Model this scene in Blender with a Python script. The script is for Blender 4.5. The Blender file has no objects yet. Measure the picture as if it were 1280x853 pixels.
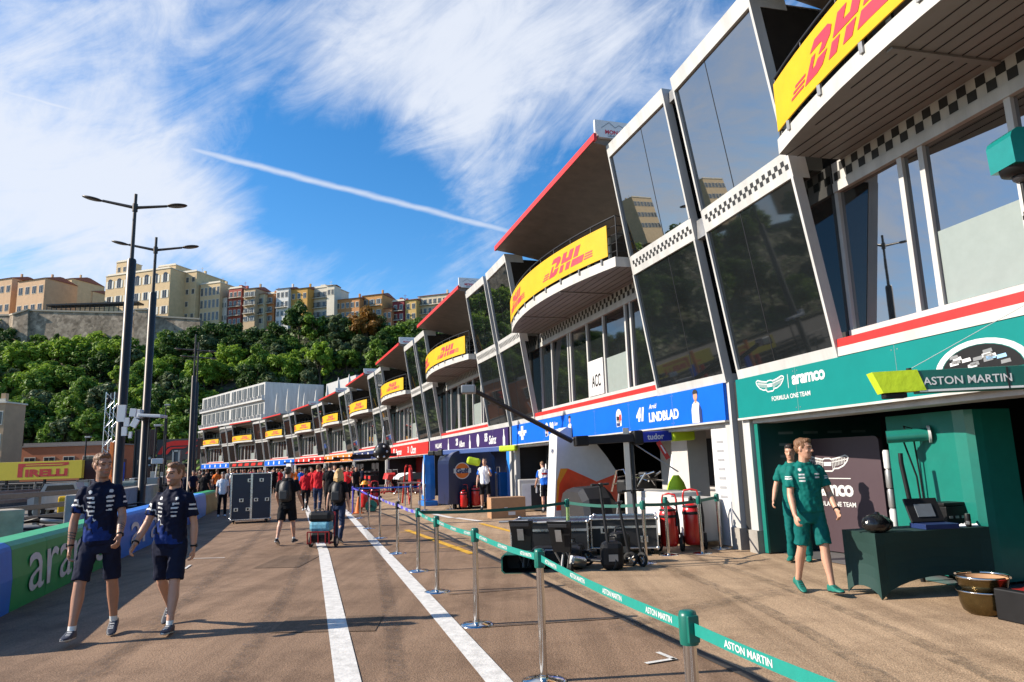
import bpy, bmesh, math, random
from mathutils import Vector, Matrix, Quaternion
R = math.radians
rnd = random.Random(7)
scene = bpy.context.scene
col = scene.collection

# ------------------------------------------------------------------ camera maths (metres, camera above origin, looking along +Y)
FPX, CAMH = 870.0, 1.66
PITCH, ROLL = math.atan(152.0 / 870.0), 0.032
_f = Vector((0, math.cos(PITCH), math.sin(PITCH))); _u = Vector((0, -math.sin(PITCH), math.cos(PITCH))); _r = Vector((1, 0, 0))
_c, _s = math.cos(ROLL), math.sin(ROLL)
CR, CU = _c * _r - _s * _u, _s * _r + _c * _u
def ray(x, y): return _f + CR * ((x - 640) / FPX) - CU * ((y - 426.5) / FPX)
def atz(x, y, z):
    d = ray(x, y); k = (z - CAMH) / d.z
    return Vector((0, 0, CAMH)) + d * k
def gp(x, y): p = atz(x, y, 0); p.z = 0; return p
def aty(x, y, Y):
    d = ray(x, y); return Vector((0, 0, CAMH)) + d * (Y / d.y)
def azi(x, y=585):
    d = ray(x, y); return Vector((d.x, d.y, 0)).normalized()

# ------------------------------------------------------------------ mesh builder
class MB:
    def __init__(s): s.v = []; s.f = []; s.m = []; s.sm = []
    def add(s, vs, fs, m=0, smooth=False):
        b = len(s.v); s.v += [Vector(v) for v in vs]
        for f in fs: s.f.append([i + b for i in f]); s.m.append(m); s.sm.append(smooth)
    def xf(s, M, start=0):
        for i in range(start, len(s.v)): s.v[i] = M @ s.v[i]
        return s
    def box(s, c, d, M=None, m=0, bev=0.0):
        x, y, z = d[0] / 2, d[1] / 2, d[2] / 2; c = Vector(c)
        if bev > 0:
            bm = bmesh.new(); bmesh.ops.create_cube(bm, size=1.0)
            bmesh.ops.scale(bm, vec=d, verts=bm.verts)
            bmesh.ops.bevel(bm, geom=bm.edges[:], offset=bev, segments=2, affect='EDGES', profile=0.5)
            bm.verts.index_update()
            vs = [v.co.copy() for v in bm.verts]; fs = [[v.index for v in f.verts] for f in bm.faces]; bm.free()
        else:
            vs = [Vector((a, b, e)) for a in (-x, x) for b in (-y, y) for e in (-z, z)]
            fs = [(0, 1, 3, 2), (4, 6, 7, 5), (0, 4, 5, 1), (2, 3, 7, 6), (0, 2, 6, 4), (1, 5, 7, 3)]
        if M is not None: vs = [M @ v for v in vs]
        s.add([v + c for v in vs], fs, m); return s
    def hexa(s, p, m=0):      # p: 8 corners, bottom ring 0-3, top ring 4-7
        s.add(p, [(3, 2, 1, 0), (4, 5, 6, 7), (0, 1, 5, 4), (1, 2, 6, 5), (2, 3, 7, 6), (3, 0, 4, 7)], m); return s
    def quad(s, a, b, c, d, m=0): s.add([a, b, c, d], [(0, 1, 2, 3)], m); return s
    def poly(s, pts, m=0): s.add(pts, [tuple(range(len(pts)))], m); return s
    def prism(s, pts, n, m=0):   # extrude polygon by vector n
        k = len(pts); n = Vector(n); P = [Vector(p) for p in pts]
        s.add(P + [p + n for p in P], [tuple(range(k - 1, -1, -1)), tuple(range(k, 2 * k))] + [(i, (i + 1) % k, k + (i + 1) % k, k + i) for i in range(k)], m); return s
    def loft(s, rings, m=0, caps=True, smooth=True):
        k = len(rings[0]); vs = [p for r in rings for p in r]; fs = []
        for a in range(len(rings) - 1):
            for i in range(k):
                j = (i + 1) % k; fs.append((a * k + i, a * k + j, (a + 1) * k + j, (a + 1) * k + i))
        s.add(vs, fs, m, smooth)
        if caps:
            s.add(rings[0], [tuple(range(k - 1, -1, -1))], m); s.add(rings[-1], [tuple(range(k))], m)
        return s
    def tube(s, pts, r, n=8, m=0, caps=True, smooth=True):
        P = [Vector(p) for p in pts]; rr = r if isinstance(r, (list, tuple)) else [r] * len(P)
        rings = []; side = None
        for i, p in enumerate(P):
            d = (P[min(i + 1, len(P) - 1)] - P[max(i - 1, 0)])
            d = d.normalized() if d.length > 1e-9 else Vector((0, 0, 1))
            if side is None:
                side = d.orthogonal().normalized()
            side = (side - d * side.dot(d))
            side = side.normalized() if side.length > 1e-6 else d.orthogonal().normalized()
            up = d.cross(side)
            rings.append([p + (side * math.cos(2 * math.pi * k / n) + up * math.sin(2 * math.pi * k / n)) * rr[i] for k in range(n)])
        return s.loft(rings, m, caps, smooth)
    def lathe(s, prof, c=(0, 0, 0), n=16, m=0, M=None, caps=True, smooth=True):
        c = Vector(c); rings = []
        for r, z in prof:
            ring = [Vector((r * math.cos(2 * math.pi * k / n), r * math.sin(2 * math.pi * k / n), z)) for k in range(n)]
            if M is not None: ring = [M @ v for v in ring]
            rings.append([v + c for v in ring])
        return s.loft(rings, m, caps, smooth)
    def ball(s, c, r, n=12, m=0, M=None):
        rx, ry, rz = r if isinstance(r, (tuple, list)) else (r, r, r); c = Vector(c); rings = []
        k = max(5, n // 2 + 1)
        for a in range(k):
            t = math.pi * (a + 0.02) / (k - 1 + 0.04) - math.pi / 2
            ring = [Vector((rx * math.cos(t) * math.cos(2 * math.pi * b / n), ry * math.cos(t) * math.sin(2 * math.pi * b / n), rz * math.sin(t))) for b in range(n)]
            if M is not None: ring = [M @ v for v in ring]
            rings.append([v + c for v in ring])
        return s.loft(rings, m)
    def build(s, name, mats, parent=None, world=False):
        me = bpy.data.meshes.new(name)
        vs = s.v
        if world and parent is not None:
            inv = TM[parent.name].inverted(); vs = [inv @ v for v in vs]
        me.from_pydata([tuple(v) for v in vs], [], s.f)
        if not isinstance(mats, (list, tuple)): mats = [mats]
        for m_ in mats: me.materials.append(m_)
        me.polygons.foreach_set('material_index', s.m); me.polygons.foreach_set('use_smooth', s.sm)
        me.update()
        return link(name, me, parent)
def link(name, me, parent=None):
    o = bpy.data.objects.new(name, me); col.objects.link(o)
    if parent is not None: o.parent = parent
    return o
TM = {}
def tag(o, label=None, cat=None, group=None, kind=None):
    if label: o['label'] = label
    if cat: o['category'] = cat
    if group: o['group'] = group
    if kind: o['kind'] = kind
    return o
def thing(name, label, cat, loc=(0, 0, 0), rz=0.0, group=None):
    o = bpy.data.objects.new(name, None); col.objects.link(o); o.empty_display_size = 0.2
    o.location = loc; o.rotation_euler = (0, 0, rz)
    TM[o.name] = Matrix.Translation(Vector(loc)) @ Matrix.Rotation(rz, 4, 'Z')
    return tag(o, label, cat, group)
ORD = ['first', 'second', 'third', 'fourth', 'fifth', 'sixth', 'seventh', 'eighth', 'ninth', 'tenth', 'eleventh', 'twelfth', 'thirteenth', 'fourteenth', 'fifteenth', 'sixteenth', 'seventeenth', 'eighteenth']
def single_out(items, word='from left'):      # items: (object, sort key); look-alikes get their place in the row
    by = {}
    for o, k in items: by.setdefault(o['label'], []).append((k, o))
    for lb, l in by.items():
        if len(l) < 2: continue
        l.sort(key=lambda q: q[0])
        for n, (k, o) in enumerate(l): o['label'] = lb + ', ' + ORD[min(n, 17)] + ' ' + word
KIDS = {}
def kids(o): return [c for c in o.children]
def dup(o, loc, rz=0.0, label=None, group=None, scale=None, parent=None):
    c = o.copy(); col.objects.link(c)
    if parent is not None: c.parent = parent
    else:
        c.location = loc; c.rotation_euler = (0, 0, rz)
        if scale: c.scale = scale if isinstance(scale, (tuple, list)) else (scale,) * 3
        if label: c['label'] = label
        if group: c['group'] = group
    for ch in kids(o): dup(ch, None, parent=c)
    return c

# ------------------------------------------------------------------ text
_tc = {}
def text_pts(t, bold=0.0, shear=0.0, space=1.0):
    k = (t, bold, shear, space)
    if k in _tc: return _tc[k]
    cu = bpy.data.curves.new('t', 'FONT'); cu.body = t; cu.size = 1.0; cu.offset = bold; cu.shear = shear; cu.space_character = space
    cu.resolution_u = 3; cu.align_x = 'CENTER'; cu.align_y = 'CENTER'
    o = bpy.data.objects.new('t', cu); col.objects.link(o); bpy.context.view_layer.update()
    me = o.evaluated_get(bpy.context.evaluated_depsgraph_get()).to_mesh()
    vs = [v.co.copy() for v in me.vertices]; fs = [tuple(p.vertices) for p in me.polygons]
    o.to_mesh_clear() if hasattr(o, 'to_mesh_clear') else None
    bpy.data.objects.remove(o); bpy.data.curves.remove(cu)
    if vs:
        x0 = min(v.x for v in vs); x1 = max(v.x for v in vs); y0 = min(v.y for v in vs); y1 = max(v.y for v in vs)
        vs = [Vector(((v.x - (x0 + x1) / 2), (v.y - (y0 + y1) / 2), 0)) for v in vs]
        r = (vs, fs, x1 - x0, y1 - y0)
    else: r = ([], [], 1, 1)
    _tc[k] = r; return r
def put_text(mb, t, fn, w=None, h=None, bold=0.02, shear=0.0, space=1.0, m=0):
    """fn maps (x, y) in the text's plane (metres, centred) to 3D"""
    vs, fs, tw, th = text_pts(t, bold, shear, space)
    sx = (w / tw) if w else (h / th); sy = (h / th) if h else sx
    mb.add([fn(v.x * sx, v.y * sy) for v in vs], fs, m)
def plane_fn(o, ux, uy): o, ux, uy = Vector(o), Vector(ux), Vector(uy); return lambda x, y: o + ux * x + uy * y
def put_polys(mb, polys, fn, m=0):
    for p in polys: mb.poly([fn(*q) for q in p], m)

# ------------------------------------------------------------------ materials
MC = {}
def nt(m): return m.node_tree.nodes, m.node_tree.links
def mat(name, c, rough=0.6, metal=0.0, var=0.12, scale=6.0, bump=0.0, bscale=40.0, spec=0.5, ior=None, coat=0.0, streak=False, rvar=0.0):
    if name in MC: return MC[name]
    m = bpy.data.materials.new(name); m.use_nodes = True; MC[name] = m; N, L = nt(m); b = N['Principled BSDF']
    b.inputs['Roughness'].default_value = rough; b.inputs['Metallic'].default_value = metal
    b.inputs['Specular IOR Level'].default_value = spec
    if ior: b.inputs['IOR'].default_value = ior
    if coat: b.inputs['Coat Weight'].default_value = coat; b.inputs['Coat Roughness'].default_value = 0.06
    tc = N.new('ShaderNodeTexCoord'); no = N.new('ShaderNodeTexNoise'); no.inputs['Scale'].default_value = scale; no.inputs['Detail'].default_value = 6; no.inputs['Roughness'].default_value = 0.65
    src = tc.outputs['Object']
    if streak:
        mp = N.new('ShaderNodeMapping'); mp.inputs['Scale'].default_value = (1, 1, 0.18); L.new(src, mp.inputs['Vector']); src = mp.outputs['Vector']
    L.new(src, no.inputs['Vector'])
    rp = N.new('ShaderNodeValToRGB'); rp.color_ramp.elements[0].position = 0.3; rp.color_ramp.elements[1].position = 0.72
    lo, hi = 1 - var, 1 + var * 0.6
    rp.color_ramp.elements[0].color = tuple(min(1, x * lo) for x in c) + (1,); rp.color_ramp.elements[1].color = tuple(min(1, x * hi) for x in c) + (1,)
    L.new(no.outputs['Fac'], rp.inputs['Fac']); L.new(rp.outputs['Color'], b.inputs['Base Color'])
    if rvar:
        mr = N.new('ShaderNodeMapRange'); mr.inputs['To Min'].default_value = max(0, rough - rvar); mr.inputs['To Max'].default_value = min(1, rough + rvar)
        L.new(no.outputs['Fac'], mr.inputs['Value']); L.new(mr.outputs['Result'], b.inputs['Roughness'])
    if bump:
        n2 = N.new('ShaderNodeTexNoise'); n2.inputs['Scale'].default_value = bscale; n2.inputs['Detail'].default_value = 5; L.new(tc.outputs['Object'], n2.inputs['Vector'])
        bp = N.new('ShaderNodeBump'); bp.inputs['Strength'].default_value = bump; bp.inputs['Distance'].default_value = 0.02
        L.new(n2.outputs['Fac'], bp.inputs['Height']); L.new(bp.outputs['Normal'], b.inputs['Normal'])
    return m
def srgb(r, g, b):
    f = lambda v: (v / 255) / 12.92 if v / 255 <= 0.04045 else ((v / 255 + 0.055) / 1.055) ** 2.4
    return (f(r), f(g), f(b))
M_white = mat('white_paint', (0.48, 0.465, 0.435), 0.5, var=0.22, scale=2, streak=True)
M_frame = mat('grey_white_aluminium', (0.48, 0.475, 0.46), 0.42, var=0.2, scale=3, streak=True)
M_grey = mat('grey_metal', (0.28, 0.28, 0.28), 0.4, 0.5, rvar=0.1)
M_dark = mat('dark_anodised_metal', (0.022, 0.022, 0.024), 0.45, 0.2, rvar=0.1, spec=0.3)
M_black = mat('black_plastic', (0.009, 0.009, 0.010), 0.5, rvar=0.15, spec=0.25)
M_rubber = mat('black_rubber', (0.014, 0.014, 0.014), 0.8, bump=0.2)
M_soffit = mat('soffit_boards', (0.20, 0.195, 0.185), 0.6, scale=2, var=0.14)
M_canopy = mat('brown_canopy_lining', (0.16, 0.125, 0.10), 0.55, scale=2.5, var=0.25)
M_red = mat('red_paint', (0.50, 0.018, 0.015), 0.45, var=0.12, rvar=0.1)
M_chk = mat('black_checks', (0.015, 0.015, 0.015), 0.5)
M_glass = mat('mirror_facade_glass', (0.006, 0.007, 0.008), 0.012, var=0.2, scale=0.7, ior=4.2, bump=0.012, bscale=0.9)
M_glass2 = mat('dark_window_glass', (0.010, 0.012, 0.013), 0.03, var=0.3, scale=0.8, ior=1.9, bump=0.01, bscale=1.2)
M_frost = mat('frosted_glass', (0.25, 0.29, 0.275), 0.25, var=0.06)
M_chrome = mat('polished_steel', (0.62, 0.61, 0.60), 0.12, 1.0, var=0.1, rvar=0.06)
M_steel = mat('brushed_steel', (0.45, 0.45, 0.45), 0.3, 1.0, var=0.15, rvar=0.1)
M_yellow = mat('yellow_vinyl', (0.60, 0.355, 0.006), 0.5, var=0.10, scale=2, bump=0.25, bscale=3.5, spec=0.25)
M_dred = mat('red_vinyl_lettering', (0.50, 0.025, 0.05), 0.5, var=0.06)
M_teal = mat('teal_sign_panel', (0.003, 0.178, 0.166), 0.55, var=0.08, scale=2, spec=0.15)
M_teal2 = mat('deep_teal_paint', (0.010, 0.16, 0.125), 0.28, var=0.1, coat=0.3)
M_dteal = mat('dark_teal_panel', (0.006, 0.05, 0.045), 0.35, var=0.1)
M_letw = mat('white_lettering', (0.60, 0.60, 0.60), 0.5, var=0.03)
M_blue = mat('blue_sign_panel', (0.002, 0.105, 0.60), 0.55, var=0.08, scale=2, spec=0.15)
M_navy = mat('navy_panel', (0.014, 0.03, 0.11), 0.4, var=0.12)
M_purple = mat('purple_sign_panel', (0.030, 0.014, 0.085), 0.5, spec=0.2, var=0.08)
M_rsign = mat('red_sign_panel', (0.52, 0.022, 0.018), 0.5, spec=0.2, var=0.08)
M_orange = mat('orange_paint', (0.75, 0.17, 0.015), 0.5)
M_hivis = mat('fluorescent_cloth', (0.46, 0.62, 0.015), 0.7, var=0.1, bump=0.3, bscale=12)
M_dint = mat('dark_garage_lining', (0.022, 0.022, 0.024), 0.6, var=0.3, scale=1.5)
M_conc = mat('weathered_concrete', (0.30, 0.28, 0.25), 0.85, var=0.3, scale=2.2, bump=0.25, bscale=30)
M_wood = mat('plain_cardboard', (0.36, 0.20, 0.10), 0.8, var=0.1, bump=0.05)
M_alu = mat('aluminium_edging', (0.70, 0.70, 0.70), 0.28, 1.0, var=0.1, rvar=0.1)
# ------------------------------------------------------------------ camera, sun, sky
cam = bpy.data.cameras.new('camera'); co = bpy.data.objects.new('camera', cam); col.objects.link(co)
Mx = Matrix((CR, CU, -_f)).transposed().to_4x4(); Mx.translation = Vector((0, 0, CAMH)); co.matrix_world = Mx
cam.sensor_width = 36; cam.lens = 36 * FPX / 1280; cam.clip_start = 0.05; cam.clip_end = 3000
scene.camera = co
SUN_EL, SUN_AZ = 30.0, 265.0      # azimuth clockwise from +Y
sd = Vector((math.cos(R(SUN_EL)) * math.sin(R(SUN_AZ)), math.cos(R(SUN_EL)) * math.cos(R(SUN_AZ)), math.sin(R(SUN_EL))))
sl = bpy.data.lights.new('sun', 'SUN'); sl.energy = 5.0; sl.angle = R(0.5); sl.color = (1.0, 0.90, 0.76)
so = bpy.data.objects.new('sun', sl); col.objects.link(so); so.rotation_euler = sd.to_track_quat('Z', 'Y').to_euler()
w = bpy.data.worlds.new('World'); scene.world = w; w.use_nodes = True
N = w.node_tree.nodes; L = w.node_tree.links; N.clear()
out = N.new('ShaderNodeOutputWorld'); bg = N.new('ShaderNodeBackground'); L.new(bg.outputs[0], out.inputs[0])
sky = N.new('ShaderNodeTexSky'); sky.sky_type = 'NISHITA'; sky.sun_disc = False; sky.sun_elevation = R(SUN_EL); sky.sun_rotation = R(SUN_AZ)
sky.air_density = 1.0; sky.dust_density = 0.3; sky.ozone_density = 3.0; sky.altitude = 200
def math_n(op, a, b=None, clamp=False):
    n = N.new('ShaderNodeMath'); n.operation = op; n.use_clamp = clamp
    for i, q in enumerate((a, b)):
        if q is None: continue
        if isinstance(q, (int, float)): n.inputs[i].default_value = q
        else: L.new(q, n.inputs[i])
    return n.outputs[0]
def vdot(v, d):
    n = N.new('ShaderNodeVectorMath'); n.operation = 'DOT_PRODUCT'; L.new(v, n.inputs[0]); n.inputs[1].default_value = d; return n.outputs['Value']
tcw = N.new('ShaderNodeTexCoord'); vec = tcw.outputs['Generated']
nrm = N.new('ShaderNodeVectorMath'); nrm.operation = 'NORMALIZE'; L.new(vec, nrm.inputs[0]); vec = nrm.outputs[0]
# cloud sheet coordinates: project the view direction on a high flat layer
sep = N.new('ShaderNodeSeparateXYZ'); L.new(vec, sep.inputs[0])
dz = math_n('ADD', math_n('MAXIMUM', sep.outputs['Z'], 0.0), 0.22)
cmb = N.new('ShaderNodeCombineXYZ'); L.new(math_n('DIVIDE', sep.outputs['X'], dz), cmb.inputs[0]); L.new(math_n('DIVIDE', sep.outputs['Y'], dz), cmb.inputs[1])
def cnoise(scale, rot, sx, sy, det, dist, rough=0.6):
    mp = N.new('ShaderNodeMapping'); mp.inputs['Rotation'].default_value = (0, 0, R(rot)); mp.inputs['Scale'].default_value = (sx, sy, 1); L.new(cmb.outputs[0], mp.inputs[0])
    n = N.new('ShaderNodeTexNoise'); n.inputs['Scale'].default_value = scale; n.inputs['Detail'].default_value = det; n.inputs['Roughness'].default_value = rough; n.inputs['Distortion'].default_value = dist
    L.new(mp.outputs[0], n.inputs['Vector']); return n.outputs['Fac']
def dnoise(scale, rot, sx, sz, det, dist, rough):
    mp = N.new('ShaderNodeMapping'); mp.inputs['Rotation'].default_value = (0, R(rot), 0); L.new(vec, mp.inputs[0])
    m2 = N.new('ShaderNodeMapping'); m2.inputs['Scale'].default_value = (sx, 1.0, sz); L.new(mp.outputs[0], m2.inputs[0])
    n = N.new('ShaderNodeTexNoise'); n.inputs['Scale'].default_value = scale; n.inputs['Detail'].default_value = det; n.inputs['Roughness'].default_value = rough; n.inputs['Distortion'].default_value = dist
    L.new(m2.outputs[0], n.inputs['Vector']); return n.outputs['Fac']
n1 = dnoise(2.6, 38, 1.0, 2.1, 9, 0.9, 0.60); n2 = dnoise(6.0, 30, 0.8, 2.6, 9, 1.2, 0.66); n3 = cnoise(9.0, 50, 1.0, 1.6, 5, 0.3)
dens = math_n('ADD', math_n('MULTIPLY', n1, 0.85), math_n('MULTIPLY', n2, 0.62))
dens = math_n('ADD', dens, math_n('MULTIPLY', n3, 0.16))
dens = math_n('SUBTRACT', dens, 0.25)
# broad banks of cirrus and clear gaps, fixed in the sky; off-view banks are added to brighten the mirrored glass
blobs = [(-0.02, None)]
for (px, py, rad, amt) in ((60, 30, 9, .20), (150, 120, 9, .24), (40, 250, 9, .26), (230, 235, 7, .20), (130, 300, 6, .10), (420, 30, 9, .20), (520, 110, 10, .25), (640, 60, 11, .25), (760, 40, 10, .18), (600, 235, 5, .14), (850, 20, 9, .12),
                           (400, 350, 8, .16), (300, 330, 5, .10), (560, 330, 4, .05), (330, 190, 5, -.26), (430, 215, 6, -.30), (520, 240, 5, -.20), (230, 110, 4, -.10), (190, 60, 3, -.02), (490, 300, 6, -.16), (400, 280, 5, -.12), (690, 230, 5, -.20), (30, 340, 3, -.12), (20, 100, 4, -.16), (340, 60, 3, -.06), (None, (-.88, .42, .30), 22, .22), (None, (-.75, .66, .30), 14, .22), (None, (-.95, -.1, .35), 25, .25)):
    d = (ray(px, py) if px is not None else Vector(py)).normalized(); k = 1.0 / (1 - math.cos(R(rad)))
    e = math_n('EXPONENT', math_n('MULTIPLY', math_n('SUBTRACT', vdot(vec, d), 1.0), k))
    dens = math_n('ADD', dens, math_n('MULTIPLY', e, amt * 0.82))
mr = N.new('ShaderNodeMapRange'); mr.interpolation_type = 'SMOOTHSTEP'; mr.inputs['From Min'].default_value = 0.565; mr.inputs['From Max'].default_value = 1.08; L.new(dens, mr.inputs['Value'])
cl = mr.outputs['Result']
# contrails: thin bands along great circles
def trail(p0, p1, wd, amt, lo, hi):
    a, b = ray(*p0).normalized(), ray(*p1).normalized(); nn = a.cross(b).normalized()
    dd = math_n('ABSOLUTE', math_n('ADD', vdot(vec, nn), math_n('MULTIPLY', math_n('SUBTRACT', n3, 0.5), 0.006)))
    band = N.new('ShaderNodeMapRange'); band.interpolation_type = 'SMOOTHSTEP'; band.inputs['From Min'].default_value = wd; band.inputs['From Max'].default_value = 0; L.new(dd, band.inputs['Value'])
    tx = (b - a).normalized(); al = vdot(vec, tx); s0, s1 = a.dot(tx), b.dot(tx)
    e0 = N.new('ShaderNodeMapRange'); e0.inputs['From Min'].default_value = s0 - lo; e0.inputs['From Max'].default_value = s0 + lo; L.new(al, e0.inputs['Value'])
    e1 = N.new('ShaderNodeMapRange'); e1.inputs['From Min'].default_value = s1 + hi; e1.inputs['From Max'].default_value = s1 - hi; L.new(al, e1.inputs['Value'])
    fr = vdot(vec, (a + b).normalized()); fr = math_n('GREATER_THAN', fr, 0.5)
    return math_n('MULTIPLY', math_n('MULTIPLY', math_n('MULTIPLY', band.outputs[0], e0.outputs[0]), math_n('MULTIPLY', e1.outputs[0], amt)), math_n('MULTIPLY', fr, math_n('ADD', math_n('MULTIPLY', n2, 0.9), 0.45)))
t1 = trail((215, 180), (650, 293), 0.0062, 0.8, 0.03, 0.05); t2 = trail((-60, 96), (150, 153), 0.007, 1.0, 0.02, 0.05); t3 = trail((135, 200), (137, 244), 0.004, 0.25, 0.01, 0.01)
cl = math_n('MAXIMUM', cl, math_n('MAXIMUM', t1, math_n('MAXIMUM', t2, t3)))
cl = math_n('MULTIPLY', cl, 0.93)
hs = N.new('ShaderNodeHueSaturation'); hs.inputs['Saturation'].default_value = 1.32; hs.inputs['Value'].default_value = 1.25; L.new(sky.outputs[0], hs.inputs['Color'])
mix = N.new('ShaderNodeMix'); mix.data_type = 'RGBA'; L.new(cl, mix.inputs['Factor']); L.new(hs.outputs[0], mix.inputs['A']); mix.inputs['B'].default_value = (5.0, 5.3, 5.9, 1)
L.new(mix.outputs['Result'], bg.inputs['Color']); bg.inputs['Strength'].default_value = 0.1
vs = scene.view_settings; vs.view_transform = 'Standard'; vs.look = 'None'; vs.exposure = 0.75; vs.gamma = 1.0; vs.use_curve_mapping = False
scene.render.engine = 'CYCLES'; scene.cycles.use_denoising = True; scene.cycles.max_bounces = 6; scene.cycles.caustics_reflective = False; scene.cycles.caustics_refractive = False
# ------------------------------------------------------------------ ground
def asphalt(name, c, c2, sc=1.0):
    m = bpy.data.materials.new(name); m.use_nodes = True; N, L = nt(m); b = N['Principled BSDF']; b.inputs['Roughness'].default_value = 0.85; b.inputs['Specular IOR Level'].default_value = 0.2
    tc = N.new('ShaderNodeTexCoord'); P = tc.outputs['Object']
    def noise(s, d=6, r=0.6, st=None):
        n = N.new('ShaderNodeTexNoise'); n.inputs['Scale'].default_value = s; n.inputs['Detail'].default_value = d; n.inputs['Roughness'].default_value = r
        src = P
        if st: mp = N.new('ShaderNodeMapping'); mp.inputs['Rotation'].default_value = (0, 0, R(-15)); mp.inputs['Scale'].default_value = st; L.new(P, mp.inputs[0]); src = mp.outputs[0]
        L.new(src, n.inputs['Vector']); return n.outputs['Fac']
    def ramp(f, a, b_, ca, cb):
        r = N.new('ShaderNodeValToRGB'); r.color_ramp.elements[0].position = a; r.color_ramp.elements[1].position = b_; r.color_ramp.elements[0].color = (*ca, 1); r.color_ramp.elements[1].color = (*cb, 1); L.new(f, r.inputs[0]); return r.outputs[0]
    def mul(a, b_):
        x = N.new('ShaderNodeMix'); x.data_type = 'RGBA'; x.blend_type = 'MULTIPLY'; x.inputs['Factor'].default_value = 1; L.new(a, x.inputs['A']); L.new(b_, x.inputs['B']); return x.outputs['Result']
    base = ramp(noise(0.35 * sc, 7), 0.32, 0.7, c, c2)
    stain = ramp(noise(0.9, 9, 0.75), 0.30, 0.52, (0.58, 0.56, 0.55), (1, 1, 1))
    strk = ramp(noise(1.0, 6, 0.6, (3.2, 0.10, 1)), 0.3, 0.60, (0.68, 0.66, 0.65), (1.04, 1.03, 1.02))
    fine = ramp(noise(48, 4, 0.75), 0.34, 0.66, (0.70, 0.69, 0.68), (1.24, 1.23, 1.22))
    vo = N.new('ShaderNodeTexVoronoi'); vo.inputs['Scale'].default_value = 70; L.new(P, vo.inputs['Vector'])
    peb = ramp(vo.outputs['Distance'], 0.1, 0.6, (1.16, 1.15, 1.14), (0.85, 0.85, 0.85))
    L.new(mul(mul(mul(mul(base, stain), strk), fine), peb), b.inputs['Base Color'])
    bp = N.new('ShaderNodeBump'); bp.inputs['Strength'].default_value = 0.5; bp.inputs['Distance'].default_value = 0.006; L.new(vo.outputs['Distance'], bp.inputs['Height']); L.new(bp.outputs[0], b.inputs['Normal'])
    return m
def sheet(name, pts, m, z, kind='structure'):
    mb = MB(); mb.poly([Vector((p[0], p[1], z)) for p in pts]); o = mb.build(name, m); o['kind'] = kind; return o
M_asph = asphalt('pit_lane_asphalt', (0.23, 0.152, 0.10), (0.325, 0.22, 0.148))
M_asph2 = asphalt('pit_box_asphalt', (0.37, 0.262, 0.168), (0.50, 0.36, 0.24))
M_line = mat('worn_white_road_paint', (0.66, 0.64, 0.60), 0.7, var=0.28, scale=9, bump=0.2)
M_yline = mat('worn_yellow_road_paint', (0.66, 0.36, 0.02), 0.7, var=0.35, scale=9)
M_seam_shadow = mat('dark_seam_and_shadow', (0.035, 0.03, 0.027), 0.8, var=0.3)
sheet('ground', [(-1500, -300), (700, -300), (700, 2200), (-1500, 2200)], mat('gravelly_ground', (0.16, 0.14, 0.115), 0.9, var=0.3, scale=0.5), -0.05)
sheet('pit_lane', [(-9, -25), (30, -25), (30, 10), (6, 60), (-25, 105), (-62, 150), (-90, 150), (-45, 95), (-16.5, 34), (-9, 14), (-7.4, 8)], M_asph, 0.0)
seam_px = [(380, 610), (430, 625), (520, 657), (600, 691), (692, 734), (775, 772), (850, 806), (880, 820)]
seam = [gp(*p) for p in seam_px]; d = (seam[-1] - seam[-2]).normalized(); seam.append(seam[-1] + d * 4.5)
far = []
sheet('pit_box_apron', [(p.x, p.y) for p in seam] + [(26, -6), (26, 8), (9, 40), (-6, 62)], M_asph2, 0.004)
def stripe(name, pts, w, m, z):
    mb = MB(); P = [Vector((p[0], p[1], 0)) for p in pts]; k = len(P); Lr = []
    for i, p in enumerate(P):
        d = (P[min(i + 1, k - 1)] - P[max(i - 1, 0)]).normalized(); n = Vector((-d.y, d.x, 0)) * w / 2; Lr.append((p + n, p - n))
    for i in range(k - 1):
        a, b = Lr[i]; c, e = Lr[i + 1]; zz = Vector((0, 0, z)); mb.quad(a + zz, b + zz, e + zz, c + zz)
    o = mb.build(name, m); o['kind'] = 'structure'; return o
def ext(pts, a, b):
    P = [gp(*p) for p in pts]; P.insert(0, P[0] + (P[0] - P[1]).normalized() * a); P.append(P[-1] + (P[-1] - P[-2]).normalized() * b); return P
stripe('lane_line', ext([(434.5, 850), (404.5, 690), (386, 642)], 9, 22), 0.20, M_line, 0.008)
stripe('lane_line', ext([(623.5, 853), (535, 752), (480, 691), (437, 645)], 9, 30), 0.20, M_line, 0.008)
stripe('seam_and_shadow', seam, 0.10, M_seam_shadow, 0.008)
for a, b in (((560, 744), (690, 734)), ((600, 785), (778, 773)), ((505, 680), (600, 676)), ((520, 715), (560, 712))): stripe('seam_and_shadow', [gp(*a), gp(*b)], 0.035, M_seam_shadow, 0.012)  # crosswise strips: belt post shadows painted dark on the asphalt, plus thin joints
for a, b, w in (((508, 663), (590, 693), 0.15), ((601, 655), (655, 669), 0.15), ((500, 666), (540, 664), 0.06), ((546, 686), (600, 682), 0.05)): stripe('yellow_box_line', [gp(*a), gp(*b)], w, M_yline, 0.012)
for a, b in (((807, 831), (844, 825)), ((844, 826), (822, 817)), ((240, 699), (281, 698)), ((231, 712), (238, 707))): stripe('chalk_mark', [gp(*a), gp(*b)], 0.045, M_line, 0.012)
for a, b in (((528, 640), (565, 648)), ((570, 648), (600, 652))): stripe('white_box_line', [gp(*a), gp(*b)], 0.2, M_line, 0.012)
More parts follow.
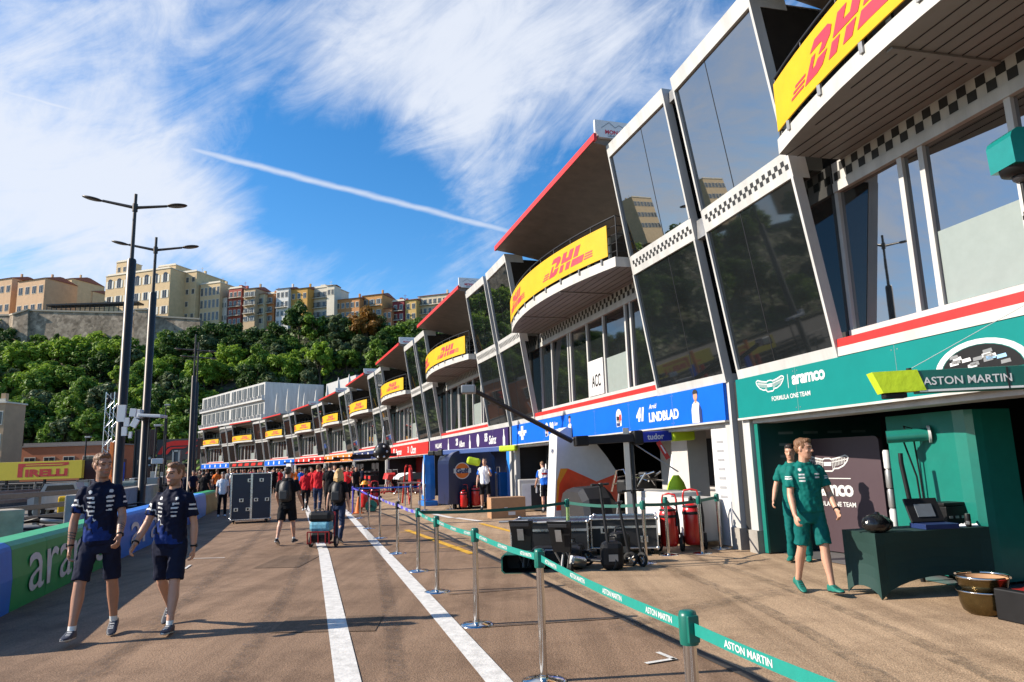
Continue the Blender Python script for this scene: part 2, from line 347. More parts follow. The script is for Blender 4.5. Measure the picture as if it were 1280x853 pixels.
def rubber():      # smeared rubber: dark, broken up by noise
    m = bpy.data.materials.new('smeared_rubber'); m.use_nodes = True; N, L = nt(m); b = N['Principled BSDF']; b.inputs['Base Color'].default_value = (.03, .026, .024, 1); b.inputs['Roughness'].default_value = .7
    tc = N.new('ShaderNodeTexCoord'); n = N.new('ShaderNodeTexNoise'); n.inputs['Scale'].default_value = 9; n.inputs['Detail'].default_value = 8; n.inputs['Roughness'].default_value = .8; L.new(tc.outputs['Object'], n.inputs[0]); mr = N.new('ShaderNodeMapRange'); mr.inputs['From Min'].default_value = .42; mr.inputs['From Max'].default_value = .72; mr.inputs['To Max'].default_value = .55; L.new(n.outputs[0], mr.inputs[0])
    t = N.new('ShaderNodeBsdfTransparent'); mx = N.new('ShaderNodeMixShader'); L.new(mr.outputs[0], mx.inputs[0]); L.new(t.outputs[0], mx.inputs[1]); L.new(b.outputs[0], mx.inputs[2]); L.new(mx.outputs[0], N['Material Output'].inputs[0]); return m
M_rub = rubber(); rg = random.Random(4)
for k, (a, b_, c_) in enumerate(((( -1.9, 3.5), (-3.4, 12), (-7.5, 27)), ((-.6, 3.6), (-2.0, 12), (-6.1, 27)), ((1.4, 6.5), (.6, 11), (-1.5, 17)), ((2.6, 5), (2.9, 8), (2.0, 12.5)), ((3.4, 5.2), (3.6, 8), (2.9, 12.2)), ((-3.2, 4.2), (-5.0, 13), (-9.5, 28)), ((.9, 7.2), (2.0, 8.3), (3.3, 8.9)))):
    pts = []
    for q in range(13):
        u = q / 12; x = (1 - u) ** 2 * a[0] + 2 * u * (1 - u) * b_[0] + u * u * c_[0]; y = (1 - u) ** 2 * a[1] + 2 * u * (1 - u) * b_[1] + u * u * c_[1]; pts.append((x, y))
    stripe('tyre_mark', pts, rg.uniform(.16, .26), M_rub, .016 + .0015 * k)
M_patch = asphalt('patched_asphalt', (0.16, 0.108, 0.073), (0.22, 0.15, 0.10))
for k, (x, y, w_, h_) in enumerate(((-2.6, 7.6, 1.1, .7), (-4.6, 12.5, .8, 1.6))): sheet('asphalt_patch', [(x, y), (x + w_, y - .06), (x + w_ - .05, y + h_), (x - .04, y + h_ + .05)], M_patch, .0065)
# ------------------------------------------------------------------ the long pit building: a curved row of equal bays
LB = 14.1
JT = [None] * 12
JT[1] = atz(835, 105, 8.8)
d0 = R(-14.0)
for i, (x, y) in enumerate(((606.5, 344), (517.5, 424.4), (468.4, 464.4), (431, 488), (397, 506.6), (361.5, 519), (325, 525), (282, 535), (247, 543))):
    a = azi(x, y); p = JT[i + 1]; q = Vector((p.x, p.y, 0)); bq = a.dot(q); k = bq + math.sqrt(bq * bq - q.dot(q) + LB * LB)
    JT[i + 2] = a * k + Vector((0, 0, 8.8))
JT[0] = JT[1] - Vector((math.sin(d0), math.cos(d0), 0)) * LB
NB = 10
TT = [(JT[i + 1] - JT[i]).normalized() for i in range(NB)]; NN = [Vector((-t.y, t.x, 0)) for t in TT]
JB = []
for i in range(NB + 1):
    n = (NN[min(i, NB - 1)] + NN[max(i - 1, 0)]).normalized(); q = JT[i] - n * 0.9; q.z = 0; JB.append(q)
TT = [(JB[i + 1] - JB[i]).normalized() for i in range(NB)]; NN = [Vector((-t.y, t.x, 0)) for t in TT]; LL = [(JB[i + 1] - JB[i]).length for i in range(NB)]
def P(i, s, n, z): return JB[i] + TT[i] * s + NN[i] * n + Vector((0, 0, z))
def fbox(mb, i, s0, s1, n0, n1, z0, z1, m=0):
    mb.hexa([P(i, s0, n0, z0), P(i, s1, n0, z0), P(i, s1, n1, z0), P(i, s0, n1, z0), P(i, s0, n0, z1), P(i, s1, n0, z1), P(i, s1, n1, z1), P(i, s0, n1, z1)], m)
def lean(z): return 0.155 * (z - 3.0)
S0, PW = 0.20, 2.62      # half gap at a joint, width of a glazed box
RZ = -0.25               # plane of the set-back windows
pit = thing('pit_building', 'long curved white pit building with leaning mirrored boxes, round balconies and open garages', 'building', (JB[0].x, JB[0].y, 0))
def lbox(mb, i, s0, s1, z0, z1, dn0, dn1, m=0):   # box following the leaning plane: offsets dn0 (back) .. dn1 (front)
    mb.hexa([P(i, s0, lean(z0) + dn0, z0), P(i, s1, lean(z0) + dn0, z0), P(i, s1, lean(z0) + dn1, z0), P(i, s0, lean(z0) + dn1, z0),
             P(i, s0, lean(z1) + dn0, z1), P(i, s1, lean(z1) + dn0, z1), P(i, s1, lean(z1) + dn1, z1), P(i, s0, lean(z1) + dn1, z1)], m)
def glazed_box(i, sa, sb, inner_right):
    top = 8.8
    fr = MB()
    lbox(fr, i, sa, sb, 3.0, 3.17, -0.25, 0.05); lbox(fr, i, sa, sb, 5.74, 6.16, -0.25, 0.04); lbox(fr, i, sa, sb, 8.52, top, -0.6, 0.05)
    for z0, z1 in ((3.17, 5.74), (6.16, 8.52)):
        lbox(fr, i, sa, sa + 0.05, z0, z1, -0.12, 0.05); lbox(fr, i, sb - 0.05, sb, z0, z1, -0.12, 0.05)
    # closed side cheeks of the box, dark panels
    f = fr.build('window_frame', M_frame, pit, True)
    g = MB()
    for z0, z1 in ((3.17, 5.74), (6.16, 8.52)):
        g.quad(P(i, sa + .05, lean(z0), z0), P(i, sb - .05, lean(z0), z0), P(i, sb - .05, lean(z1), z1), P(i, sa + .05, lean(z1), z1), 1 if z0 < 5 else 0)
    g.build('glass_pane', [M_glass, M_glass2], pit, True)
    j = MB(); sm = sa + (sb - sa) * (0.42 if inner_right else 0.58)
    for z0, z1 in ((3.17, 5.74), (6.16, 8.52)): lbox(j, i, sm - .008, sm + .008, z0, z1, -0.002, 0.004)
    j.build('glass_joint', M_dark, pit, True)
    ck = MB(); sq = 0.082; k = int((sb - sa - 0.1) / sq)
    for r in range(2):
        for q in range(k):
            if (q + r) % 2 == 0:
                z0 = 5.88 + r * sq; s0 = sa + 0.05 + q * sq
                ck.quad(P(i, s0, lean(z0) + .043, z0), P(i, s0 + sq, lean(z0) + .043, z0), P(i, s0 + sq, lean(z0 + sq) + .043, z0 + sq), P(i, s0, lean(z0 + sq) + .043, z0 + sq))
    ck.build('checker_band', M_chk, pit, True)
    c = MB()
    for ss, fs, mm in ((sa + .01, 0, 1), (sb - .01, 1, 1)):
        c.poly([P(i, ss, -1.2, 3.0), P(i, ss, lean(3.0) - .1, 3.0), P(i, ss, lean(8.6) - .1, 8.6), P(i, ss, -1.2, 8.6)], 0)
    c.poly([P(i, sa, -1.2, 8.62), P(i, sb, -1.2, 8.62), P(i, sb, lean(8.62), 8.62), P(i, sa, lean(8.62), 8.62)], 1)
    c.poly([P(i, sa, -1.2, 3.0), P(i, sb, -1.2, 3.0), P(i, sb, lean(3.), 3.0), P(i, sa, lean(3.), 3.0)], 1)
    c.build('side_cheek', [M_glass2, M_frame], pit, True)
def arc(i, s, sa, sb, ns=0.82, nm=1.38):
    h = (sb - sa) / 2; u = (s - (sa + sb) / 2) / h; return nm - (nm - ns) * u * u
BANDS = []
def bay(i, partial=False):
    Ln = LL[i]; a1, b0 = S0 + PW, Ln - S0 - PW     # inner ends of the boxes
    if not partial: glazed_box(i, S0, a1, True)
    glazed_box(i, b0, Ln - S0, False)
    # set-back first floor windows between the boxes
    f = MB(); wn = [a1 + .02, 4.4, 5.7, 7.0, 8.47, 9.70, 10.05, b0 - .02] if i == 0 else [a1 + .02, 4.45, 4.75, 6.1, 7.25, 8.55, 8.75, 10.2, b0 - .02]
    for k, s in enumerate(wn): fbox(f, i, s - .04, s + .04, RZ - .08, RZ + .025, 3.30, 5.62)
    fbox(f, i, a1, b0, RZ - .1, RZ + .06, 3.27, 3.40); fbox(f, i, a1, b0, RZ - .1, RZ + .05, 5.52, 5.66)
    f.build('window_frame', M_frame, pit, True)
    g = MB(); g.quad(P(i, a1, RZ - .03, 3.4), P(i, b0, RZ - .03, 3.4), P(i, b0, RZ - .03, 5.52), P(i, a1, RZ - .03, 5.52)); g.build('glass_pane', M_glass2 if i else M_glass, pit, True)
    fz = MB()
    for k in (((4, 5),) if i == 0 else ((2, 3),)): fz.quad(P(i, wn[k[0]] + .06, RZ - .015, 3.42), P(i, wn[k[1]] - .06, RZ - .015, 3.42), P(i, wn[k[1]] - .06, RZ - .015, 4.35), P(i, wn[k[0]] + .06, RZ - .015, 4.35))
    fz.build('frosted_panel', M_frost, pit, True)
    ck = MB(); fbox(ck, i, a1, b0, RZ - .1, RZ + .03, 5.66, 5.98, 0); sq = 0.13; k = int((b0 - a1) / sq)
    for r in range(2):
        for q in range(k):
            if (q + r) % 2 == 0:
                z0 = 5.69 + r * sq; s0 = a1 + q * sq
                ck.quad(P(i, s0, RZ + .034, z0), P(i, s0 + sq, RZ + .034, z0), P(i, s0 + sq, RZ + .034, z0 + sq), P(i, s0, RZ + .034, z0 + sq), 1)
    ck.build('checker_band', [M_frame, M_chk], pit, True)
    st = MB(); fbox(st, i, a1, b0, RZ, 0.04, 3.02, 3.15, 0); fbox(st, i, a1, b0, RZ, 0.035, 3.15, 3.27, 1)
    st.build('ledge_stripe', [M_white, M_red], pit, True)
    # balcony
    K = 18; sa, sb = a1 + .12, b0 - .2; b = MB(); SS = [sa + (sb - sa) * k / K for k in range(K + 1)]
    for k in range(K):
        s, s2 = SS[k], SS[k + 1]; n, n2 = arc(i, s, sa, sb), arc(i, s2, sa, sb)
        b.quad(P(i, s, n, 5.97), P(i, s2, n2, 5.97), P(i, s2, n2, 6.2), P(i, s, n, 6.2), 0)
        b.quad(P(i, s, n - .0, 6.2), P(i, s2, n2 - .0, 6.2), P(i, s2, -1.4, 6.2), P(i, s, -1.4, 6.2), 0)
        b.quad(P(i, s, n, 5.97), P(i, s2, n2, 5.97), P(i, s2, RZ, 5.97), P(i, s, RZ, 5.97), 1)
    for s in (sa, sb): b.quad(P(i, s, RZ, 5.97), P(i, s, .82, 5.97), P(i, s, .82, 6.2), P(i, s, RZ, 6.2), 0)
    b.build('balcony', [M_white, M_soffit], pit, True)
    if i < 5:
        sf = MB()     # board joints and cross rails under the balcony
        for q in range(1, 8):
            nn = RZ + q * 0.19; pts = [s for s in SS if arc(i, s, sa, sb) > nn + .06]
            if len(pts) > 1: fbox(sf, i, pts[0], pts[-1], nn - .006, nn + .006, 5.962, 5.968, 1)
        for u in (.3, .68): fbox(sf, i, sa + (sb - sa) * u - .04, sa + (sb - sa) * u + .04, RZ, 1.25, 5.94, 5.968, 0)
        sf.build('soffit_joint', [M_soffit, M_dark], pit, True)
    rl = MB(); ra = [(s, arc(i, s, sa, sb) - .06) for s in SS]
    rl.tube([P(i, s, n, 7.18) for s, n in ra], 0.025, 6)
    for z in (6.35, 6.55, 6.75, 6.95): rl.tube([P(i, s, n, z) for s, n in ra], 0.012, 4)
    for s, n in ra[::2]: rl.tube([P(i, s, n, 6.2), P(i, s, n, 7.18)], 0.018, 5)
    for s in (sa + .02, sb - .02):
        for z in (6.35, 6.55, 6.75, 6.95, 7.18): rl.tube([P(i, s, .76, z), P(i, s, -.2, z)], 0.014, 4)
    rl.build('railing', M_dark, pit, True)
    if i < 4:
        for s, n in ra[1:-1:2]:
            br = MB(); nb = n + .075
            br.hexa([P(i, s - .03, nb - .02, 6.12), P(i, s + .03, nb - .02, 6.12), P(i, s + .03, nb + .015, 6.12), P(i, s - .03, nb + .015, 6.12), P(i, s - .03, nb - .02, 6.27), P(i, s + .03, nb - .02, 6.27), P(i, s + .03, nb + .015, 6.27), P(i, s - .03, nb + .015, 6.27)])
            br.build('railing_bracket', M_grey, pit, True)
    # upper set-back wall with dark windows, canopy roof over the balcony
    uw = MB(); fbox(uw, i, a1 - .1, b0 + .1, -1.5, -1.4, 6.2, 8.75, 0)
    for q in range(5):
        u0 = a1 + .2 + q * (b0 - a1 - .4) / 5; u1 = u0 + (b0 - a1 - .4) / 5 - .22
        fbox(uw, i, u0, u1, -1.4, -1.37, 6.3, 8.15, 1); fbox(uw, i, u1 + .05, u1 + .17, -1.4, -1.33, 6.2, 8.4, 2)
    uw.build('upper_wall', [mat('dark_upper_wall', (0.12, 0.11, 0.10), 0.7), M_glass2, M_frame], pit, True)  # set-back wall in one even dark grey brown
    cn = MB(); c0, c1 = a1 + .05, b0 - .02
    prof = [(1.26, 8.90), (0.6, 8.80), (-.3, 8.62), (-1.45, 8.35)]
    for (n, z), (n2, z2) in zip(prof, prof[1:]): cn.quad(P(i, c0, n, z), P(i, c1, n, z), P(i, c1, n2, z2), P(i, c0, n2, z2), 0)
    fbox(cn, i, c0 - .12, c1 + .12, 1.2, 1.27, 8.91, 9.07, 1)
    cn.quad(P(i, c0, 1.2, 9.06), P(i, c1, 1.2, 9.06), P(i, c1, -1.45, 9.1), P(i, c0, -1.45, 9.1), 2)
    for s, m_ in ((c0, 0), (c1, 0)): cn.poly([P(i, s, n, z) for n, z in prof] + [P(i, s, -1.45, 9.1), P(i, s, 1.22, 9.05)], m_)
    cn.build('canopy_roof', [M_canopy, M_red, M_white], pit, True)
    # ground floor opening: piers, header, lining
    pr = MB()
    for s0, s1 in ((0.16, 0.38), (Ln - .38, Ln - .16)):
        fbox(pr, i, s0, s1, -.14, .02, 0.35, 3.0); fbox(pr, i, s0 - .02, s1 + .02, -.16, .07, 0, 0.38, 1)
    fbox(pr, i, .42, Ln - .42, -.45, -.02, 2.2, 2.95)
    pr.build('garage_pier', [M_frame, M_conc], pit, True)
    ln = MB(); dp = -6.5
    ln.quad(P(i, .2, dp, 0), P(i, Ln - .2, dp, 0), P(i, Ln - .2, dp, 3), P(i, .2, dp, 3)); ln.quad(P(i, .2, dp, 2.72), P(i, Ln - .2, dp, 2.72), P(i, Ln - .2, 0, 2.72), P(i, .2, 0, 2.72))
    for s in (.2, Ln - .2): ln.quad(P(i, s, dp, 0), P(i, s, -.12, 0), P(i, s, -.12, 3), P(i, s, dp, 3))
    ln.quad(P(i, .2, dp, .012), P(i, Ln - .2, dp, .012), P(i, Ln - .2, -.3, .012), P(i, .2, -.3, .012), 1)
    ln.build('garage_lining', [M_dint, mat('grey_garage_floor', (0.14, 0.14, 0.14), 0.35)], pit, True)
# joints between the bays: deep dark slot, flat cap, rainwater box
for i in range(0, NB + 1):
    k = min(i, NB - 1); off = 0 if i < NB else LL[k]
    jm = MB(); fbox(jm, k, off - .2, off + .2, -1.3, -.9 + .3, 0, 8.55, 0); fbox(jm, k, off - .2, off + .2, -.55, .8, 8.5, 8.72, 1)
    fbox(jm, k, off - .19, off + .19, -.3, lean(6) - .05, 5.74, 6.1, 1); fbox(jm, k, off - .14, off + .14, -.6, -.08, 0.3, 3.0, 2); 
    jm.build('joint_slot', [M_dark, M_grey, M_rubber], pit, True)
for i in range(NB): bay(i, partial=False)
# roof slab behind the boxes
rf = MB()
for i in range(NB):
    rf.quad(P(i, 0, -1.3, 8.66), P(i, LL[i], -1.3, 8.66), P(i, LL[i], -11, 8.8), P(i, 0, -11, 8.8)); rf.quad(P(i, 0, -11, 0), P(i, LL[i], -11, 0), P(i, LL[i], -11, 8.8), P(i, 0, -11, 8.8))
rf.quad(P(NB - 1, LL[-1], -11, 0), P(NB - 1, LL[-1], 0, 0), P(NB - 1, LL[-1], .8, 8.7), P(NB - 1, LL[-1], -11, 8.8))
rf.build('flat_roof', M_white, pit, True)

# ------------------------------------------------------------------ yellow banners on the balconies
def dhl(h):      # heavy slanted lettering cut by a gap, with speed lines each side; polygons in (x, y)
    sh = lambda x, y: (x + y * 0.42, y)
    D1 = [(0, .52), (0.30, .52), (.72, .52), (.64, .33), (.26, .33), (.34, .45), (.18, .45)]
    L_ = []
    up, lo = (.40, 1.0), (0.0, .34)
    def q(x0, x1, y0, y1): return [(x0, y0), (x1, y0), (x1, y1), (x0, y1)]
    L_ += [[(.0, .74), (.42, .74), (.48, .66), (.40, .46), (.62, .46), (.76, .66), (.74, .88), (.58, 1.0), (.10, 1.0)], [(.0, 0), (.48, 0), (.66, .08), (.74, .38), (.40, .38), (.34, .26), (.22, .26), (.25, .60), (.10, .60)]]
    L_ += [q(.90, 1.18, .46, 1.0), q(1.38, 1.66, .46, 1.0), q(1.18, 1.38, .46, .66), q(.90, 1.16, 0, .38), q(1.36, 1.64, 0, .38)]
    L_ += [q(1.80, 2.10, .46, 1.0), q(1.78, 2.56, 0, .38)]
    for k in range(3): L_ += [q(-.62 + .05 * k, -.08, .04 + .13 * k, .11 + .13 * k), q(2.64, 3.16 - .05 * k, .04 + .13 * k, .11 + .13 * k)]
    return [[((x + y * .42 - 1.45) * h, (y - .5) * h) for x, y in p] for p in L_]
place = ['nearest balcony, cut by the top edge of the photo', 'second balcony along, next to the roof sign', 'third balcony along, above the purple garage sign', 'fourth balcony along, above the red garage sign', 'fifth balcony from the camera', 'sixth balcony from the camera', 'seventh balcony from the camera', 'eighth balcony, right of the white block corner', 'ninth balcony, under the tall white block', 'tenth and farthest balcony at the left end']
for i in range(NB):
    a1, b0 = S0 + PW, LL[i] - S0 - PW; sa, sb = a1 + .12, b0 - .2; s_in, s_out = sa + .2, sb - .12; z0, z1 = 6.26, 7.0
    K = 30; mb = MB()
    def C(s, z, d=0.0): return P(i, s, arc(i, s, sa, sb) + .035 + d, z)
    for k in range(K):
        s, s2 = s_in + (s_out - s_in) * k / K, s_in + (s_out - s_in) * (k + 1) / K
        mb.hexa([C(s, z0, -.02), C(s2, z0, -.02), C(s2, z0), C(s, z0), C(s, z1, -.02), C(s2, z1, -.02), C(s2, z1), C(s, z1)])
    t = thing('banner', 'yellow banner, red lettering, on the ' + place[i], 'banner', P(i, (sa + sb) / 2, 1.3, z0), 0, 'yellow banners on the balconies')
    mb.build('banner_sheet', M_yellow, t, True)
    lm = MB(); mid = (s_in + s_out) / 2
    for sc in (mid + 2.0, mid - 2.2):
        # reading direction is towards the camera (decreasing s)
        for p in dhl(0.45): lm.poly([C(sc - x * 1.5, (z0 + z1) / 2 + y, .006) for x, y in p])
    lm.build('lettering', M_dred, t, True)
# ------------------------------------------------------------------ white roof sign plates
for i in range(0, 7):
    a1 = S0 + PW; s = a1 - .05
    t = thing('roof_sign', 'white roof sign plate with red lettering at the ' + ('end of the nearest canopy' if i == 0 else ['', 'second canopy, beside the mirrored glass top', 'third canopy along', 'fourth canopy along', 'fifth canopy along', 'sixth canopy along', 'seventh canopy along'][i]), 'sign', P(i, s, .7, 9.0), 0, 'white roof signs')
    mb = MB(); pts = [(1.22, 9.12), (1.12, 9.0), (.1, 9.0), (.1, 9.42), (1.22, 9.42)]
    mb.prism([P(i, s, n, z) for n, z in pts], TT[i] * .08); mb.build('sign_plate', M_letw, t, True)
    lm = MB(); fn = lambda x, y: P(i, s - .006, .66 - x, 9.2 + y)
    fn2 = lambda x, y: fn(x, y - .06); put_text(lm, 'MONACO', fn2, w=.62, bold=.03, m=0); put_text(lm, 'GRAND PRIX', lambda x, y: fn(x, y - .15), w=.5, m=1)
    tri = [(-.4, .02), (-.2, .17), (-.05, .05), (.05, .12), (.2, .05), (.4, .1)]
    for a, b in zip(tri, tri[1:]): lm.quad(fn(a[0], a[1]), fn(b[0], b[1]), fn(b[0], b[1] + .018), fn(a[0], a[1] + .018), 1)
    lm.build('lettering', [M_dred, M_grey], t, True)
# ------------------------------------------------------------------ team signs above the garages
def sign(i, s0, s1, label, m, z0=2.31, z1=3.0, n0=.02, n1=.09):
    t = thing('garage_sign', label, 'sign', P(i, (s0 + s1) / 2, n0, z0), 0, 'signs above the garages'); mb = MB(); fbox(mb, i, s0, s1, n0, n1, z0, z1, 0); mb.build('sign_board', m, t, True)
    e = MB(); fbox(e, i, s0, s1, n0, n1 + .02, z0 - .035, z0 - .002); e.build('edge_trim', M_white, t, True)
    if i < 3:
        q = s0 + 1.9; j = MB()
        while q < s1 - .5: fbox(j, i, q - .003, q + .003, n1, n1 + .0012, z0, z1); [fbox(j, i, q + a - .008, q + a + .008, n1, n1 + .0025, z - .008, z + .008) for a in (-.05, .05) for z in (z0 + .06, z1 - .06)]; q += 2.05
        j.build('panel_joint', M_grey, t, True)
    return t
def sfn(i, s, z, d=.094): return lambda x, y: P(i, s - x, d, z + y)
def wings(mb, fn, w, m=0):     # winged badge as an outline with feather lines
    up = [(-1, .24), (-.86, .30), (-.55, .22), (-.2, .16), (-.12, .20), (.12, .20), (.2, .16), (.55, .22), (.86, .30), (1, .24)]
    lo = [(.93, .10), (.75, -.06), (.5, -.16), (.3, -.17), (.2, -.26), (-.2, -.26), (-.3, -.17), (-.5, -.16), (-.75, -.06), (-.93, .10)]
    k = w / 2
    def seg(a, b, t=.045):
        a, b = Vector((a[0], a[1], 0)), Vector((b[0], b[1], 0)); d = (b - a).normalized(); n = Vector((-d.y, d.x, 0)) * t / 2
        mb.poly([fn(q.x * k, q.y * k) for q in (a - n, b - n, b + n, a + n)], m)
    out = up + lo
    for a, b in zip(out, out[1:] + out[:1]): seg(a, b, .05)
    for q in range(9):
        u = .24 + q * .075
        for sgn in (-1, 1): seg((sgn * u, .15 + u * .1), (sgn * (u * .92 + .02), -.17 + u * .22 if q > 1 else -.2), .022)
    for sgn in (-1, 1): seg((sgn * .2, .05), (sgn * .95, .17), .03)
    seg((-.18, 0), (.18, 0), .14)
L0 = LL[0]
am = sign(0, S0 - .1, L0 - .17, 'long teal sign with white winged badge above the nearest garage', M_teal)
lm = MB(); wings(lm, sfn(0, 12.93, 2.79), .78)
put_text(lm, 'aramco', sfn(0, 11.95, 2.80), w=.78, bold=.035, space=.92); put_text(lm, 'FORMULA ONE TEAM', sfn(0, 12.42, 2.56), w=.98, bold=.015)
lm.poly([sfn(0, 12.44, 2.79)(x, y) for x, y in ((-.006, -.1), (.006, -.1), (.006, .12), (-.006, .12))]); lm.build('lettering', M_letw, am, True)
# photo of an open car cockpit with silver hoop printed on the sign
cp = MB(); f0 = sfn(0, 9.0, 2.50)
ring = [(math.cos(a) * .62, math.sin(a) * .36) for a in [math.pi * k / 16 for k in range(17)]]
for a, b in zip(ring, ring[1:]): cp.poly([f0(*a), f0(*b), f0(b[0] * .86, b[1] * .84), f0(a[0] * .86, a[1] * .84)], 0)
cp.poly([f0(x * .84, y * .82) for x, y in ring], 1)
for q in range(16): x, y = rnd.uniform(-.42, .4), rnd.uniform(.02, .2); cp.poly([P(0, 9.0 - x - a, .098, 2.5 + y + b) for a, b in ((0, 0), (.12, .01), (.11, .05), (0, .04))], rnd.choice((0, 2, 2, 3)))
cp.build('printed_picture', [M_letw, M_black, M_grey, mat('pale_blue_print', (.25, .45, .7))], am, True)

bl = sign(1, .25, LL[1] - .25, 'bright blue sign with two driver portraits and white names above the second garage', M_blue)
LB1 = LL[1]
def portrait(mb, i, s, z, k=1.0):    # flat printed head and shoulders: 0 skin, 1 hair, 2 white shirt, 3 navy sleeve
    f = sfn(i, s, z, .095); g = sfn(i, s, z, .098)
    body = [(-.17, -.34), (.2, -.34), (.19, -.1), (.12, 0.04), (.03, .09), (-.04, .09), (-.13, .03), (-.17, -.08)]
    mb.poly([f(x * k, y * k) for x, y in body], 2); mb.poly([g(x * k, y * k) for x, y in ((.1, -.34), (.2, -.34), (.2, -.1), (.13, .02), (.1, -.08))], 3)
    mb.poly([g(x * k, y * k) for x, y in ((-.035, .05), (.035, .05), (.04, .12), (-.04, .12))], 0)
    hd = [(math.cos(a) * .075, math.sin(a) * .1 + .19) for a in [2 * math.pi * q / 14 for q in range(14)]]; mb.poly([g(x * k, y * k) for x, y in hd], 0)
    h2 = [(-.085, .2), (-.07, .23), (.07, .235), (.085, .2), (.09, .28), (.03, .325), (-.05, .315), (-.09, .27)]; mb.poly([sfn(i, s, z, .101)(x * k, y * k) for x, y in h2], 1)
def helmet(mb, i, s, z):
    f = sfn(i, s, z, .095); g = sfn(i, s, z, .098)
    mb.poly([f(math.cos(a) * .16, math.sin(a) * .19 + .03) for a in [2 * math.pi * q / 18 for q in range(18)]], 2)
    mb.poly([f(x, y) for x, y in ((-.16, -.03), (.14, -.04), (.13, -.2), (-.14, -.22))], 2)
    mb.poly([g(x, y) for x, y in ((-.12, -.05), (.02, -.06), (.03, .03), (-.13, .05))], 1); mb.poly([g(x, y) for x, y in ((.02, .08), (.13, .08), (.14, -.05), (.04, -.1))], 4); mb.poly([g(x, y) for x, y in ((-.13, -.12), (.06, -.13), (.05, -.2), (-.12, -.2))], 3)
mats = [mat('printed_skin_tone', (.45, .25, .17), .5), mat('printed_black', (.02, .018, .016), .5), M_letw, mat('printed_navy', (.01, .025, .12), .5), mat('printed_red', (.6, .05, .05), .5)]
pm = MB(); portrait(pm, 1, .72 + .5, 2.66); portrait(pm, 1, 8.05, 2.66, .95); helmet(pm, 1, 4.75, 2.66); helmet(pm, 1, 10.05, 2.66)
lm = MB(); put_text(lm, 'LINDBLAD', sfn(1, 2.55, 2.56), w=1.3, bold=.04); put_text(lm, 'Arvid', sfn(1, 3.0, 2.8), w=.36, shear=.3)
put_text(lm, '41', sfn(1, 3.62, 2.66), h=.32, bold=.07, shear=.2); put_text(lm, 'LAWSON', sfn(1, 8.75 + .3, 2.54), w=1.0, bold=.04); put_text(lm, 'Liam', sfn(1, 9.2, 2.8), w=.3, shear=.3); put_text(lm, '30', sfn(1, 9.62, 2.72), h=.3, bold=.07, shear=.2)
f = sfn(1, LB1 - 1.5, 2.66)
for x0, x1, y0, y1 in ((-.13, .13, -.22, .26), (-.48, .48, .0, .1), (-.3, .3, -.08, .02)): lm.poly([f(x0, y0), f(x1, y0), f(x1, y1), f(x0, y1)])
lm.build('lettering', M_letw, bl, True); pm.build('printed_picture', mats, bl, True)
pu = sign(2, .25, LL[2] - .2, 'dark purple sign with white bottle shapes and driver names above the third garage', M_purple); lm = MB()
def bottle(mb, i, s, z=2.64): f = sfn(i, s, z); mb.poly([f(x, y) for x, y in ((-.13, -.32), (.13, -.32), (.13, -.02), (.05, .1), (.045, .3), (-.045, .3), (-.05, .1), (-.13, -.02))])
for s in (.75, 5.6, 9.6): bottle(lm, 2, s)
put_text(lm, 'Sainz', sfn(2, 2.2, 2.6), w=1.0, bold=.03, shear=.2); put_text(lm, '55', sfn(2, 3.1, 2.72), h=.34, bold=.06); put_text(lm, 'Albon', sfn(2, 7.0, 2.6), w=1.0, bold=.03, shear=.2); put_text(lm, '23', sfn(2, 7.9, 2.72), h=.34, bold=.06)
f = sfn(2, 4.3, 2.65); lm.poly([f(math.cos(a) * .2, math.sin(a) * .28) for a in [2 * math.pi * q / 16 for q in range(16)]]); put_text(lm, 'WILLIAMS', sfn(2, 11.8, 2.66), w=1.5, bold=.03)
lm.build('lettering', M_letw, pu, True)
rs = sign(3, .25, LL[3] - .2, 'red sign with white writing above the fourth garage', M_rsign); lm = MB()
put_text(lm, 'Ocon', sfn(3, 4.2, 2.65), w=1.5, bold=.03, shear=.25); put_text(lm, '31', sfn(3, 5.7, 2.68), h=.4, bold=.05); put_text(lm, 'Bearman', sfn(3, 8.9, 2.62), w=2.0, bold=.03, shear=.25); put_text(lm, '87', sfn(3, 10.6, 2.68), h=.4, bold=.05); lm.build('lettering', M_letw, rs, True)
SG = [(4, M_navy, 'navy sign with white blocks beyond the red garage sign', 'w'), (5, M_orange, 'orange sign above a garage far along the lane', 'w'), (6, M_rsign, 'red sign above a far garage, right of the white pillar', 'w'), (7, M_blue, 'blue sign with white marks under the tall white block corner', 'w'), (8, M_black, 'black sign with a row of red marks above a far garage', 'r'), (9, M_blue, 'blue sign with white marks at the far left end of the garages', 'w')]
for i, m_, lb, k in SG:
    t = sign(i, .25, LL[i] - .2, lb, m_); lm = MB()
    for q in range(5):
        f = sfn(i, 1.6 + q * 2.6, 2.66); 
        if k == 'r': lm.poly([f(-.9, -.2), f(.7, -.2), f(.95, .2), f(-.65, .2)])
        else: lm.poly([f(-.3, -.2), f(.25, -.2), f(.3, .2), f(-.2, .25)])
    lm.build('lettering', M_rsign if k == 'r' else M_letw, t, True)
# vertical notice on the second bay's window
t = thing('window_notice', 'white notice with black letters hung in the window above the blue garage sign', 'notice', P(1, 7.0, RZ + .02, 3.42)); mb = MB(); fbox(mb, 1, 6.18, 7.15, RZ + .02, RZ + .05, 3.42, 4.4); mb.build('notice_sheet', M_letw, t, True)
lm = MB(); put_text(lm, 'ACC', lambda x, y: P(1, 6.66 - x, RZ + .055, 3.82 + y), w=.6, h=.35); lm.build('lettering', M_black, t, True)
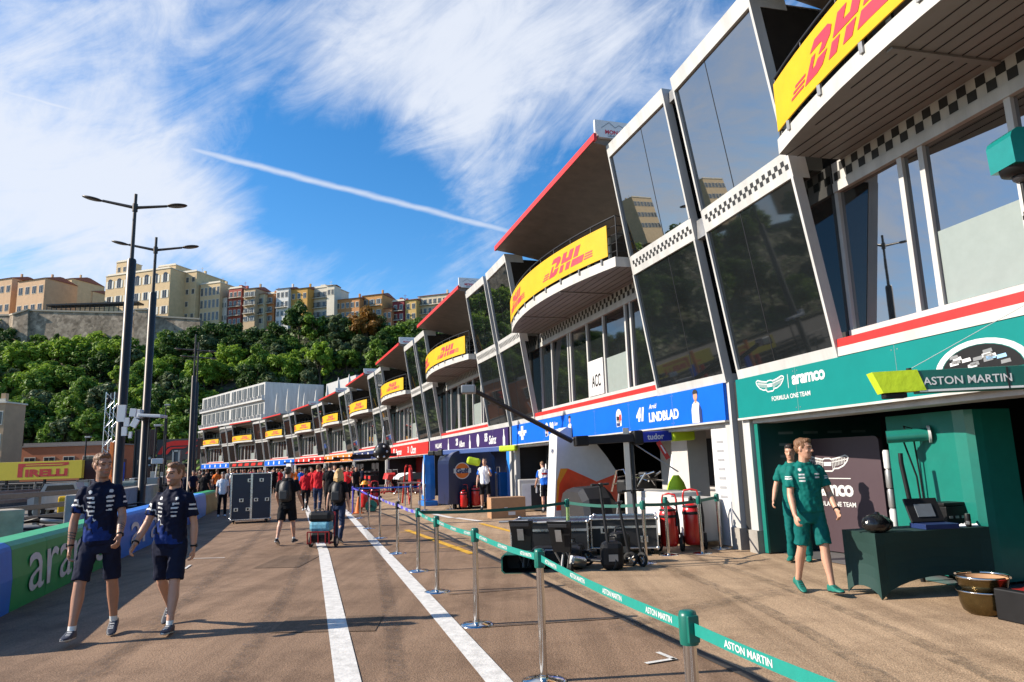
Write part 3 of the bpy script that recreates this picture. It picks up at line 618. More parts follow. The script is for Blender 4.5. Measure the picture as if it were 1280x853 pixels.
# ------------------------------------------------------------------ people: one continuous remeshed body each, clothes and hair as children
M_skin = mat('skin', (0.50, 0.27, 0.18), 0.5, var=0.10, scale=12, bump=0.05); M_skin2 = mat('tanned_skin', (0.40, 0.20, 0.125), 0.5, var=0.10, scale=12, bump=0.05)
M_stub = mat('stubble', (0.26, 0.15, 0.10), 0.6); M_lip = mat('lips', (0.38, 0.14, 0.11), 0.45); M_eye = mat('eye_shadowed', (0.05, 0.035, 0.03), 0.35); M_brow = mat('eyebrow_hair', (0.13, 0.075, 0.045), 0.7)
M_sock = mat('white_sock', (0.72, 0.72, 0.70), 0.8); M_tat = mat('tattooed_skin', (0.10, 0.075, 0.065), 0.5, var=.4, scale=40)
H_brown = mat('brown_hair', (0.16, 0.085, 0.04), 0.55, var=0.35, scale=60, bump=0.4, bscale=90); H_ging = mat('gingery_hair', (0.17, 0.078, 0.032), 0.55, var=0.35, scale=60, bump=0.4, bscale=90)
H_dark = mat('dark_hair', (0.03, 0.02, 0.016), 0.5, var=0.3, scale=60); H_blond = mat('blond_hair', (0.55, 0.33, 0.13), 0.5, var=0.35, scale=40, bump=0.4, bscale=60)
C_navy = mat('navy_polo_fabric', (0.008, 0.011, 0.030), 0.75, spec=0.12, var=0.2, bump=0.25, bscale=14); C_navyb = mat('royal_blue_print_fabric', (0.012, 0.035, 0.17), 0.75, spec=0.12, var=0.45, scale=9, bump=0.25, bscale=14)
C_short = mat('dark_navy_shorts_fabric', (0.012, 0.015, 0.034), 0.8, spec=0.12, var=0.2, bump=0.3, bscale=12); C_white = mat('white_cotton', (0.75, 0.75, 0.76), 0.8, spec=0.12, var=0.06, bump=0.3, bscale=12)
C_black = mat('black_cotton', (0.010, 0.010, 0.012), 0.8, spec=0.12, var=0.2, bump=0.3, bscale=12); C_red = mat('red_cotton', (0.58, 0.022, 0.03), 0.75, spec=0.12, var=0.12, bump=0.3, bscale=12); C_teal = mat('teal_polo_fabric', (0.004, 0.125, 0.108), 0.7, spec=0.12, var=0.12, bump=0.35, bscale=12)
C_teals = mat('teal_shorts_fabric', (0.004, 0.105, 0.098), 0.7, spec=0.12, var=0.12, bump=0.35, bscale=12); C_jean = mat('blue_denim', (0.03, 0.045, 0.09), 0.8, spec=0.12, var=0.2, bump=0.3); C_orange = mat('orange_cotton', (0.75, 0.17, 0.03), 0.75, spec=0.12); C_blue = mat('bright_blue_cotton', (0.015, 0.12, 0.55), 0.75, spec=0.12); C_grey = mat('grey_cotton', (0.25, 0.25, 0.26), 0.8, spec=0.12)
S_navy = mat('navy_running_shoe', (0.02, 0.027, 0.05), 0.6, var=.4, scale=30); S_sole = mat('white_shoe_sole', (0.66, 0.66, 0.64), 0.6); S_white = mat('white_shoe', (0.68, 0.68, 0.66), 0.6); S_black = mat('black_shoe', (0.013, 0.013, 0.015), 0.6); S_teal = mat('teal_running_shoe', (0.005, 0.15, 0.115), 0.55, var=.2, scale=25)
M_watch = M_black
from mathutils import noise as mn
def solid(mb, vox, smooth=3, classify=None, mats=(), name='m', fold=0.0, ffreq=9.0):
    me = bpy.data.meshes.new('tmp'); me.from_pydata([tuple(v) for v in mb.v], [], mb.f); me.update()
    o = bpy.data.objects.new('tmp', me); col.objects.link(o)
    r = o.modifiers.new('r', 'REMESH'); r.mode = 'VOXEL'; r.voxel_size = vox; r.use_smooth_shade = True
    if smooth: s = o.modifiers.new('s', 'SMOOTH'); s.iterations = smooth; s.factor = 0.5
    bpy.context.view_layer.update(); dg = bpy.context.evaluated_depsgraph_get()
    m2 = bpy.data.meshes.new_from_object(o.evaluated_get(dg)); m2.name = name
    bpy.data.objects.remove(o); bpy.data.meshes.remove(me)
    m2.materials.clear()
    for m_ in mats: m2.materials.append(m_)
    if fold:      # cloth folds or tufts of hair: push the surface in and out along its normals
        nn = [v.normal.copy() for v in m2.vertices]
        for v, n in zip(m2.vertices, nn):
            c = v.co; a = mn.noise(Vector((c.x * ffreq * 1.2, c.y * ffreq, c.z * ffreq * .8 + c.x * ffreq))) + .5 * mn.noise(c * ffreq * 2.3); v.co = c + n * a * fold
    if classify:
        for p in m2.polygons: p.material_index = classify(p.center, p.normal)
    m2.polygons.foreach_set('use_smooth', [True] * len(m2.polygons))
    return m2
def limb(mb, pts, rs, n=12):      # tapering limb with a ball at each end
    P_ = [Vector(p) for p in pts]; Q, r_ = [], []
    for i in range(len(P_) - 1):
        for k in range(4): Q.append(P_[i].lerp(P_[i + 1], k / 4)); r_.append(rs[i] + (rs[i + 1] - rs[i]) * k / 4)
    Q.append(P_[-1]); r_.append(rs[-1]); mb.tube(Q, r_, n); mb.ball(P_[0], rs[0], n); mb.ball(P_[-1], rs[-1], n)
def cuff(mb, pts, rs, n=16):      # open-ended looking garment tube: rounded start, straight cut end
    P_ = [Vector(p) for p in pts]; Q, r_ = [], []
    for i in range(len(P_) - 1):
        for k in range(4): Q.append(P_[i].lerp(P_[i + 1], k / 4)); r_.append(rs[i] + (rs[i + 1] - rs[i]) * k / 4)
    Q.append(P_[-1]); r_.append(rs[-1]); mb.tube(Q, r_, n); mb.ball(P_[0], rs[0], n)
def ering(c, rx, ry, M=None, n=18, pw=2.3):
    o = []
    for k in range(n):
        a = 2 * math.pi * k / n; ca, sa = math.cos(a), math.sin(a)
        v = Vector((rx * math.copysign(abs(ca) ** (2 / pw), ca), ry * math.copysign(abs(sa) ** (2 / pw), sa), 0))
        o.append((M @ v if M else v) + Vector(c))
    return o
def rotx(a): return Matrix.Rotation(a, 3, 'X')
def human_meshes(p, vox):
    """p: pose dict. Local frame: +Z up, figure faces -Y, its left is +X. Returns meshes of body, shirt, bottom, shoes, hair and the palm points"""
    k = p.get('h', 1.8) / 1.8; W = p.get('wide', 1.0)
    legs = p.get('legs', ((0, 0), (0, 0)))    # (thigh forward deg, knee flex deg) for left (+X), right (-X)
    arms = p.get('arms', ((6, 12, 12), (6, 12, 12)))  # (forward, out, elbow)
    lean_ = R(p.get('lean', 0)); hy, hp = R(p.get('head', (0, 0))[0]), R(p.get('head', (0, 0))[1])
    J = {}; ys = []
    for side, sx in ((0, 1), (1, -1)):
        a, kn = R(legs[side][0]), R(legs[side][1]); sp = R(legs[side][2]) if len(legs[side]) > 2 else R(2.5)
        hip = Vector((sx * .092, 0, .93)); dt = Vector((sx * math.sin(sp), -math.sin(a), -math.cos(a))).normalized(); knee = hip + dt * .435
        b = a - kn; ds = Vector((sx * math.sin(sp) * .5, -math.sin(b), -math.cos(b))).normalized(); ank = knee + ds * .42
        fp = R(legs[side][3]) if len(legs[side]) > 3 else max(-.9, min(.5, b * .5 if b > 0 else b * .9))
        J[side] = (hip, knee, ank, fp, sx)
        for q in (Vector((0, -.19, -.075)), Vector((0, .06, -.075))): ys.append((ank + rotx(-fp) @ q).z)
    dz = -min(ys)
    up = Vector((0, 0, dz)); body, shirt, bottom, hair = MB(), MB(), MB(), MB(); shoes = [MB(), MB()]
    T = Matrix.Translation(Vector((0, 0, .95 + dz))) @ Matrix.Rotation(R(p.get('tilt', 0)), 4, 'Y') @ Matrix.Rotation(R(p.get('twist', 0)), 4, 'Z') @ Matrix.Rotation(lean_, 4, 'X') @ Matrix.Translation(Vector((0, 0, -.95)))
    def t(v): return T @ Vector(v)
    M3 = T.to_3x3()
    tors = [(.86, .150, .105, .01), (.92, .168, .118, .008), (.98, .164, .112, .0), (1.08, .150, .100, -.006), (1.18, .152, .102, -.008), (1.29, .168, .112, -.008), (1.38, .178, .112, -.002), (1.44, .165, .095, .008), (1.485, .11, .07, .016), (1.52, .062, .058, .014)]
    body.loft([ering(t((0, y, z)), (rx - (.016 if z < 1.47 else .004)) * W, (ry - (.016 if z < 1.47 else .004)) * W, M3) for z, rx, ry, y in tors])
    limb(body, [t((0, .014, 1.48)), t((0, .0, 1.60))], [.062, .056])
    long_ = p.get('bottom') == 'long'; lsl = p.get('sleeve', 'short') == 'long'
    # shirt and bottoms, a little outside the body
    st = [(.88 if not p.get('tuck') else .93, .170, .122, .004), (.93, .180, .130, .004), (1.0, .176, .127, .0), (1.10, .166, .116, -.006), (1.2, .168, .117, -.008), (1.3, .181, .125, -.008), (1.38, .188, .122, -.002), (1.44, .182, .102, .008), (1.485, .12, .082, .014), (1.51, .075, .072, .012)]
    shirt.loft([ering(t((0, y, z)), rx * W, ry * W, M3) for z, rx, ry, y in st])
    shirt.lathe([(.078, 0), (.082, .018), (.076, .035), (.066, .03), (.06, 0)], t((0, .008, 1.497)), 16, M=M3 @ rotx(R(14)))
    bottom.loft([ering((0, y, z + dz), rx * W, ry * W) for z, rx, ry, y in [(.80, .155, .112, .01), (.86, .172, .122, .01), (.93, .174, .122, .008), (.99, .167, .115, .004), (1.03, .158, .106, 0)]])
    for side in (0, 1):
        hip, knee, ank, fp, sx = J[side]; hip, knee, ank = hip + up, knee + up, ank + up
        mt = hip.lerp(knee, .5); calf = knee.lerp(ank, .30) + Vector((0, .014, 0))
        limb(body, [hip, mt, knee], [.088 * W, .074 * W, .054]); limb(body, [knee, calf, knee.lerp(ank, .72), ank], [.053, .057, .039, .036])
        if long_: limb(bottom, [hip + Vector((sx * .0, 0, 0)), mt, knee, knee.lerp(ank, .4), ank + (knee - ank) * .06], [.100 * W, .088 * W, .070, .066, .058])
        else: cuff(bottom, [hip, mt, hip.lerp(knee, .90)], [.097 * W, .092 * W, .092 * W])
        F = rotx(-fp)
        def q(x, y, z): return ank + F @ Vector((x, y, z))
        limb(body, [q(0, .01, -.02), q(0, -.10, -.05)], [.036, .032])
        out = .012 * sx
        rings = []
        for y, hw, z0, z1 in ((.085, .022, -.068, -.02), (.06, .036, -.075, .018), (.02, .040, -.075, .030), (-.04, .043, -.074, .012), (-.09, .047, -.073, -.012), (-.14, .046, -.072, -.028), (-.18, .034, -.068, -.036), (-.2, .016, -.060, -.042)):
            rings.append([q(out * max(0, -y) * 6 + hw * math.copysign(abs(math.cos(a)) ** .6, math.cos(a)), y, (z0 + z1) / 2 + (z1 - z0) / 2 * math.copysign(abs(math.sin(a)) ** .6, math.sin(a))) for a in [2 * math.pi * i / 14 for i in range(14)]])
        shoes[side].loft(rings)
        # arm
        f, o_, e = (R(v) for v in arms[side][:3]); twist = arms[side][3] if len(arms[side]) > 3 else 0
        sh = t((sx * .178 * W, .004, 1.425)); da = M3 @ Vector((sx * math.sin(o_), -math.sin(f) * math.cos(o_), -math.cos(f) * math.cos(o_))); el = sh + da * .30
        db = M3 @ Vector((sx * math.sin(o_) * .35 - sx * twist, -math.sin(f + e), -math.cos(f + e))).normalized(); wr = el + db * .255
        limb(body, [sh + Vector((-sx * .02, 0, -.012)), sh.lerp(el, .45), el], [.042 * W, .045 * W, .039]); limb(body, [el, el.lerp(wr, .3), wr], [.040, .042, .0275])
        # hand: palm, four unequal curled fingers, thumb from the side of the palm
        fw = (Vector((0, -1, 0)) - db * Vector((0, -1, 0)).dot(db)).normalized(); inn = db.cross(fw) * (1 if sx > 0 else -1); inn = inn if inn.x * sx < 0 else -inn
        pc = wr + db * .05
        for wv in (-.026, -.009, .009, .026): limb(body, [wr + fw * wv * .6 + db * .01, wr + db * .092 + fw * wv], [.0155, .0125], 8)
        for wv, ln in ((.028, .066), (.0095, .075), (-.0095, .070), (-.027, .055)):
            b0 = wr + db * .092 + fw * wv; d1 = (db * .9 + inn * .4).normalized(); d2 = (db * .45 + inn * .85).normalized(); d3 = (db * -.1 + inn).normalized()
            limb(body, [b0, b0 + d1 * ln * .45, b0 + d1 * ln * .45 + d2 * ln * .33, b0 + d1 * ln * .45 + d2 * ln * .33 + d3 * ln * .25], [.0098, .0092, .0085, .0075], 8)
        tb = wr + db * .03 + fw * .022; limb(body, [tb, tb + (fw * .75 + db * .7).normalized() * .035 + inn * .008, tb + (fw * .45 + db * .9).normalized() * .062 + inn * .024], [.0135, .0115, .009], 8)
        J['hand%d' % side] = wr + db * .11 + inn * .015; J['wrist%d' % side] = (el.lerp(wr, .93), db)
        if lsl: limb(shirt, [sh + Vector((-sx * .01, 0, 0)), el, wr], [.072 * W, .058, .042])
        else: cuff(shirt, [sh + Vector((-sx * .010, 0, -.004)), sh.lerp(el, .30), sh.lerp(el, .72)], [.0635 * W, .062 * W, .067 * W])
    # head
    HM = T @ Matrix.Translation(Vector((0, -.012, 1.675))) @ Matrix.Rotation(hy, 4, 'Z') @ Matrix.Rotation(hp, 4, 'X'); H3 = HM.to_3x3()
    def hh(x, y, z): return HM @ Vector((x, y, z))
    prof = [(-.122, .022, .022, -.058), (-.112, .040, .040, -.046), (-.09, .055, .060, -.030), (-.05, .064, .080, -.012), (-.01, .069, .091, -.002), (.03, .0735, .097, .003), (.065, .071, .094, .006), (.095, .058, .078, .008), (.113, .036, .05, .009), (.121, .012, .018, .01)]
    body.loft([ering(hh(0, y, z), rx, ry, H3, 18, 2.15) for z, rx, ry, y in prof])
    limb(body, [hh(0, -.092, .018), hh(0, -.112, -.026)], [.009, .0155], 8)
    for sx in (1, -1):
        limb(body, [hh(sx * .012, -.092, .031), hh(sx * .046, -.080, .030)], [.0125, .010], 8); body.ball(hh(sx * .074, .008, -.008), (.010, .019, .031), 10, M=H3)
        body.ball(hh(sx * .040, -.068, -.030), (.022, .018, .018), 10, M=H3); limb(body, [hh(sx * .015, -.100, -.030), hh(sx * .015, -.098, -.031)], [.009, .009], 6)
    limb(body, [hh(-.018, -.088, -.066), hh(.018, -.088, -.066)], [.010, .010], 8); limb(body, [hh(-.01, -.082, -.105), hh(.01, -.082, -.105)], [.014, .014], 8)
    hs = p.get('hair', 'short')
    if hs:
        hair.ball(hh(0, .014, .062), (.080, .100, .070), 18, M=H3); hair.ball(hh(0, .045, .01), (.0745, .066, .075), 16, M=H3)
        hair.ball(hh(0, -.052, .098), (.055, .040, .030), 14, M=H3); hair.ball(hh(.02, -.062, .102), (.03, .03, .026), 12, M=H3)
        for sx in (1, -1): hair.ball(hh(sx * .066, -.016, .035), (.012, .030, .045), 10, M=H3)
    if hs == 'long':
        for a in range(9):
            u = (a - 4) / 4; limb(hair, [hh(u * .075, .07 - abs(u) * .05, .03), hh(u * .10, .10 - abs(u) * .06, -.1), hh(u * .11 + .01 * (a % 2), .09 - abs(u) * .05, -.24 - .03 * (a % 3))], [.035, .036, .018], 8)
    if hs == 'bun': hair.ball(hh(0, .10, .06), .04, 10, M=H3); limb(hair, [hh(0, .1, .05), hh(0, .14, -.08), hh(0, .11, -.2)], [.03, .028, .012], 8)
    iH = HM.inverted(); sole = [(J[s][2] + up, J[s][3]) for s in (0, 1)]
    def cl_body(c, n):
        q = iH @ c
        if q.z > -.2 and abs(q.x) < .12 and abs(q.y) < .16:
            if q.y < -.055:
                for sx in (1, -1):
                    if abs(q.x - sx * .031) < .012 and abs(q.z - .008) < .0055: return 3
                    if abs(q.x - sx * .033) < .022 and abs(q.z - .031 + abs(q.x - sx * .033) * .15) < .0065: return 4
                if abs(q.x) < .026 and abs(q.z + .067) < .0075: return 2
            if p.get('beard') and q.z < -.048 and q.y < .02 and q.z > -.135 and not (q.z > -.056 and abs(q.x) < .02): return 1
            return 0
        if c.z < .17 + dz and p.get('sock', True):
            for a, fp in sole:
                if (c - a).length < .13 and c.z < a.z + .055 and c.z < a.z + .06: return 5
        if p.get('tattoo'):
            for s in p['tattoo']:
                w_, d_ = J['wrist%d' % s]; al = (c - w_).dot(-d_)
                if .05 < al < .13 and (c - w_ + d_ * al).length < .06 and math.sin(al * 240 + c.x * 60) > -.3: return 6
        return 0
    ms = {}
    sk = p.get('skin', M_skin)
    ms['body'] = solid(body, vox, 3, cl_body, [sk, M_stub, M_lip, M_eye, M_brow, M_sock, M_tat], 'body')
    iT = T.inverted()
    cs = p.get('shirt_cl')
    ms['shirt'] = solid(shirt, vox * 1.25, 2, (lambda c, n: cs(iT @ c, M3.inverted() @ n)) if cs else None, p.get('shirt', [C_navy]), 'shirt', .013, 11)
    cb = p.get('bottom_cl')
    ms['shorts' if not long_ else 'trousers'] = solid(bottom, vox * 1.25, 2, (lambda c, n: cb(Vector((c.x, c.y, c.z - dz)), n)) if cb else None, p.get('bmat', [C_short]), 'bottom', .011, 10)
    def cl_shoe(c, n):
        for a, fp in sole:
            if (c - a).length < .26:
                q = rotx(fp) @ (c - a)
                if (c - a).length > .3: continue
                if abs(q.x) < .11 and q.z < -.052: return 1
                if -.13 < q.y < -.03 and q.z > -.03 and p.get('laces') and abs(q.x) < .02 and int(q.y * 110) % 3 == 0: return 1
        return 0
    ms['shoe'] = solid(shoes[0], vox, 2, cl_shoe, p.get('shoes', [S_navy, S_sole]), 'shoe'); ms['shoe '] = solid(shoes[1], vox, 2, cl_shoe, p.get('shoes', [S_navy, S_sole]), 'shoe')
    if hs: ms['hair'] = solid(hair, vox * 1.1, 2, None, [p.get('hmat', H_brown)], 'hair', .008, 38)
    if k != 1: 
        for m_ in ms.values(): m_.transform(Matrix.Scale(k, 4))
    J = {a: (b * k if isinstance(b, Vector) else b) for a, b in J.items()}
    return ms, J, T, k
def person(label, loc, rz, p, vox=.012, group=None):
    t = thing('person', label, 'person', loc, rz, group); ms, J, T, k = human_meshes(p, vox)
    for n, m_ in ms.items(): link(n.strip(), m_, t)
    for s in p.get('watch', ()):
        w_, d_ = J['wrist%d' % s]; mb = MB(); Mq = d_.to_track_quat('Z', 'Y').to_matrix()
        mb.lathe([(.030, -.009), (.034, -.009), (.034, .009), (.030, .009)], w_ * k, 16, M=Mq); mb.box(w_ * k + Vector((0.033 if s == 0 else -.033, 0, 0)), (.012, .036, .036), bev=.004); mb.build('wristwatch', M_watch, t)
    return t, J, T, k
def stripes_cl(c, n):      # white sponsor strips on the chest and upper sleeves of a polo shirt, blue print towards the hem
    if n.y < -.15 and abs(c.x) < .17:
        for k in range(4):
            z = 1.355 - k * .043; tl = .12 * (abs(c.x) - .09)
            if .052 < abs(c.x) < .122 - .006 * k and abs(c.z - z - (tl if c.x < 0 else tl * .4)) < (.0085 if k else .011): return 1
        for sx in (-1, 1):
            if (c.x - sx * .092) ** 2 + (c.z - 1.412) ** 2 < .00032: return 1
    if abs(c.x) > .2 and c.z > 1.22:
        for k in range(2):
            if abs(c.z - 1.345 + k * .05) < .009 and n.y < .1: return 1
    if n.y < .5:
        wv = .03 * math.sin(c.x * 38 + c.z * 22) + .02 * math.sin(c.x * 80 - c.z * 50)
        if c.z + wv + c.x * .25 < 1.02 and c.z > .93: return 2
        if c.x < -.02 and abs(c.z + c.x * 1.1 - 1.02 + wv) < .035 and n.y < 0: return 2
        if c.x < -.03 and abs(c.z + c.x * 1.3 - 1.06 + wv * .6) < .007 and n.y < 0: return 1
        if .06 < c.x < .085 and .93 < c.z < .965 and n.y < 0: return 1
    return 0
def faceto(dx, dy): return math.atan2(dx, -dy)    # rotation for a figure facing -Y to face (dx, dy)
m1 = gp(117, 799); m2 = gp(207, 788)
person('man in navy polo and shorts looking aside, left of the two walking', m1, R(17), dict(h=1.88, wide=.90, twist=9, tilt=-2, legs=((-11, 5, 3), (15, 3, 5)), arms=((20, 7, 26, .10), (-8, 15, 14)), head=(30, 4), beard=True, shirt=[C_navy, M_letw, C_navyb], shirt_cl=stripes_cl, bmat=[C_short], hmat=H_ging, skin=M_skin2, watch=(0, 1), tattoo=(0, 1), laces=True), .0075)
person('man in navy polo and shorts with short light brown hair, right of the two walking', m2, R(4), dict(h=1.80, wide=.97, twist=-8, tilt=2, legs=((15, 2), (-15, 26)), arms=((-10, 11, 12), (14, 13, 24)), head=(-14, 3), beard=True, shirt=[C_navy, M_letw, C_navyb], shirt_cl=stripes_cl, bmat=[C_short], hmat=H_ging, watch=(0, 1), laces=True), .0075)
def teal_cl(c, n):
    if n.y < -.2 and abs(c.x) < .16:
        for k in range(3):
            if -.125 < c.x < -.06 and abs(c.z - 1.37 + k * .04) < .0095: return 1
        if .06 < c.x < .12 and (abs(c.z - 1.37) < .006 or abs(c.z - 1.33) < .008): return 1
        if (c.x + .1) ** 2 + (c.z - 1.425) ** 2 < .0003: return 1
    if abs(c.x) > .2 and c.z > 1.25 and abs(c.z - 1.33) < .02 and n.y < 0 and int(c.z * 120) % 2: return 1
    return 0
ama = gp(1022, 743)
person('man in teal polo shirt and teal shorts walking past the dark display board', ama, R(6), dict(h=1.82, wide=.98, twist=-5, legs=((11, 2, 1.5), (-9, 12, 1.5)), arms=((6, 15, 36, .12), (8, 9, 18)), head=(44, 3), shirt=[C_teal, M_letw], shirt_cl=teal_cl, bmat=[C_teals], hmat=H_ging, shoes=[S_teal, S_black], sock=False, watch=(0,), laces=True, tuck=True), .0075)
person('man in teal overalls half hidden at the dark garage wall', Vector((aty(991, 600, 11.3).x, 11.3, 0)), R(-30), dict(h=1.80, legs=((-4, 2), (5, 2)), arms=((0, 10, 10), (8, 16, 28)), head=(0, 8), shirt=[C_teal], bottom='long', bmat=[C_teals], hmat=H_dark, shoes=[S_teal, S_black]), .012)
AW = R(180)      # facing away
bp, bpJ, bpT, bpk = person('man seen from behind in black t-shirt and long shorts with a backpack', gp(358, 681), AW + R(-4), dict(h=1.72, wide=1.12, legs=((-14, 10), (12, 4)), arms=((5, 14, 35), (5, 14, 30)), head=(6, 0), shirt=[C_black], bmat=[C_black], hmat=H_dark, shoes=[S_black, S_sole]), .012)
wm, wmJ, wmT, wmk = person('woman with long blond hair pulling a trolley, seen from behind', gp(423, 680), AW + R(-6), dict(h=1.63, wide=.92, legs=((12, 4), (-10, 12)), arms=((-12, 14, 4), (0, 10, 16)), head=(0, -2), hair='long', hmat=H_blond, shirt=[C_black], bottom='long', bmat=[C_jean], shoes=[S_black, S_sole]), .012)
person('woman in red jacket and black trousers walking away', gp(381, 640), AW, dict(h=1.66, wide=.92, legs=((12, 2), (-10, 14)), arms=((0, 10, 15), (0, 10, 15)), sleeve='long', hair='bun', hmat=H_dark, shirt=[C_red], bottom='long', bmat=[C_black], shoes=[S_white, S_sole]), .014)
person('man in red jacket and blue jeans walking away', gp(397, 641), AW, dict(h=1.80, wide=1.05, legs=((8, 2), (-8, 10)), arms=((4, 12, 20), (-4, 10, 15)), sleeve='long', hmat=H_brown, shirt=[C_red], bottom='long', bmat=[C_jean], shoes=[S_black, S_sole]), .014)
person('dark haired man in black t-shirt walking just beyond the blond woman', gp(412, 648), AW, dict(h=1.84, wide=1.0, legs=((12, 2), (-10, 12)), arms=((10, 10, 15), (-10, 12, 12)), hmat=H_dark, shirt=[C_black], bottom='long', bmat=[C_black], shoes=[S_black, S_sole]), .014)
person('person in white t-shirt and black trousers beside the tall flight case', gp(277, 646), R(20), dict(h=1.66, wide=.95, legs=((2, 0), (-2, 0)), arms=((6, 9, 20), (2, 8, 14)), head=(20, 12), hmat=H_dark, shirt=[C_white], bottom='long', bmat=[C_black], shoes=[S_white, S_sole]), .014)
person('man in white polo and black shorts drinking in front of the navy pod', gp(607, 638), R(-8), dict(h=1.84, wide=1.0, legs=((4, 0, 5), (-4, 3, 4)), arms=((38, 14, 122, .35), (2, 14, 18)), head=(0, -6), hmat=H_dark, shirt=[C_white, C_blue], shirt_cl=lambda c, n: 1 if (abs(c.x) > .21 and c.z < 1.4) or abs(c.x) < .012 else 0, bmat=[C_black], shoes=[S_black, S_sole]), .014)
person('mechanic in white and blue vest bending over the white drinks cabinet', gp(683, 641), R(192), dict(h=1.72, wide=1.0, lean=24, legs=((-6, 2), (10, 4)), arms=((34, 10, 35), (38, 14, 40)), head=(0, 24), hmat=H_brown, shirt=[C_white, C_blue, M_rsign], shirt_cl=lambda c, n: (1 if abs(c.x) > .2 or c.z < 1.16 else (2 if 1.26 < c.z < 1.33 and abs(c.x) < .1 and n.y > .2 else 0)), bmat=[C_black, C_white], bottom_cl=lambda c, n: 1 if abs(c.x) > .17 and abs(n.y) < .3 else 0, shoes=[S_black, S_black]), .014)
person('mechanic in blue and white shirt sitting deep inside the second garage', P(1, 7.2, -4.0, 0), faceto(-1, -.6), dict(h=1.8, legs=((10, 5), (-4, 3)), arms=((30, 12, 80, .3), (20, 12, 70, .3)), shirt=[C_blue, C_white], shirt_cl=lambda c, n: 1 if abs(c.x) < .08 else 0, bottom='long', bmat=[C_navy], hmat=H_brown), .016)
# ---- the crowd further down the lane: three poses, re-clothed copies
protos = []
for kp, pz in enumerate((dict(legs=((3, 0), (-3, 0)), arms=((4, 10, 18), (8, 10, 40))), dict(legs=((14, 4), (-12, 14)), arms=((-14, 9, 10), (14, 9, 22))), dict(legs=((-3, 2), (4, 0)), arms=((30, 12, 85, .3), (4, 10, 14))))):
    pz.update(h=1.78, bottom='long', shirt=[C_black], bmat=[C_black], shoes=[S_black, S_sole], hmat=H_dark); protos.append(human_meshes(pz, .020)[0])
CROWD = [  # px, ground py, facing, shirt, trousers, hair, label
 (231, 627, 0, C_navy, C_navy, H_dark, 'd'), (240, 630, 40, C_navy, C_black, H_dark, 'd'), (249, 626, -30, C_black, C_black, H_dark, 'd'), (257, 628, 180, C_black, C_black, H_brown, 'd'), (225, 622, 20, C_navy, C_black, H_dark, 'd'), (236, 621, 160, C_red, C_black, H_dark, 'r'),
 (263, 622, 180, C_black, C_jean, H_dark, 'd'), (270, 625, 180, C_orange, C_navy, H_brown, 'o'), (284, 622, 0, C_grey, C_black, H_blond, 'g'), (291, 624, 180, C_white, C_black, H_brown, 'w'), (303, 618, 0, C_red, C_red, H_dark, 'r'), (313, 617, 180, C_red, C_black, H_dark, 'r'), (322, 619, 20, C_navy, C_black, H_dark, 'd'), (328, 621, 0, C_white, C_navy, H_brown, 'w'),
 (334, 616, 180, C_red, C_red, H_brown, 'r'), (342, 618, 180, C_black, C_black, H_dark, 'd'), (349, 617, 180, C_red, C_red, H_dark, 'r'), (339, 612, 0, C_navy, C_black, H_dark, 'd'), (363, 612, 200, C_orange, C_black, H_brown, 'o'), (370, 614, 180, C_orange, C_navy, H_blond, 'o'), (376, 617, 180, C_blue, C_navy, H_dark, 'b'), (389, 622, 10, C_red, C_black, H_dark, 'r'),
 (404, 624, 180, C_black, C_black, H_brown, 'd'), (409, 618, 180, C_black, C_black, H_dark, 'd'), (418, 627, 0, C_white, C_red, H_dark, 'w'), (428, 622, 20, C_red, C_black, H_dark, 'r'), (434, 626, 0, C_red, C_black, H_dark, 'r'), (396, 614, 0, C_red, C_black, H_dark, 'r'), (445, 622, 30, C_black, C_black, H_dark, 'd'), (245, 619, 0, C_black, C_navy, H_dark, 'd'), (221, 628, 60, C_navy, C_navy, H_brown, 'd'), (253, 634, 180, C_black, C_black, H_dark, 'd'), (381, 611, 180, C_navy, C_navy, H_dark, 'd'), (356, 611, 0, C_grey, C_black, H_dark, 'g'), (317, 612, 90, C_black, C_black, H_dark, 'd'), (296, 613, -90, C_navy, C_black, H_dark, 'd')]
rc = random.Random(31)
for k in range(34):
    px = rc.choice((rc.uniform(222, 300), rc.uniform(300, 352), rc.uniform(360, 462))); CROWD.append((px, rc.uniform(608, 617) + (px < 300) * 6, rc.choice((0, 180, 180, 20, -40)), rc.choice((C_red, C_black, C_black, C_navy, C_red, C_white, C_orange) if px > 300 else (C_black, C_navy, C_black, C_black, C_white)), rc.choice((C_black, C_navy, C_black)), rc.choice((H_dark, H_brown, H_dark, H_blond)), None))
CN = {'red_cotton': 'r', 'black_cotton': 'd', 'navy_polo_fabric': 'd', 'white_cotton': 'w', 'orange_cotton': 'o', 'grey_cotton': 'g', 'bright_blue_cotton': 'b'}
CROWD = [c[:6] + (CN[c[3].name],) for c in CROWD]
LBL = {'d': 'person in dark clothes', 'r': 'person in red top', 'o': 'person in orange top', 'w': 'person in white top', 'g': 'person in grey top', 'b': 'person in bright blue top'}; CRP = []
for k, (px, py, fz, sh, tr, hr, lb) in enumerate(CROWD):
    g = gp(px, py); wh_ = ' in far crowd ' + ('left of the tall flight case' if px < 268 else 'behind the tall flight case' if px < 332 else 'left of the red jackets' if px < 388 else 'right of the red jackets'); t = thing('person', LBL[lb] + wh_, 'person', g, R(fz + rnd.uniform(-15, 15)), 'people in the distant pit lane crowd'); sc = rnd.uniform(.94, 1.05); t.scale = (sc, sc, sc)
    CRP.append((t, px))
    for n, m_ in protos[k % 3].items():
        o = link(n.strip(), m_, t); mm = {'shirt': sh, 'trousers': tr, 'hair': hr}.get(n)
        if mm: o.material_slots[0].link = 'OBJECT'; o.material_slots[0].material = mm
single_out(CRP)
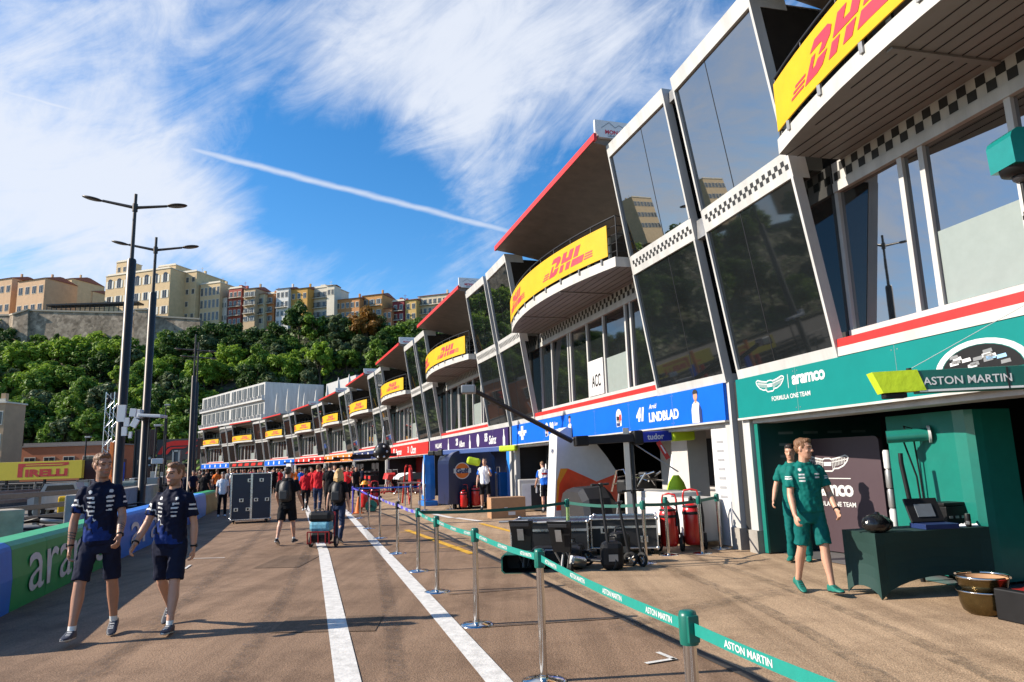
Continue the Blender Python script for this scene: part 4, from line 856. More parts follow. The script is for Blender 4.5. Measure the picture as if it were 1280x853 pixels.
# ------------------------------------------------------------------ backpacks and the pulled trolley
def backpack(label, per, T, k, m, w_=.30):
    Wm = lambda v: TM[per.name] @ (Vector(T @ Vector(v)) * k)
    o_ = Wm((0, .16, 1.0)); t = thing('backpack', label, 'bag', o_); inv = TM[t.name].inverted(); Q = lambda v: inv @ Wm(v)
    mb = MB(); mb.loft([[Q((x * a, y, z)) for x, y in ((-w_ / 2, .105), (-w_ * .42, .21 * d), (0, .25 * d), (w_ * .42, .21 * d), (w_ / 2, .105), (0, .10))] for z, a, d in ((.98, .75, .85), (1.02, .98, 1.05), (1.2, 1.0, 1.12), (1.38, .92, 1.0), (1.46, .6, .75))], smooth=True); mb.build('pack_body', m, t)
    mb = MB()
    for sx in (-1, 1): mb.tube([Q(v) for v in ((sx * .09, .13, 1.44), (sx * .10, .02, 1.515), (sx * .115, -.10, 1.43), (sx * .125, -.135, 1.28), (sx * .15, -.04, 1.12), (sx * .13, .10, 1.05))], .018, 6)
    mb.build('shoulder_strap', M_black, t); mb = MB(); mb.box((0, 0, 0), (.18, .05, .2), bev=.02); c = Q((0, .26, 1.14)); mb.v = [v + c for v in mb.v]; mb.build('front_pocket', mat('dark_grey_nylon', (.03, .03, .032), .6), t); return t
backpack('black backpack on the back of the man in long black shorts', bp, bpT, bpk, mat('black_nylon', (.016, .016, .017), .55, bump=.3, bscale=14)); backpack('black backpack on the back of the blond woman', wm, wmT, wmk, mat('black_nylon', (.016, .016, .017)), .27)
hand = TM[wm.name] @ (wmJ['hand0']); tc_ = gp(404, 684)
t = thing('pull_trolley', 'small red framed two wheeled trolley loaded with dark and pale blue bags', 'trolley', tc_, R(-6)); inv = TM[t.name].inverted(); mb = MB(); M_rf = mat('red_tube_frame', (.28, .015, .02), .4, .3)
for x in (-.24, .24): mb.tube([(x, 0, .10), (x, .02, .42), (x, .06, .72)], .016, 6); mb.tube([(x, 0, .10), (x, -.28, .10)], .016, 6); mb.tube([(x, -.28, .10), (x, -.30, .34)], .014, 6)
for z in (.1, .28, .44, .72): mb.tube([(-.24, .02 + z * .05, z), (.24, .02 + z * .05, z)], .014, 6)
for x in (-.16, 0, .16): mb.tube([(x, -.29, .10), (x, -.30, .34)], .012, 5)
mb.tube([(-.24, -.30, .34), (.24, -.30, .34)], .014, 6); mb.build('trolley_frame', M_rf, t)
mb = MB(); h_ = inv @ hand; mb.tube([(-.1, .06, .72), h_ + Vector((-.05, 0, 0))], .012, 6); mb.tube([(.1, .06, .72), h_ + Vector((.05, 0, 0))], .012, 6); mb.tube([h_ + Vector((-.07, 0, 0)), h_ + Vector((.07, 0, 0))], .014, 6); mb.build('pull_handle', M_dark, t)
for x in (-.28, .28): mb = MB(); mb.tube([(x - .018, .02, .115), (x + .018, .02, .115)], .115, 18); mb.tube([(x - .022, .02, .115), (x + .022, .02, .115)], .06, 12, m=1); mb.build('wheel', [M_rubber, M_steel], t)
for z, m_, lb, w_ in ((.12, M_black, 'black bag at the bottom of the red trolley', .44), (.34, mat('pale_blue_bag_cloth', (.13, .38, .5), .7, var=.4, scale=14), 'pale blue and white patterned bag on the red trolley', .46), (.54, M_black, 'black holdall on top of the red trolley', .5)):
    b = thing('luggage_bag', lb, 'bag', TM[t.name] @ Vector((0, -.12, z)), R(-6)); mb = MB(); mb.box((0, 0, .11), (w_, .30, .22), Rz(rnd.uniform(-.08, .08)) if 'Rz' in globals() else None, bev=.07); mb.build('bag_body', m_, b); mb = MB(); mb.tube([(-.1, -.1, .2), (-.08, -.1, .27), (.08, -.1, .27), (.1, -.1, .2)], .012, 6); mb.build('carry_handle', M_dark, b)
# ------------------------------------------------------------------ queue barriers: chromed posts with printed belts
M_belt = mat('teal_webbing', (0.004, 0.23, 0.185), 0.6, var=.08, scale=30); M_belt2 = mat('dark_green_webbing', (0.004, 0.10, 0.075), 0.6); M_belt3 = mat('violet_blue_webbing', (0.06, 0.05, 0.42), 0.6); M_cass = mat('deep_green_plastic', (0.004, 0.12, 0.09), 0.35); M_belt4 = mat('blue_webbing', (0.01, 0.07, 0.45), .6)
SH = .98
def stanchion(p, label, nxt=None, belt=M_belt, text=None, cass=M_cass, group='belt barrier posts', sag=.02, post=M_chrome):
    t = thing('stanchion', label, 'barrier post', p, 0, group)
    b = MB(); b.lathe([(.001, .032), (.05, .03), (.15, .016), (.172, .008), (.175, 0)], n=28); b.build('base', M_chrome, t)
    b = MB(); b.lathe([(.030, .03), (.030, SH - .13)], n=18); b.lathe([(.036, .028), (.036, .05)], n=18); b.build('post', post, t)
    b = MB(); b.lathe([(.040, SH - .14), (.042, SH - .13), (.042, SH - .02), (.036, SH), (.02, SH + .004)], n=20)
    if nxt is not None: d = (nxt - p).normalized(); nn = Vector((-d.y, d.x, 0)); b.box(Vector((0, 0, SH - .07)) + d * .038, (.02, .055, .115), Matrix.Rotation(math.atan2(d.y, d.x), 3, 'Z'), bev=.004)
    b.build('belt_cassette', cass, t)
    if nxt is not None:
        v = nxt - p; Ln = v.length; d = v / Ln; mb = MB(); K = 14; bw = .052
        def Q(s, z): u = s / Ln; return d * s + Vector((0, 0, SH - .065 - sag * 4 * u * (1 - u) + z))
        for k in range(K):
            s, s2 = .04 + (Ln - .08) * k / K, .04 + (Ln - .08) * (k + 1) / K; nn = Vector((-d.y, d.x, 0)) * .0008
            mb.hexa([Q(s, -bw / 2) - nn, Q(s2, -bw / 2) - nn, Q(s2, -bw / 2) + nn, Q(s, -bw / 2) + nn, Q(s, bw / 2) - nn, Q(s2, bw / 2) - nn, Q(s2, bw / 2) + nn, Q(s, bw / 2) + nn])
        o = mb.build('belt', belt, t)
        if text:
            lm = MB(); q = max(2, int(Ln / .62)); nn = Vector((d.y, -d.x, 0)); nn = nn if nn.dot(Vector((0, 0, 0)) - p) > 0 else -nn
            rd = nn.cross(Vector((0, 0, 1))) * -1
            sg = 1 if rd.dot(d) > 0 else -1
            for k in range(q):
                s0 = Ln * (k + .5) / q; put_text(lm, text, lambda x, y: Q(s0 + sg * x, y) + nn * .002, w=.30, bold=.02)
            lm.build('lettering', M_letw, o)
    return t
pn = [atz(859, 764, SH) * Vector((1, 1, 0)) if False else Vector((atz(859, 764, SH).x, atz(859, 764, SH).y, 0)), gp(680, 852), gp(596, 781), gp(546.5, 740), gp(523, 714)]
q_ = atz(1075, 868, SH - .07); pn.insert(0, pn[0] + (Vector((q_.x, q_.y, 0)) - pn[0]) * 1.7)
ord_ = ['just beyond the bottom right corner', 'nearest green capped post at the bottom edge of the photo', 'second green capped post from the front', 'third green capped post from the front', 'fourth green capped post from the front', 'green capped corner post where the belt turns towards the garages']
for k in range(1, 6): stanchion(pn[k], ('chromed ' if k != 5 else 'chromed ') + ord_[k], pn[k - 1], M_belt, 'ASTON MARTIN')
tr = [gp(523, 714), gp(712, 694), gp(808, 704), gp(901, 686)]
stanchion(tr[1], 'greenish post with dark belt standing behind the folded scooters', tr[0], M_belt2, post=mat('green_tinted_post', (.35, .5, .2), .3, .6), sag=.05)
stanchion(tr[2], 'chromed post with dark green belt left of the white cabinet', tr[1], M_belt2, sag=.04); stanchion(gp(836, 694), 'chromed post just left of the red extinguishers', None, M_belt2); stanchion(gp(878, 692), 'chromed post just right of the red extinguishers', None)
stanchion(tr[3], 'chromed post ending the dark green belt at the white pier', tr[2], M_belt2, sag=.04)
bk = [gp(523, 714), gp(497, 692), gp(475, 673), gp(461, 661), gp(450, 648), gp(441, 642)]
lbk = ['', 'first slim post with violet belt beyond the corner post', 'second slim post with violet belt', 'third slim post with violet belt', 'fourth slim post with violet belt', 'violet post at the far end of the belts']
for k in range(1, 6): stanchion(bk[k], lbk[k], bk[k - 1], M_belt3, 'WILLIAMS' if k < 4 else None, cass=M_dark if k < 5 else M_belt3, post=M_chrome if k < 5 else M_belt3)
s1 = gp(514, 640); stanchion(s1, 'left slim post of three with blue belt by the red garage', gp(441, 642), M_belt4, cass=M_grey); stanchion(gp(525, 639), 'middle slim post of three by the red garage', s1, M_belt4, cass=M_grey); stanchion(gp(531, 638), 'right slim post of three by the red garage', cass=M_grey)
for k, x in enumerate((563, 566)): stanchion(gp(x, 637), 'paired slim post beside the navy pod, ' + ('left' if k == 0 else 'right') + ' one', None, cass=M_grey)

def Rz(a): return Matrix.Rotation(a, 3, 'Z')
# ------------------------------------------------------------------ flight cases
def flight_case(label, loc, rz, w, d, h, panel, wheels=True, doors=False, name='flight_case', group=None, latches=((.25, .3), (.75, .3)), lid=True):
    t = thing(name, label, 'flight case', loc, rz, group); z0 = .12 if wheels else 0
    b = MB(); b.box((0, 0, z0 + h / 2), (w - .02, d - .02, h - .02)); b.build('case_panels', panel, t)
    e = MB(); a = .028
    for x in (-w / 2, w / 2):
        for y in (-d / 2, d / 2): e.box((x, y, z0 + h / 2), (a, a, h), bev=.004)
        for z in (z0, z0 + h): e.box((x, 0, z), (a, d, a), bev=.004)
    for y in (-d / 2, d / 2):
        for z in (z0, z0 + h): e.box((0, y, z), (w, a, a), bev=.004)
    if lid: 
        zz = z0 + h * .72
        for y in (-d / 2, d / 2): e.box((0, y, zz), (w, a * .7, a * 1.4))
        for x in (-w / 2, w / 2): e.box((x, 0, zz), (a * .7, d, a * 1.4))
    if doors: e.box((0, -d / 2 - .004, z0 + h / 2), (a * 2.2, a, h))
    for x in (-w / 2, w / 2):
        for y in (-d / 2, d / 2):
            for z in (z0, z0 + h): e.ball((x, y, z), .036, 8)
    e.build('metal_edging', M_alu, t)
    for k, (u, v) in enumerate(latches):
        for sgn in ((-1,) if not doors else (-1,)):
            l = MB(); c = Vector((-w / 2 + u * w, -d / 2 - .006, z0 + v * h)); l.box(c, (.13, .008, .11), bev=.003); l.box(c + Vector((0, -.006, 0)), (.06, .012, .07), bev=.003, m=1); l.build('latch', [M_alu, M_dark], t)
    if wheels:
        for x in (-w / 2 + .1, w / 2 - .1):
            for y in (-d / 2 + .1, d / 2 - .1):
                c = MB(); c.box((x, y, .105), (.09, .09, .02)); c.tube([(x - .018, y, .05), (x + .018, y, .05)], .05, 14); c.box((x, y, .08), (.055, .05, .05)); c.build('caster', M_black, t)
    return t
M_bluep = mat('dark_blue_laminate', (0.018, 0.028, 0.05), .4, var=.15); M_blkp = mat('black_laminate', (.016, .016, .017), .4, var=.2, bump=.1)
fc = gp(307, 654); w3 = aty(331, 600, fc.y).x - aty(284, 600, fc.y).x
flight_case('tall dark blue flight case with metal edges and latches on castors', fc + Vector((0, .35, 0)), R(24), w3 * .98, .85, 1.46, M_bluep, doors=True, lid=False, latches=((.25, .42), (.12, .22), (.42, .22), (.62, .42), (.9, .42), (.45, .85), (.75, .85)))
c0 = gp(725, 712); cA, cB = gp(668, 706), gp(790, 690)
flight_case('long low black flight case with silver edges behind the folded scooters, left one', Vector((.62, 13.0, 0)), R(-10), 1.35, .95, .50, M_blkp, group=None, latches=((.2, .3), (.75, .3)))
flight_case('long low black flight case with silver edges, right one next to the extinguishers', Vector((1.95, 13.15, 0)), R(-10), 1.15, .95, .50, M_blkp, latches=((.2, .62), (.8, .3)))
# ------------------------------------------------------------------ wheeled fire extinguishers
M_exr = mat('extinguisher_red_paint', (0.56, 0.012, 0.010), .28, var=.12, coat=.4)
def extinguisher(label, loc, rz, sc=1.0, group='wheeled fire extinguishers'):
    t = thing('fire_extinguisher', label, 'fire extinguisher', loc, rz, group)
    b = MB(); b.lathe([(.05, .09), (.13, .10), (.155, .15), (.155, .66), (.13, .74), (.07, .78), (.045, .80)], n=24); b.build('cylinder', M_exr, t)
    v = MB(); v.lathe([(.04, .80), (.04, .86), (.02, .9)], n=12); v.box((0, -.05, .86), (.04, .14, .03), bev=.005); v.lathe([(.16, .60), (.163, .62), (.163, .635), (.16, .65)], n=24); v.lathe([(.09, .76), (.15, .74), (.152, .72), (.09, .70)], n=20); v.build('valve', M_black, t)
    h = MB(); h.tube([(-.13, .16, .12), (-.13, .17, .9), (-.11, .17, .99), (0, .17, 1.01), (.11, .17, .99), (.13, .17, .9), (.13, .16, .12)], .018, 8); h.build('push_handle', M_exr, t)
    for x in (-.20, .20):
        w = MB(); Mq = Matrix.Rotation(R(90), 3, 'Y'); w.lathe([(.09, -.025), (.135, -.025), (.14, 0), (.135, .025), (.09, .025)], (x, .12, .14), 22, M=Mq, caps=False); w.lathe([(.02, -.03), (.095, -.012), (.095, .012), (.02, .03)], (x, .12, .14), 12, m=1, M=Mq); w.build('wheel', [M_rubber, M_exr if x < 0 else M_steel], t)
    s = MB(); s.tube([(.04, -.05, .86), (.17, -.04, .80), (.19, 0, .55), (.18, .05, .3), (.17, .02, .5), (.165, -.03, .72)], .014, 6); s.tube([(.165, -.03, .72), (.165, -.05, .45)], [.012, .03], 8); s.build('hose', M_black, t)
    t.scale = (sc,) * 3; return t
extinguisher('slim red wheeled fire extinguisher in front of the white cabinet, left one', gp(838, 690), R(-24)); extinguisher('broad red wheeled fire extinguisher in front of the white cabinet, right one', gp(868, 688), R(-14), 1.06)
extinguisher('small red fire extinguisher in front of the navy pod, left one', gp(580, 637), R(-10), .9); extinguisher('red fire extinguisher with round handle beside the drinking man', gp(595, 636), R(-10), 1.08)
extinguisher('red fire extinguisher with an orange cap at the violet belt, left one', gp(456, 638), R(-10), 1.1); extinguisher('red fire extinguisher behind the violet belt, right one', gp(468, 637), R(10), 1.1)
t = thing('safety_helmet', 'orange cap resting on the far red fire extinguisher', 'cap', gp(456, 638) + Vector((0, 0, 1.0))); b = MB(); b.lathe([(.15, .0), (.14, .06), (.1, .12), (.02, .15)], n=16); b.lathe([(.2, -.01), (.2, .01), (.14, .02)], n=16); b.build('shell', mat('orange_plastic', (.85, .35, .02), .4), t)
t = thing('traffic_cone', 'orange traffic cone left of the far red extinguishers', 'cone', gp(448, 642)); b = MB(); b.lathe([(.14, .03), (.02, .6)], n=14); b.box((0, 0, .015), (.36, .36, .03)); b.build('cone_body', M_orange, t)
t = thing('hose_reel', 'green round hose reel on the ground under the violet belt', 'hose reel', gp(464, 640)); b = MB(); b.tube([(0, -.08, .22), (0, .08, .22)], .22, 20); b.build('reel_drum', M_cass, t); b = MB(); b.tube([(0, -.1, .22), (0, .1, .22)], .05, 10); b.box((0, 0, .02), (.3, .3, .04)); b.build('reel_stand', M_dark, t)
# ------------------------------------------------------------------ cardboard box, white drinks cabinets
t = thing('cardboard_box', 'large closed brown cardboard box in front of the white cabinet', 'box', gp(633, 648) + Vector((0, .3, 0)), R(14)); b = MB(); b.box((0, 0, .31), (1.08, .62, .62), bev=.006); b.build('carton', M_wood, t); b = MB(); b.box((0, 0, .6215), (1.06, .06, .004)); b.box((-.08, -.313, .28), (.1, .004, .09), m=1); b.box((.1, -.313, .14), (.22, .004, .1), m=1); b.build('tape_and_labels', [mat('brown_tape', (.42, .27, .15), .4), M_letw], t)
def cabinet(label, loc, rz, w, d, h, name='cabinet', wm=M_white):
    t = thing(name, label, 'cabinet', loc, rz); b = MB(); b.box((0, 0, .1 + h / 2), (w, d, h), bev=.03); b.build('cabinet_body', wm, t)
    b = MB(); b.box((0, -d / 2 - .006, .1 + h * .46), (w * .82, .012, h * .78), bev=.004); b.build('cabinet_door', mat('off_white_door', (.62, .62, .62), .35), t); b = MB(); b.box((w * .32, -d / 2 - .03, .1 + h * .6), (.02, .03, .2), bev=.004); b.build('door_handle', M_grey, t)
    for x in (-w / 2 + .1, w / 2 - .1):
        c = MB(); c.tube([(x - .02, 0, .05), (x + .02, 0, .05)], .05, 12); c.box((x, 0, .08), (.06, .08, .05)); c.build('caster', M_black, t)
    return t
g = gp(662, 640); t = cabinet('white rounded drinks cabinet with dark shelf niche beside the bending mechanic', g + Vector((.15, .3, 0)), R(4), 1.0, .6, .98, 'drinks_cabinet'); b = MB(); b.box((.18, -.316, .5), (.56, .01, .76), bev=.004); b.build('shelf_niche', M_dark, t)
b = MB(); b.lathe([(.04, 0), (.04, .16), (.018, .2), (.018, .24)], (.1, -.34, .62), 10); b.build('drinks_bottle', mat('clear_bottle', (.3, .3, .32), .1), t)
cabinet('long white cabinet behind the two red extinguishers', P(1, 2.6, .25, 0), math.atan2(-NN[1].x, NN[1].y) + math.pi, 2.1, .7, .88, 'wide_cabinet'); cabinet('white rolling cabinet at the right end of the long white one', P(1, 1.15, .32, 0), math.atan2(-NN[1].x, NN[1].y) + math.pi, .72, .65, .80, 'rolling_cabinet')
# ------------------------------------------------------------------ folded kick scooters
def scooter(label, loc, rz, seat=False, tilt=0, h=1.18):
    t = thing('kick_scooter', label, 'scooter', loc, rz, 'black scooters in front of the flight cases')
    Mq = Matrix.Rotation(R(90), 3, 'Y')
    for y, nm in ((-.34, 'wheel'), (.36, 'wheel')):
        w = MB(); w.lathe([(.075, -.02), (.105, -.022), (.115, 0), (.105, .022), (.075, .02)], (0, y, .115), 20, M=Mq, caps=False); w.lathe([(.02, -.02), (.03, -.02), (.03, .02), (.02, .02)], (0, y, .115), 12, M=Mq, m=1)
        for a in range(5): c = Vector((0, math.cos(a * 1.2566), math.sin(a * 1.2566))); w.tube([Vector((0, y, .115)) + c * .02, Vector((0, y, .115)) + c * .08], .009, 5, m=1)
        w.build(nm, [M_rubber, M_steel], t)
    d = MB(); d.box((0, .03, .13), (.15, .46, .035), bev=.01); d.tube([(0, .24, .14), (0, .36, .12)], .022, 6); d.box((0, .36, .235), (.08, .16, .015), bev=.004); d.build('deck', M_black, t)
    s = MB(); s.tube([(0, -.34, .115), (0, -.30, .32), (0, -.22, h * .82), (0, -.20, h)], [.02, .026, .022, .018], 8); s.tube([(-.22, -.2, h - .02), (.22, -.2, h - .02)], .014, 8); s.tube([(-.23, -.2, h - .02), (-.13, -.2, h - .02)], .02, 8); s.tube([(.23, -.2, h - .02), (.13, -.2, h - .02)], .02, 8); s.box((0, -.215, h - .03), (.07, .05, .07), bev=.01); s.build('steering_column', M_dark, t)
    if seat: q = MB(); q.tube([(0, .2, .14), (0, .16, .45)], .02, 8); q.box((0, .15, .55), (.20, .14, .42), Matrix.Rotation(R(-12), 3, 'X'), bev=.03); q.box((0, .06, .74), (.25, .10, .06), bev=.02); q.build('carry_bag', M_black, t)
    t.rotation_euler = (R(tilt), 0, rz); return t
scooter('black scooter with upright steering column just left of the extinguishers', gp(786, 706), R(30)); scooter('black scooter with long thin column in the middle of the row', gp(742, 711), R(48), h=1.30); scooter('black scooter leaning between the long column and the flight case', gp(762, 708), R(70), h=1.0)
# folded seats of two carts: black padded backs on a frame, and the open box in front
def folded_cart(label, loc, rz, grp='folded black carts'):
    t = thing('folded_cart', label, 'cart', loc, rz, grp)
    b = MB(); Mx_ = Matrix.Rotation(R(14), 3, 'X'); b.loft([[Vector((x * (1 - .25 * k / 4), y + k * .02, .34 + k * .12)) * 1 for x, y in ((-.15, -.03), (.15, -.03), (.15, .03), (-.15, .03))] if 0 else [Vector((x * (.72 + .28 * k / 4), y - k * .025, .30 + k * .115)) for x, y in ((-.19, -.03), (.19, -.03), (.19, .03), (-.19, .03))] for k in range(5)], smooth=False); b.build('padded_back', M_black, t)
    b = MB(); b.box((0, -.135, .55), (.10, .008, .18), Mx_, bev=.002); b.box((0, -.165, .70), (.3, .02, .05), bev=.005, m=1); b.build('label_patch', [M_grey, M_dark], t)
    f = MB(); f.tube([(-.12, 0, .30), (-.03, .12, .05)], .015, 6); f.tube([(.12, 0, .30), (.03, .12, .05)], .015, 6); f.tube([(0, .05, .3), (.02, -.12, .06)], .02, 6); f.tube([(-.36, -.08, .74), (.12, -.1, .76)], .018, 6); f.build('cart_frame', M_grey, t)
    for x in (-.09, .09):
        w = MB(); w.tube([(x - .02, .1, .06), (x + .02, .1, .06)], .06, 14); w.build('wheel', M_rubber, t)
    return t
folded_cart('folded black cart with padded back, left one of two', gp(655, 713), R(-16)); folded_cart('folded black cart with padded back, right one in front of the flight case', gp(704, 716), R(-24))
t = thing('open_crate', 'green edged black open crate lying on the asphalt beside the folded cart', 'crate', gp(640, 717) + Vector((.18, .2, 0)), R(-8)); b = MB(); w_, h_ = .62, .28
ring = lambda y, k: [Vector((x * k, y, .14 + z * k)) for x, z in ((-.31, -.10), (-.27, -.14), (.27, -.14), (.31, -.10), (.31, .10), (.27, .14), (-.27, .14), (-.31, .10))]
b.loft([ring(-.25, 1), ring(.25, 1)], caps=False, smooth=False); b.loft([ring(-.25, .93), ring(.22, .93)], m=1, caps=False, smooth=False); b.poly(ring(.22, .93), 1); b.poly(ring(.25, 1), 0)
r0, r1 = ring(-.25, 1), ring(-.25, .93)
for k in range(8): b.quad(r0[k], r0[(k + 1) % 8], r1[(k + 1) % 8], r1[k], 0)
b.build('crate_shell', [M_cass, M_black], t)
t = thing('equipment_bag', 'black rounded equipment bag on the ground between the two folded carts', 'bag', gp(690, 714) + Vector((.1, .35, 0)), R(-8)); b = MB(); b.box((0, 0, .16), (.8, .45, .32), bev=.08); b.build('bag_body', M_black, t); b = MB(); b.tube([(-.2, -.24, .2), (-.15, -.28, .3), (.15, -.28, .3), (.2, -.24, .2)], .012, 6); b.build('carry_handle', M_grey, t)
for k, (px, py, w_, h_) in enumerate(((766, 712, .34, .42), (776, 704, .30, .5), (716, 702, .4, .3))):
    t = thing('kit_bag', ['black kit bag standing between the scooters', 'tall black kit bag behind the right scooter', 'flat black kit bag before the flight case'][k], 'bag', gp(px, py), R(20 * k)); mb = MB(); mb.box((0, 0, h_ / 2), (w_, .3, h_), bev=.09); mb.build('bag_body', M_black, t); mb = MB(); mb.tube([(-.08, 0, h_ - .02), (-.06, 0, h_ + .07), (.06, 0, h_ + .07), (.08, 0, h_ - .02)], .014, 6); mb.box((0, -.155, h_ * .45), (.14, .012, .1), m=1); mb.build('handle_and_tag', [M_dark, M_grey], t)
t = thing('silver_canister', 'small silver canister lying in front of the scooters', 'canister', gp(722, 713), R(40)); b = MB(); b.tube([(-.13, 0, .16), (-.05, 0, .14), (.12, 0, .1)], [.075, .085, .085], 16); b.build('canister_body', M_steel, t); b = MB(); b.tube([(-.02, .02, .02), (.12, .02, .02)], .02, 8); b.box((.05, .06, .08), (.3, .14, .12), bev=.03); b.build('canister_foot', M_black, t)  # plain steel canister on a black foot, gives no light
# ------------------------------------------------------------------ nearest garage (teal)
def yawF(i): return math.atan2(-NN[i].x, NN[i].y) + math.pi     # rotation that turns local -Y to the lane
def lpoint(t, p): return TM[t.name].inverted() @ Vector(p)
# dark partition with faint logos
t = thing('partition_wall', 'dark teal partition with small pale logos just inside the nearest garage', 'partition', P(0, L0 - .45, -1.5, 0)); mb = MB(); fbox(mb, 0, L0 - .5, L0 - .44, -2.6, -.08, .02, 2.28); fbox(mb, 0, L0 - .52, L0 - .42, -.08, -.04, .02, 2.28, 1); mb.build('wall_panel', [M_dteal, M_teal2], t, True)
lm = MB()
for r in range(8):
    for q in range(4): 
        n0, z0 = -.45 - q * .5, 2.0 - r * .2; w_ = .16 if r else .3
        lm.poly([P(0, L0 - .505, n0, z0), P(0, L0 - .505, n0 - w_, z0), P(0, L0 - .505, n0 - w_, z0 + .045), P(0, L0 - .505, n0, z0 + .045)])
lm.build('pale_logos', mat('dim_logo_print', (.09, .14, .14), .5), t, True)
# display board
A, B = gp(988, 684), gp(1116, 702); A += (A - B).normalized() * .05; dB = (B - A); wB = dB.length; ux = dB.normalized(); nb_ = Vector((ux.y, -ux.x, 0))
t = thing('display_board', 'large dark plum board with white winged badge and team lettering', 'display board', (A + B) / 2, math.atan2(ux.y, ux.x)); mb = MB(); r_ = .09; hB = 1.9
pts = [(-wB / 2 + r_ * (1 - math.cos(a)), hB - r_ * (1 - math.sin(a))) for a in [R(q * 15) for q in range(7)]]; pts = [(-wB / 2, .03)] + pts + [(-x, z) for x, z in reversed(pts)] + [(wB / 2, .03)]
mb.prism([Vector((x, 0, z)) for x, z in pts], (0, .08, 0)); mb.build('board', mat('plum_board_vinyl', (0.062, 0.038, 0.047), .45, var=.05), t)
lm = MB(); F_ = lambda cx, cz: (lambda x, y: Vector((cx + x, -.006, cz + y)))
wings(lm, F_(.03, 1.47), .92); put_text(lm, 'aramco', F_(.03, 1.03), w=.98, bold=.035, space=.92); put_text(lm, 'FORMULA ONE TEAM', F_(.03, .81), w=1.02, bold=.018); lm.box((.03, -.004, 1.23), (.92, .004, .014)); lm.build('lettering', M_letw, t)
# tall teal cabinet with exhaust stub

def onF(px, n):      # where the view ray of px crosses the plane parallel to the nearest facade at depth n
    d = ray(px, 600); o = Vector((0, 0, CAMH)); k = ((JB[0] + NN[0] * n - o).dot(NN[0])) / d.dot(NN[0]); q = o + d * k; q.z = 0; return q
A, B = onF(1116, -.65), onF(1226, -.65); ux = (B - A).normalized(); wC = (B - A).length
t = thing('tall_cabinet', 'tall teal cabinet with a round exhaust stub on its front', 'cabinet', (A + B) / 2, math.atan2(ux.y, ux.x)); hC = 2.14
mb = MB(); prof = [(-wC / 2, .10), (-wC / 2, 0), (-.06, 0), (-.02, -.05), (wC * .33, -.05), (wC * .44, -.03), (wC * .49, .03), (wC / 2, .14), (wC / 2, .6), (-wC / 2, .6)]
mb.loft([[Vector((x, y, .05)) for x, y in prof], [Vector((x, y, hC)) for x, y in prof]], smooth=False); mb.build('cabinet_body', M_teal2, t)
mb = MB(); c = Vector((.10, -.05, 1.86)); dd = Vector((-.62, -.75, -.04)).normalized(); mb.tube([c, c + dd * .52], .085, 20, caps=False); q = c + dd * .521; mb.tube([q, q + dd * .002], .072, 20, m=1); mb.tube([c, c + dd * .03], .115, 20, m=2); mb.build('exhaust_stub', [M_teal2, M_black, M_letw], t)
mb = MB(); mb.tube([(-.14, -.2, 1.88), (-.18, -.2, 1.98), (-.15, -.1, 1.95), (-.14, -.07, 1.3), (-.14, -.06, .85)], .012, 6); mb.tube([(-.22, -.2, 1.8), (-.2, -.07, 1.3), (-.19, -.06, .85)], .012, 6); mb.build('hanging_cable', M_black, t)
t = thing('gas_bottle_stack', 'stack of grey and white canisters between board and teal cabinet', 'canisters', aty(1120, 600, 12.3) * Vector((1, 1, 0)) if False else onF(1112, -.8))
mb = MB()
for q in range(6): mb.lathe([(.045, q * .28), (.052, q * .28 + .02), (.052, q * .28 + .24), (.04, q * .28 + .27)], n=14, m=q % 3 // 2)
mb.build('canister_body', [M_grey, M_letw], t)
# cloth covered table and the things on it
TC = gp(1103, 751); TL = gp(1060, 741); ux = Vector((.975, .22, 0)) * 1.58; tl = ux.length; ux.normalize(); uy = Vector((-ux.y, ux.x, 0)); td = .56
t = thing('folding_table', 'table under a tight dark green stretch cloth', 'table', TC, math.atan2(ux.y, ux.x)); mb = MB(); K = 12; rows = []
def hem(u): return .0 + .23 * math.sin(math.pi * u) ** .7
M_cloth = mat('dark_green_stretch_cloth', (.004, .032, .027), .75, var=.12, scale=3, bump=.1, bscale=6)
def side(p0, p1, cut):
    p0, p1 = Vector(p0), Vector(p1); n = Vector((p1.y - p0.y, -(p1.x - p0.x), 0)).normalized()
    for k in range(K):
        for r in range(5):
            def pt(u, v): 
                h0 = cut * math.sin(math.pi * u) ** .6; z = .73 + (h0 - .73) * v; q = p0.lerp(p1, u); ins = -.05 * math.sin(math.pi * v) * math.sin(math.pi * u) ** .5; return Vector((q.x + n.x * ins, q.y + n.y * ins, z))
            u0, u1, v0, v1 = k / K, (k + 1) / K, r / 5, (r + 1) / 5; mb.add([pt(u0, v1), pt(u1, v1), pt(u1, v0), pt(u0, v0)], [(0, 1, 2, 3)], 0, True)
c4 = [(0, 0, 0), (tl, 0, 0), (tl, td, 0), (0, td, 0)]
for a, b, cu in ((0, 1, .22), (1, 2, .1), (2, 3, .22), (3, 0, .12)): side(c4[a], c4[b], cu)
mb.quad((0, 0, .73), (tl, 0, .73), (tl, td, .73), (0, td, .73)); mb.build('stretch_cloth', M_cloth, t)
def ont(x, y, z=.732): return TM[t.name] @ Vector((x, y, z))
tb = t; rzT = math.atan2(ux.y, ux.x)
def gpt(px, py): q = atz(px, py, .735); l = TM[tb.name].inverted() @ q; l.x = min(max(l.x, .1), tl - .08); l.y = min(max(l.y, .08), td - .08); l.z = .732; return TM[tb.name] @ l
g = thing('plastic_bag', 'shiny black plastic bag on the near end of the green table', 'bag', gpt(1082, 668), rzT); mb = MB(); mb.ball((0, 0, .10), (.17, .13, .11), 18); mb.ball((.1, .02, .09), (.12, .12, .09), 14); mb.tube([(.02, 0, .18), (.03, .0, .235)], [.05, .02], 8)
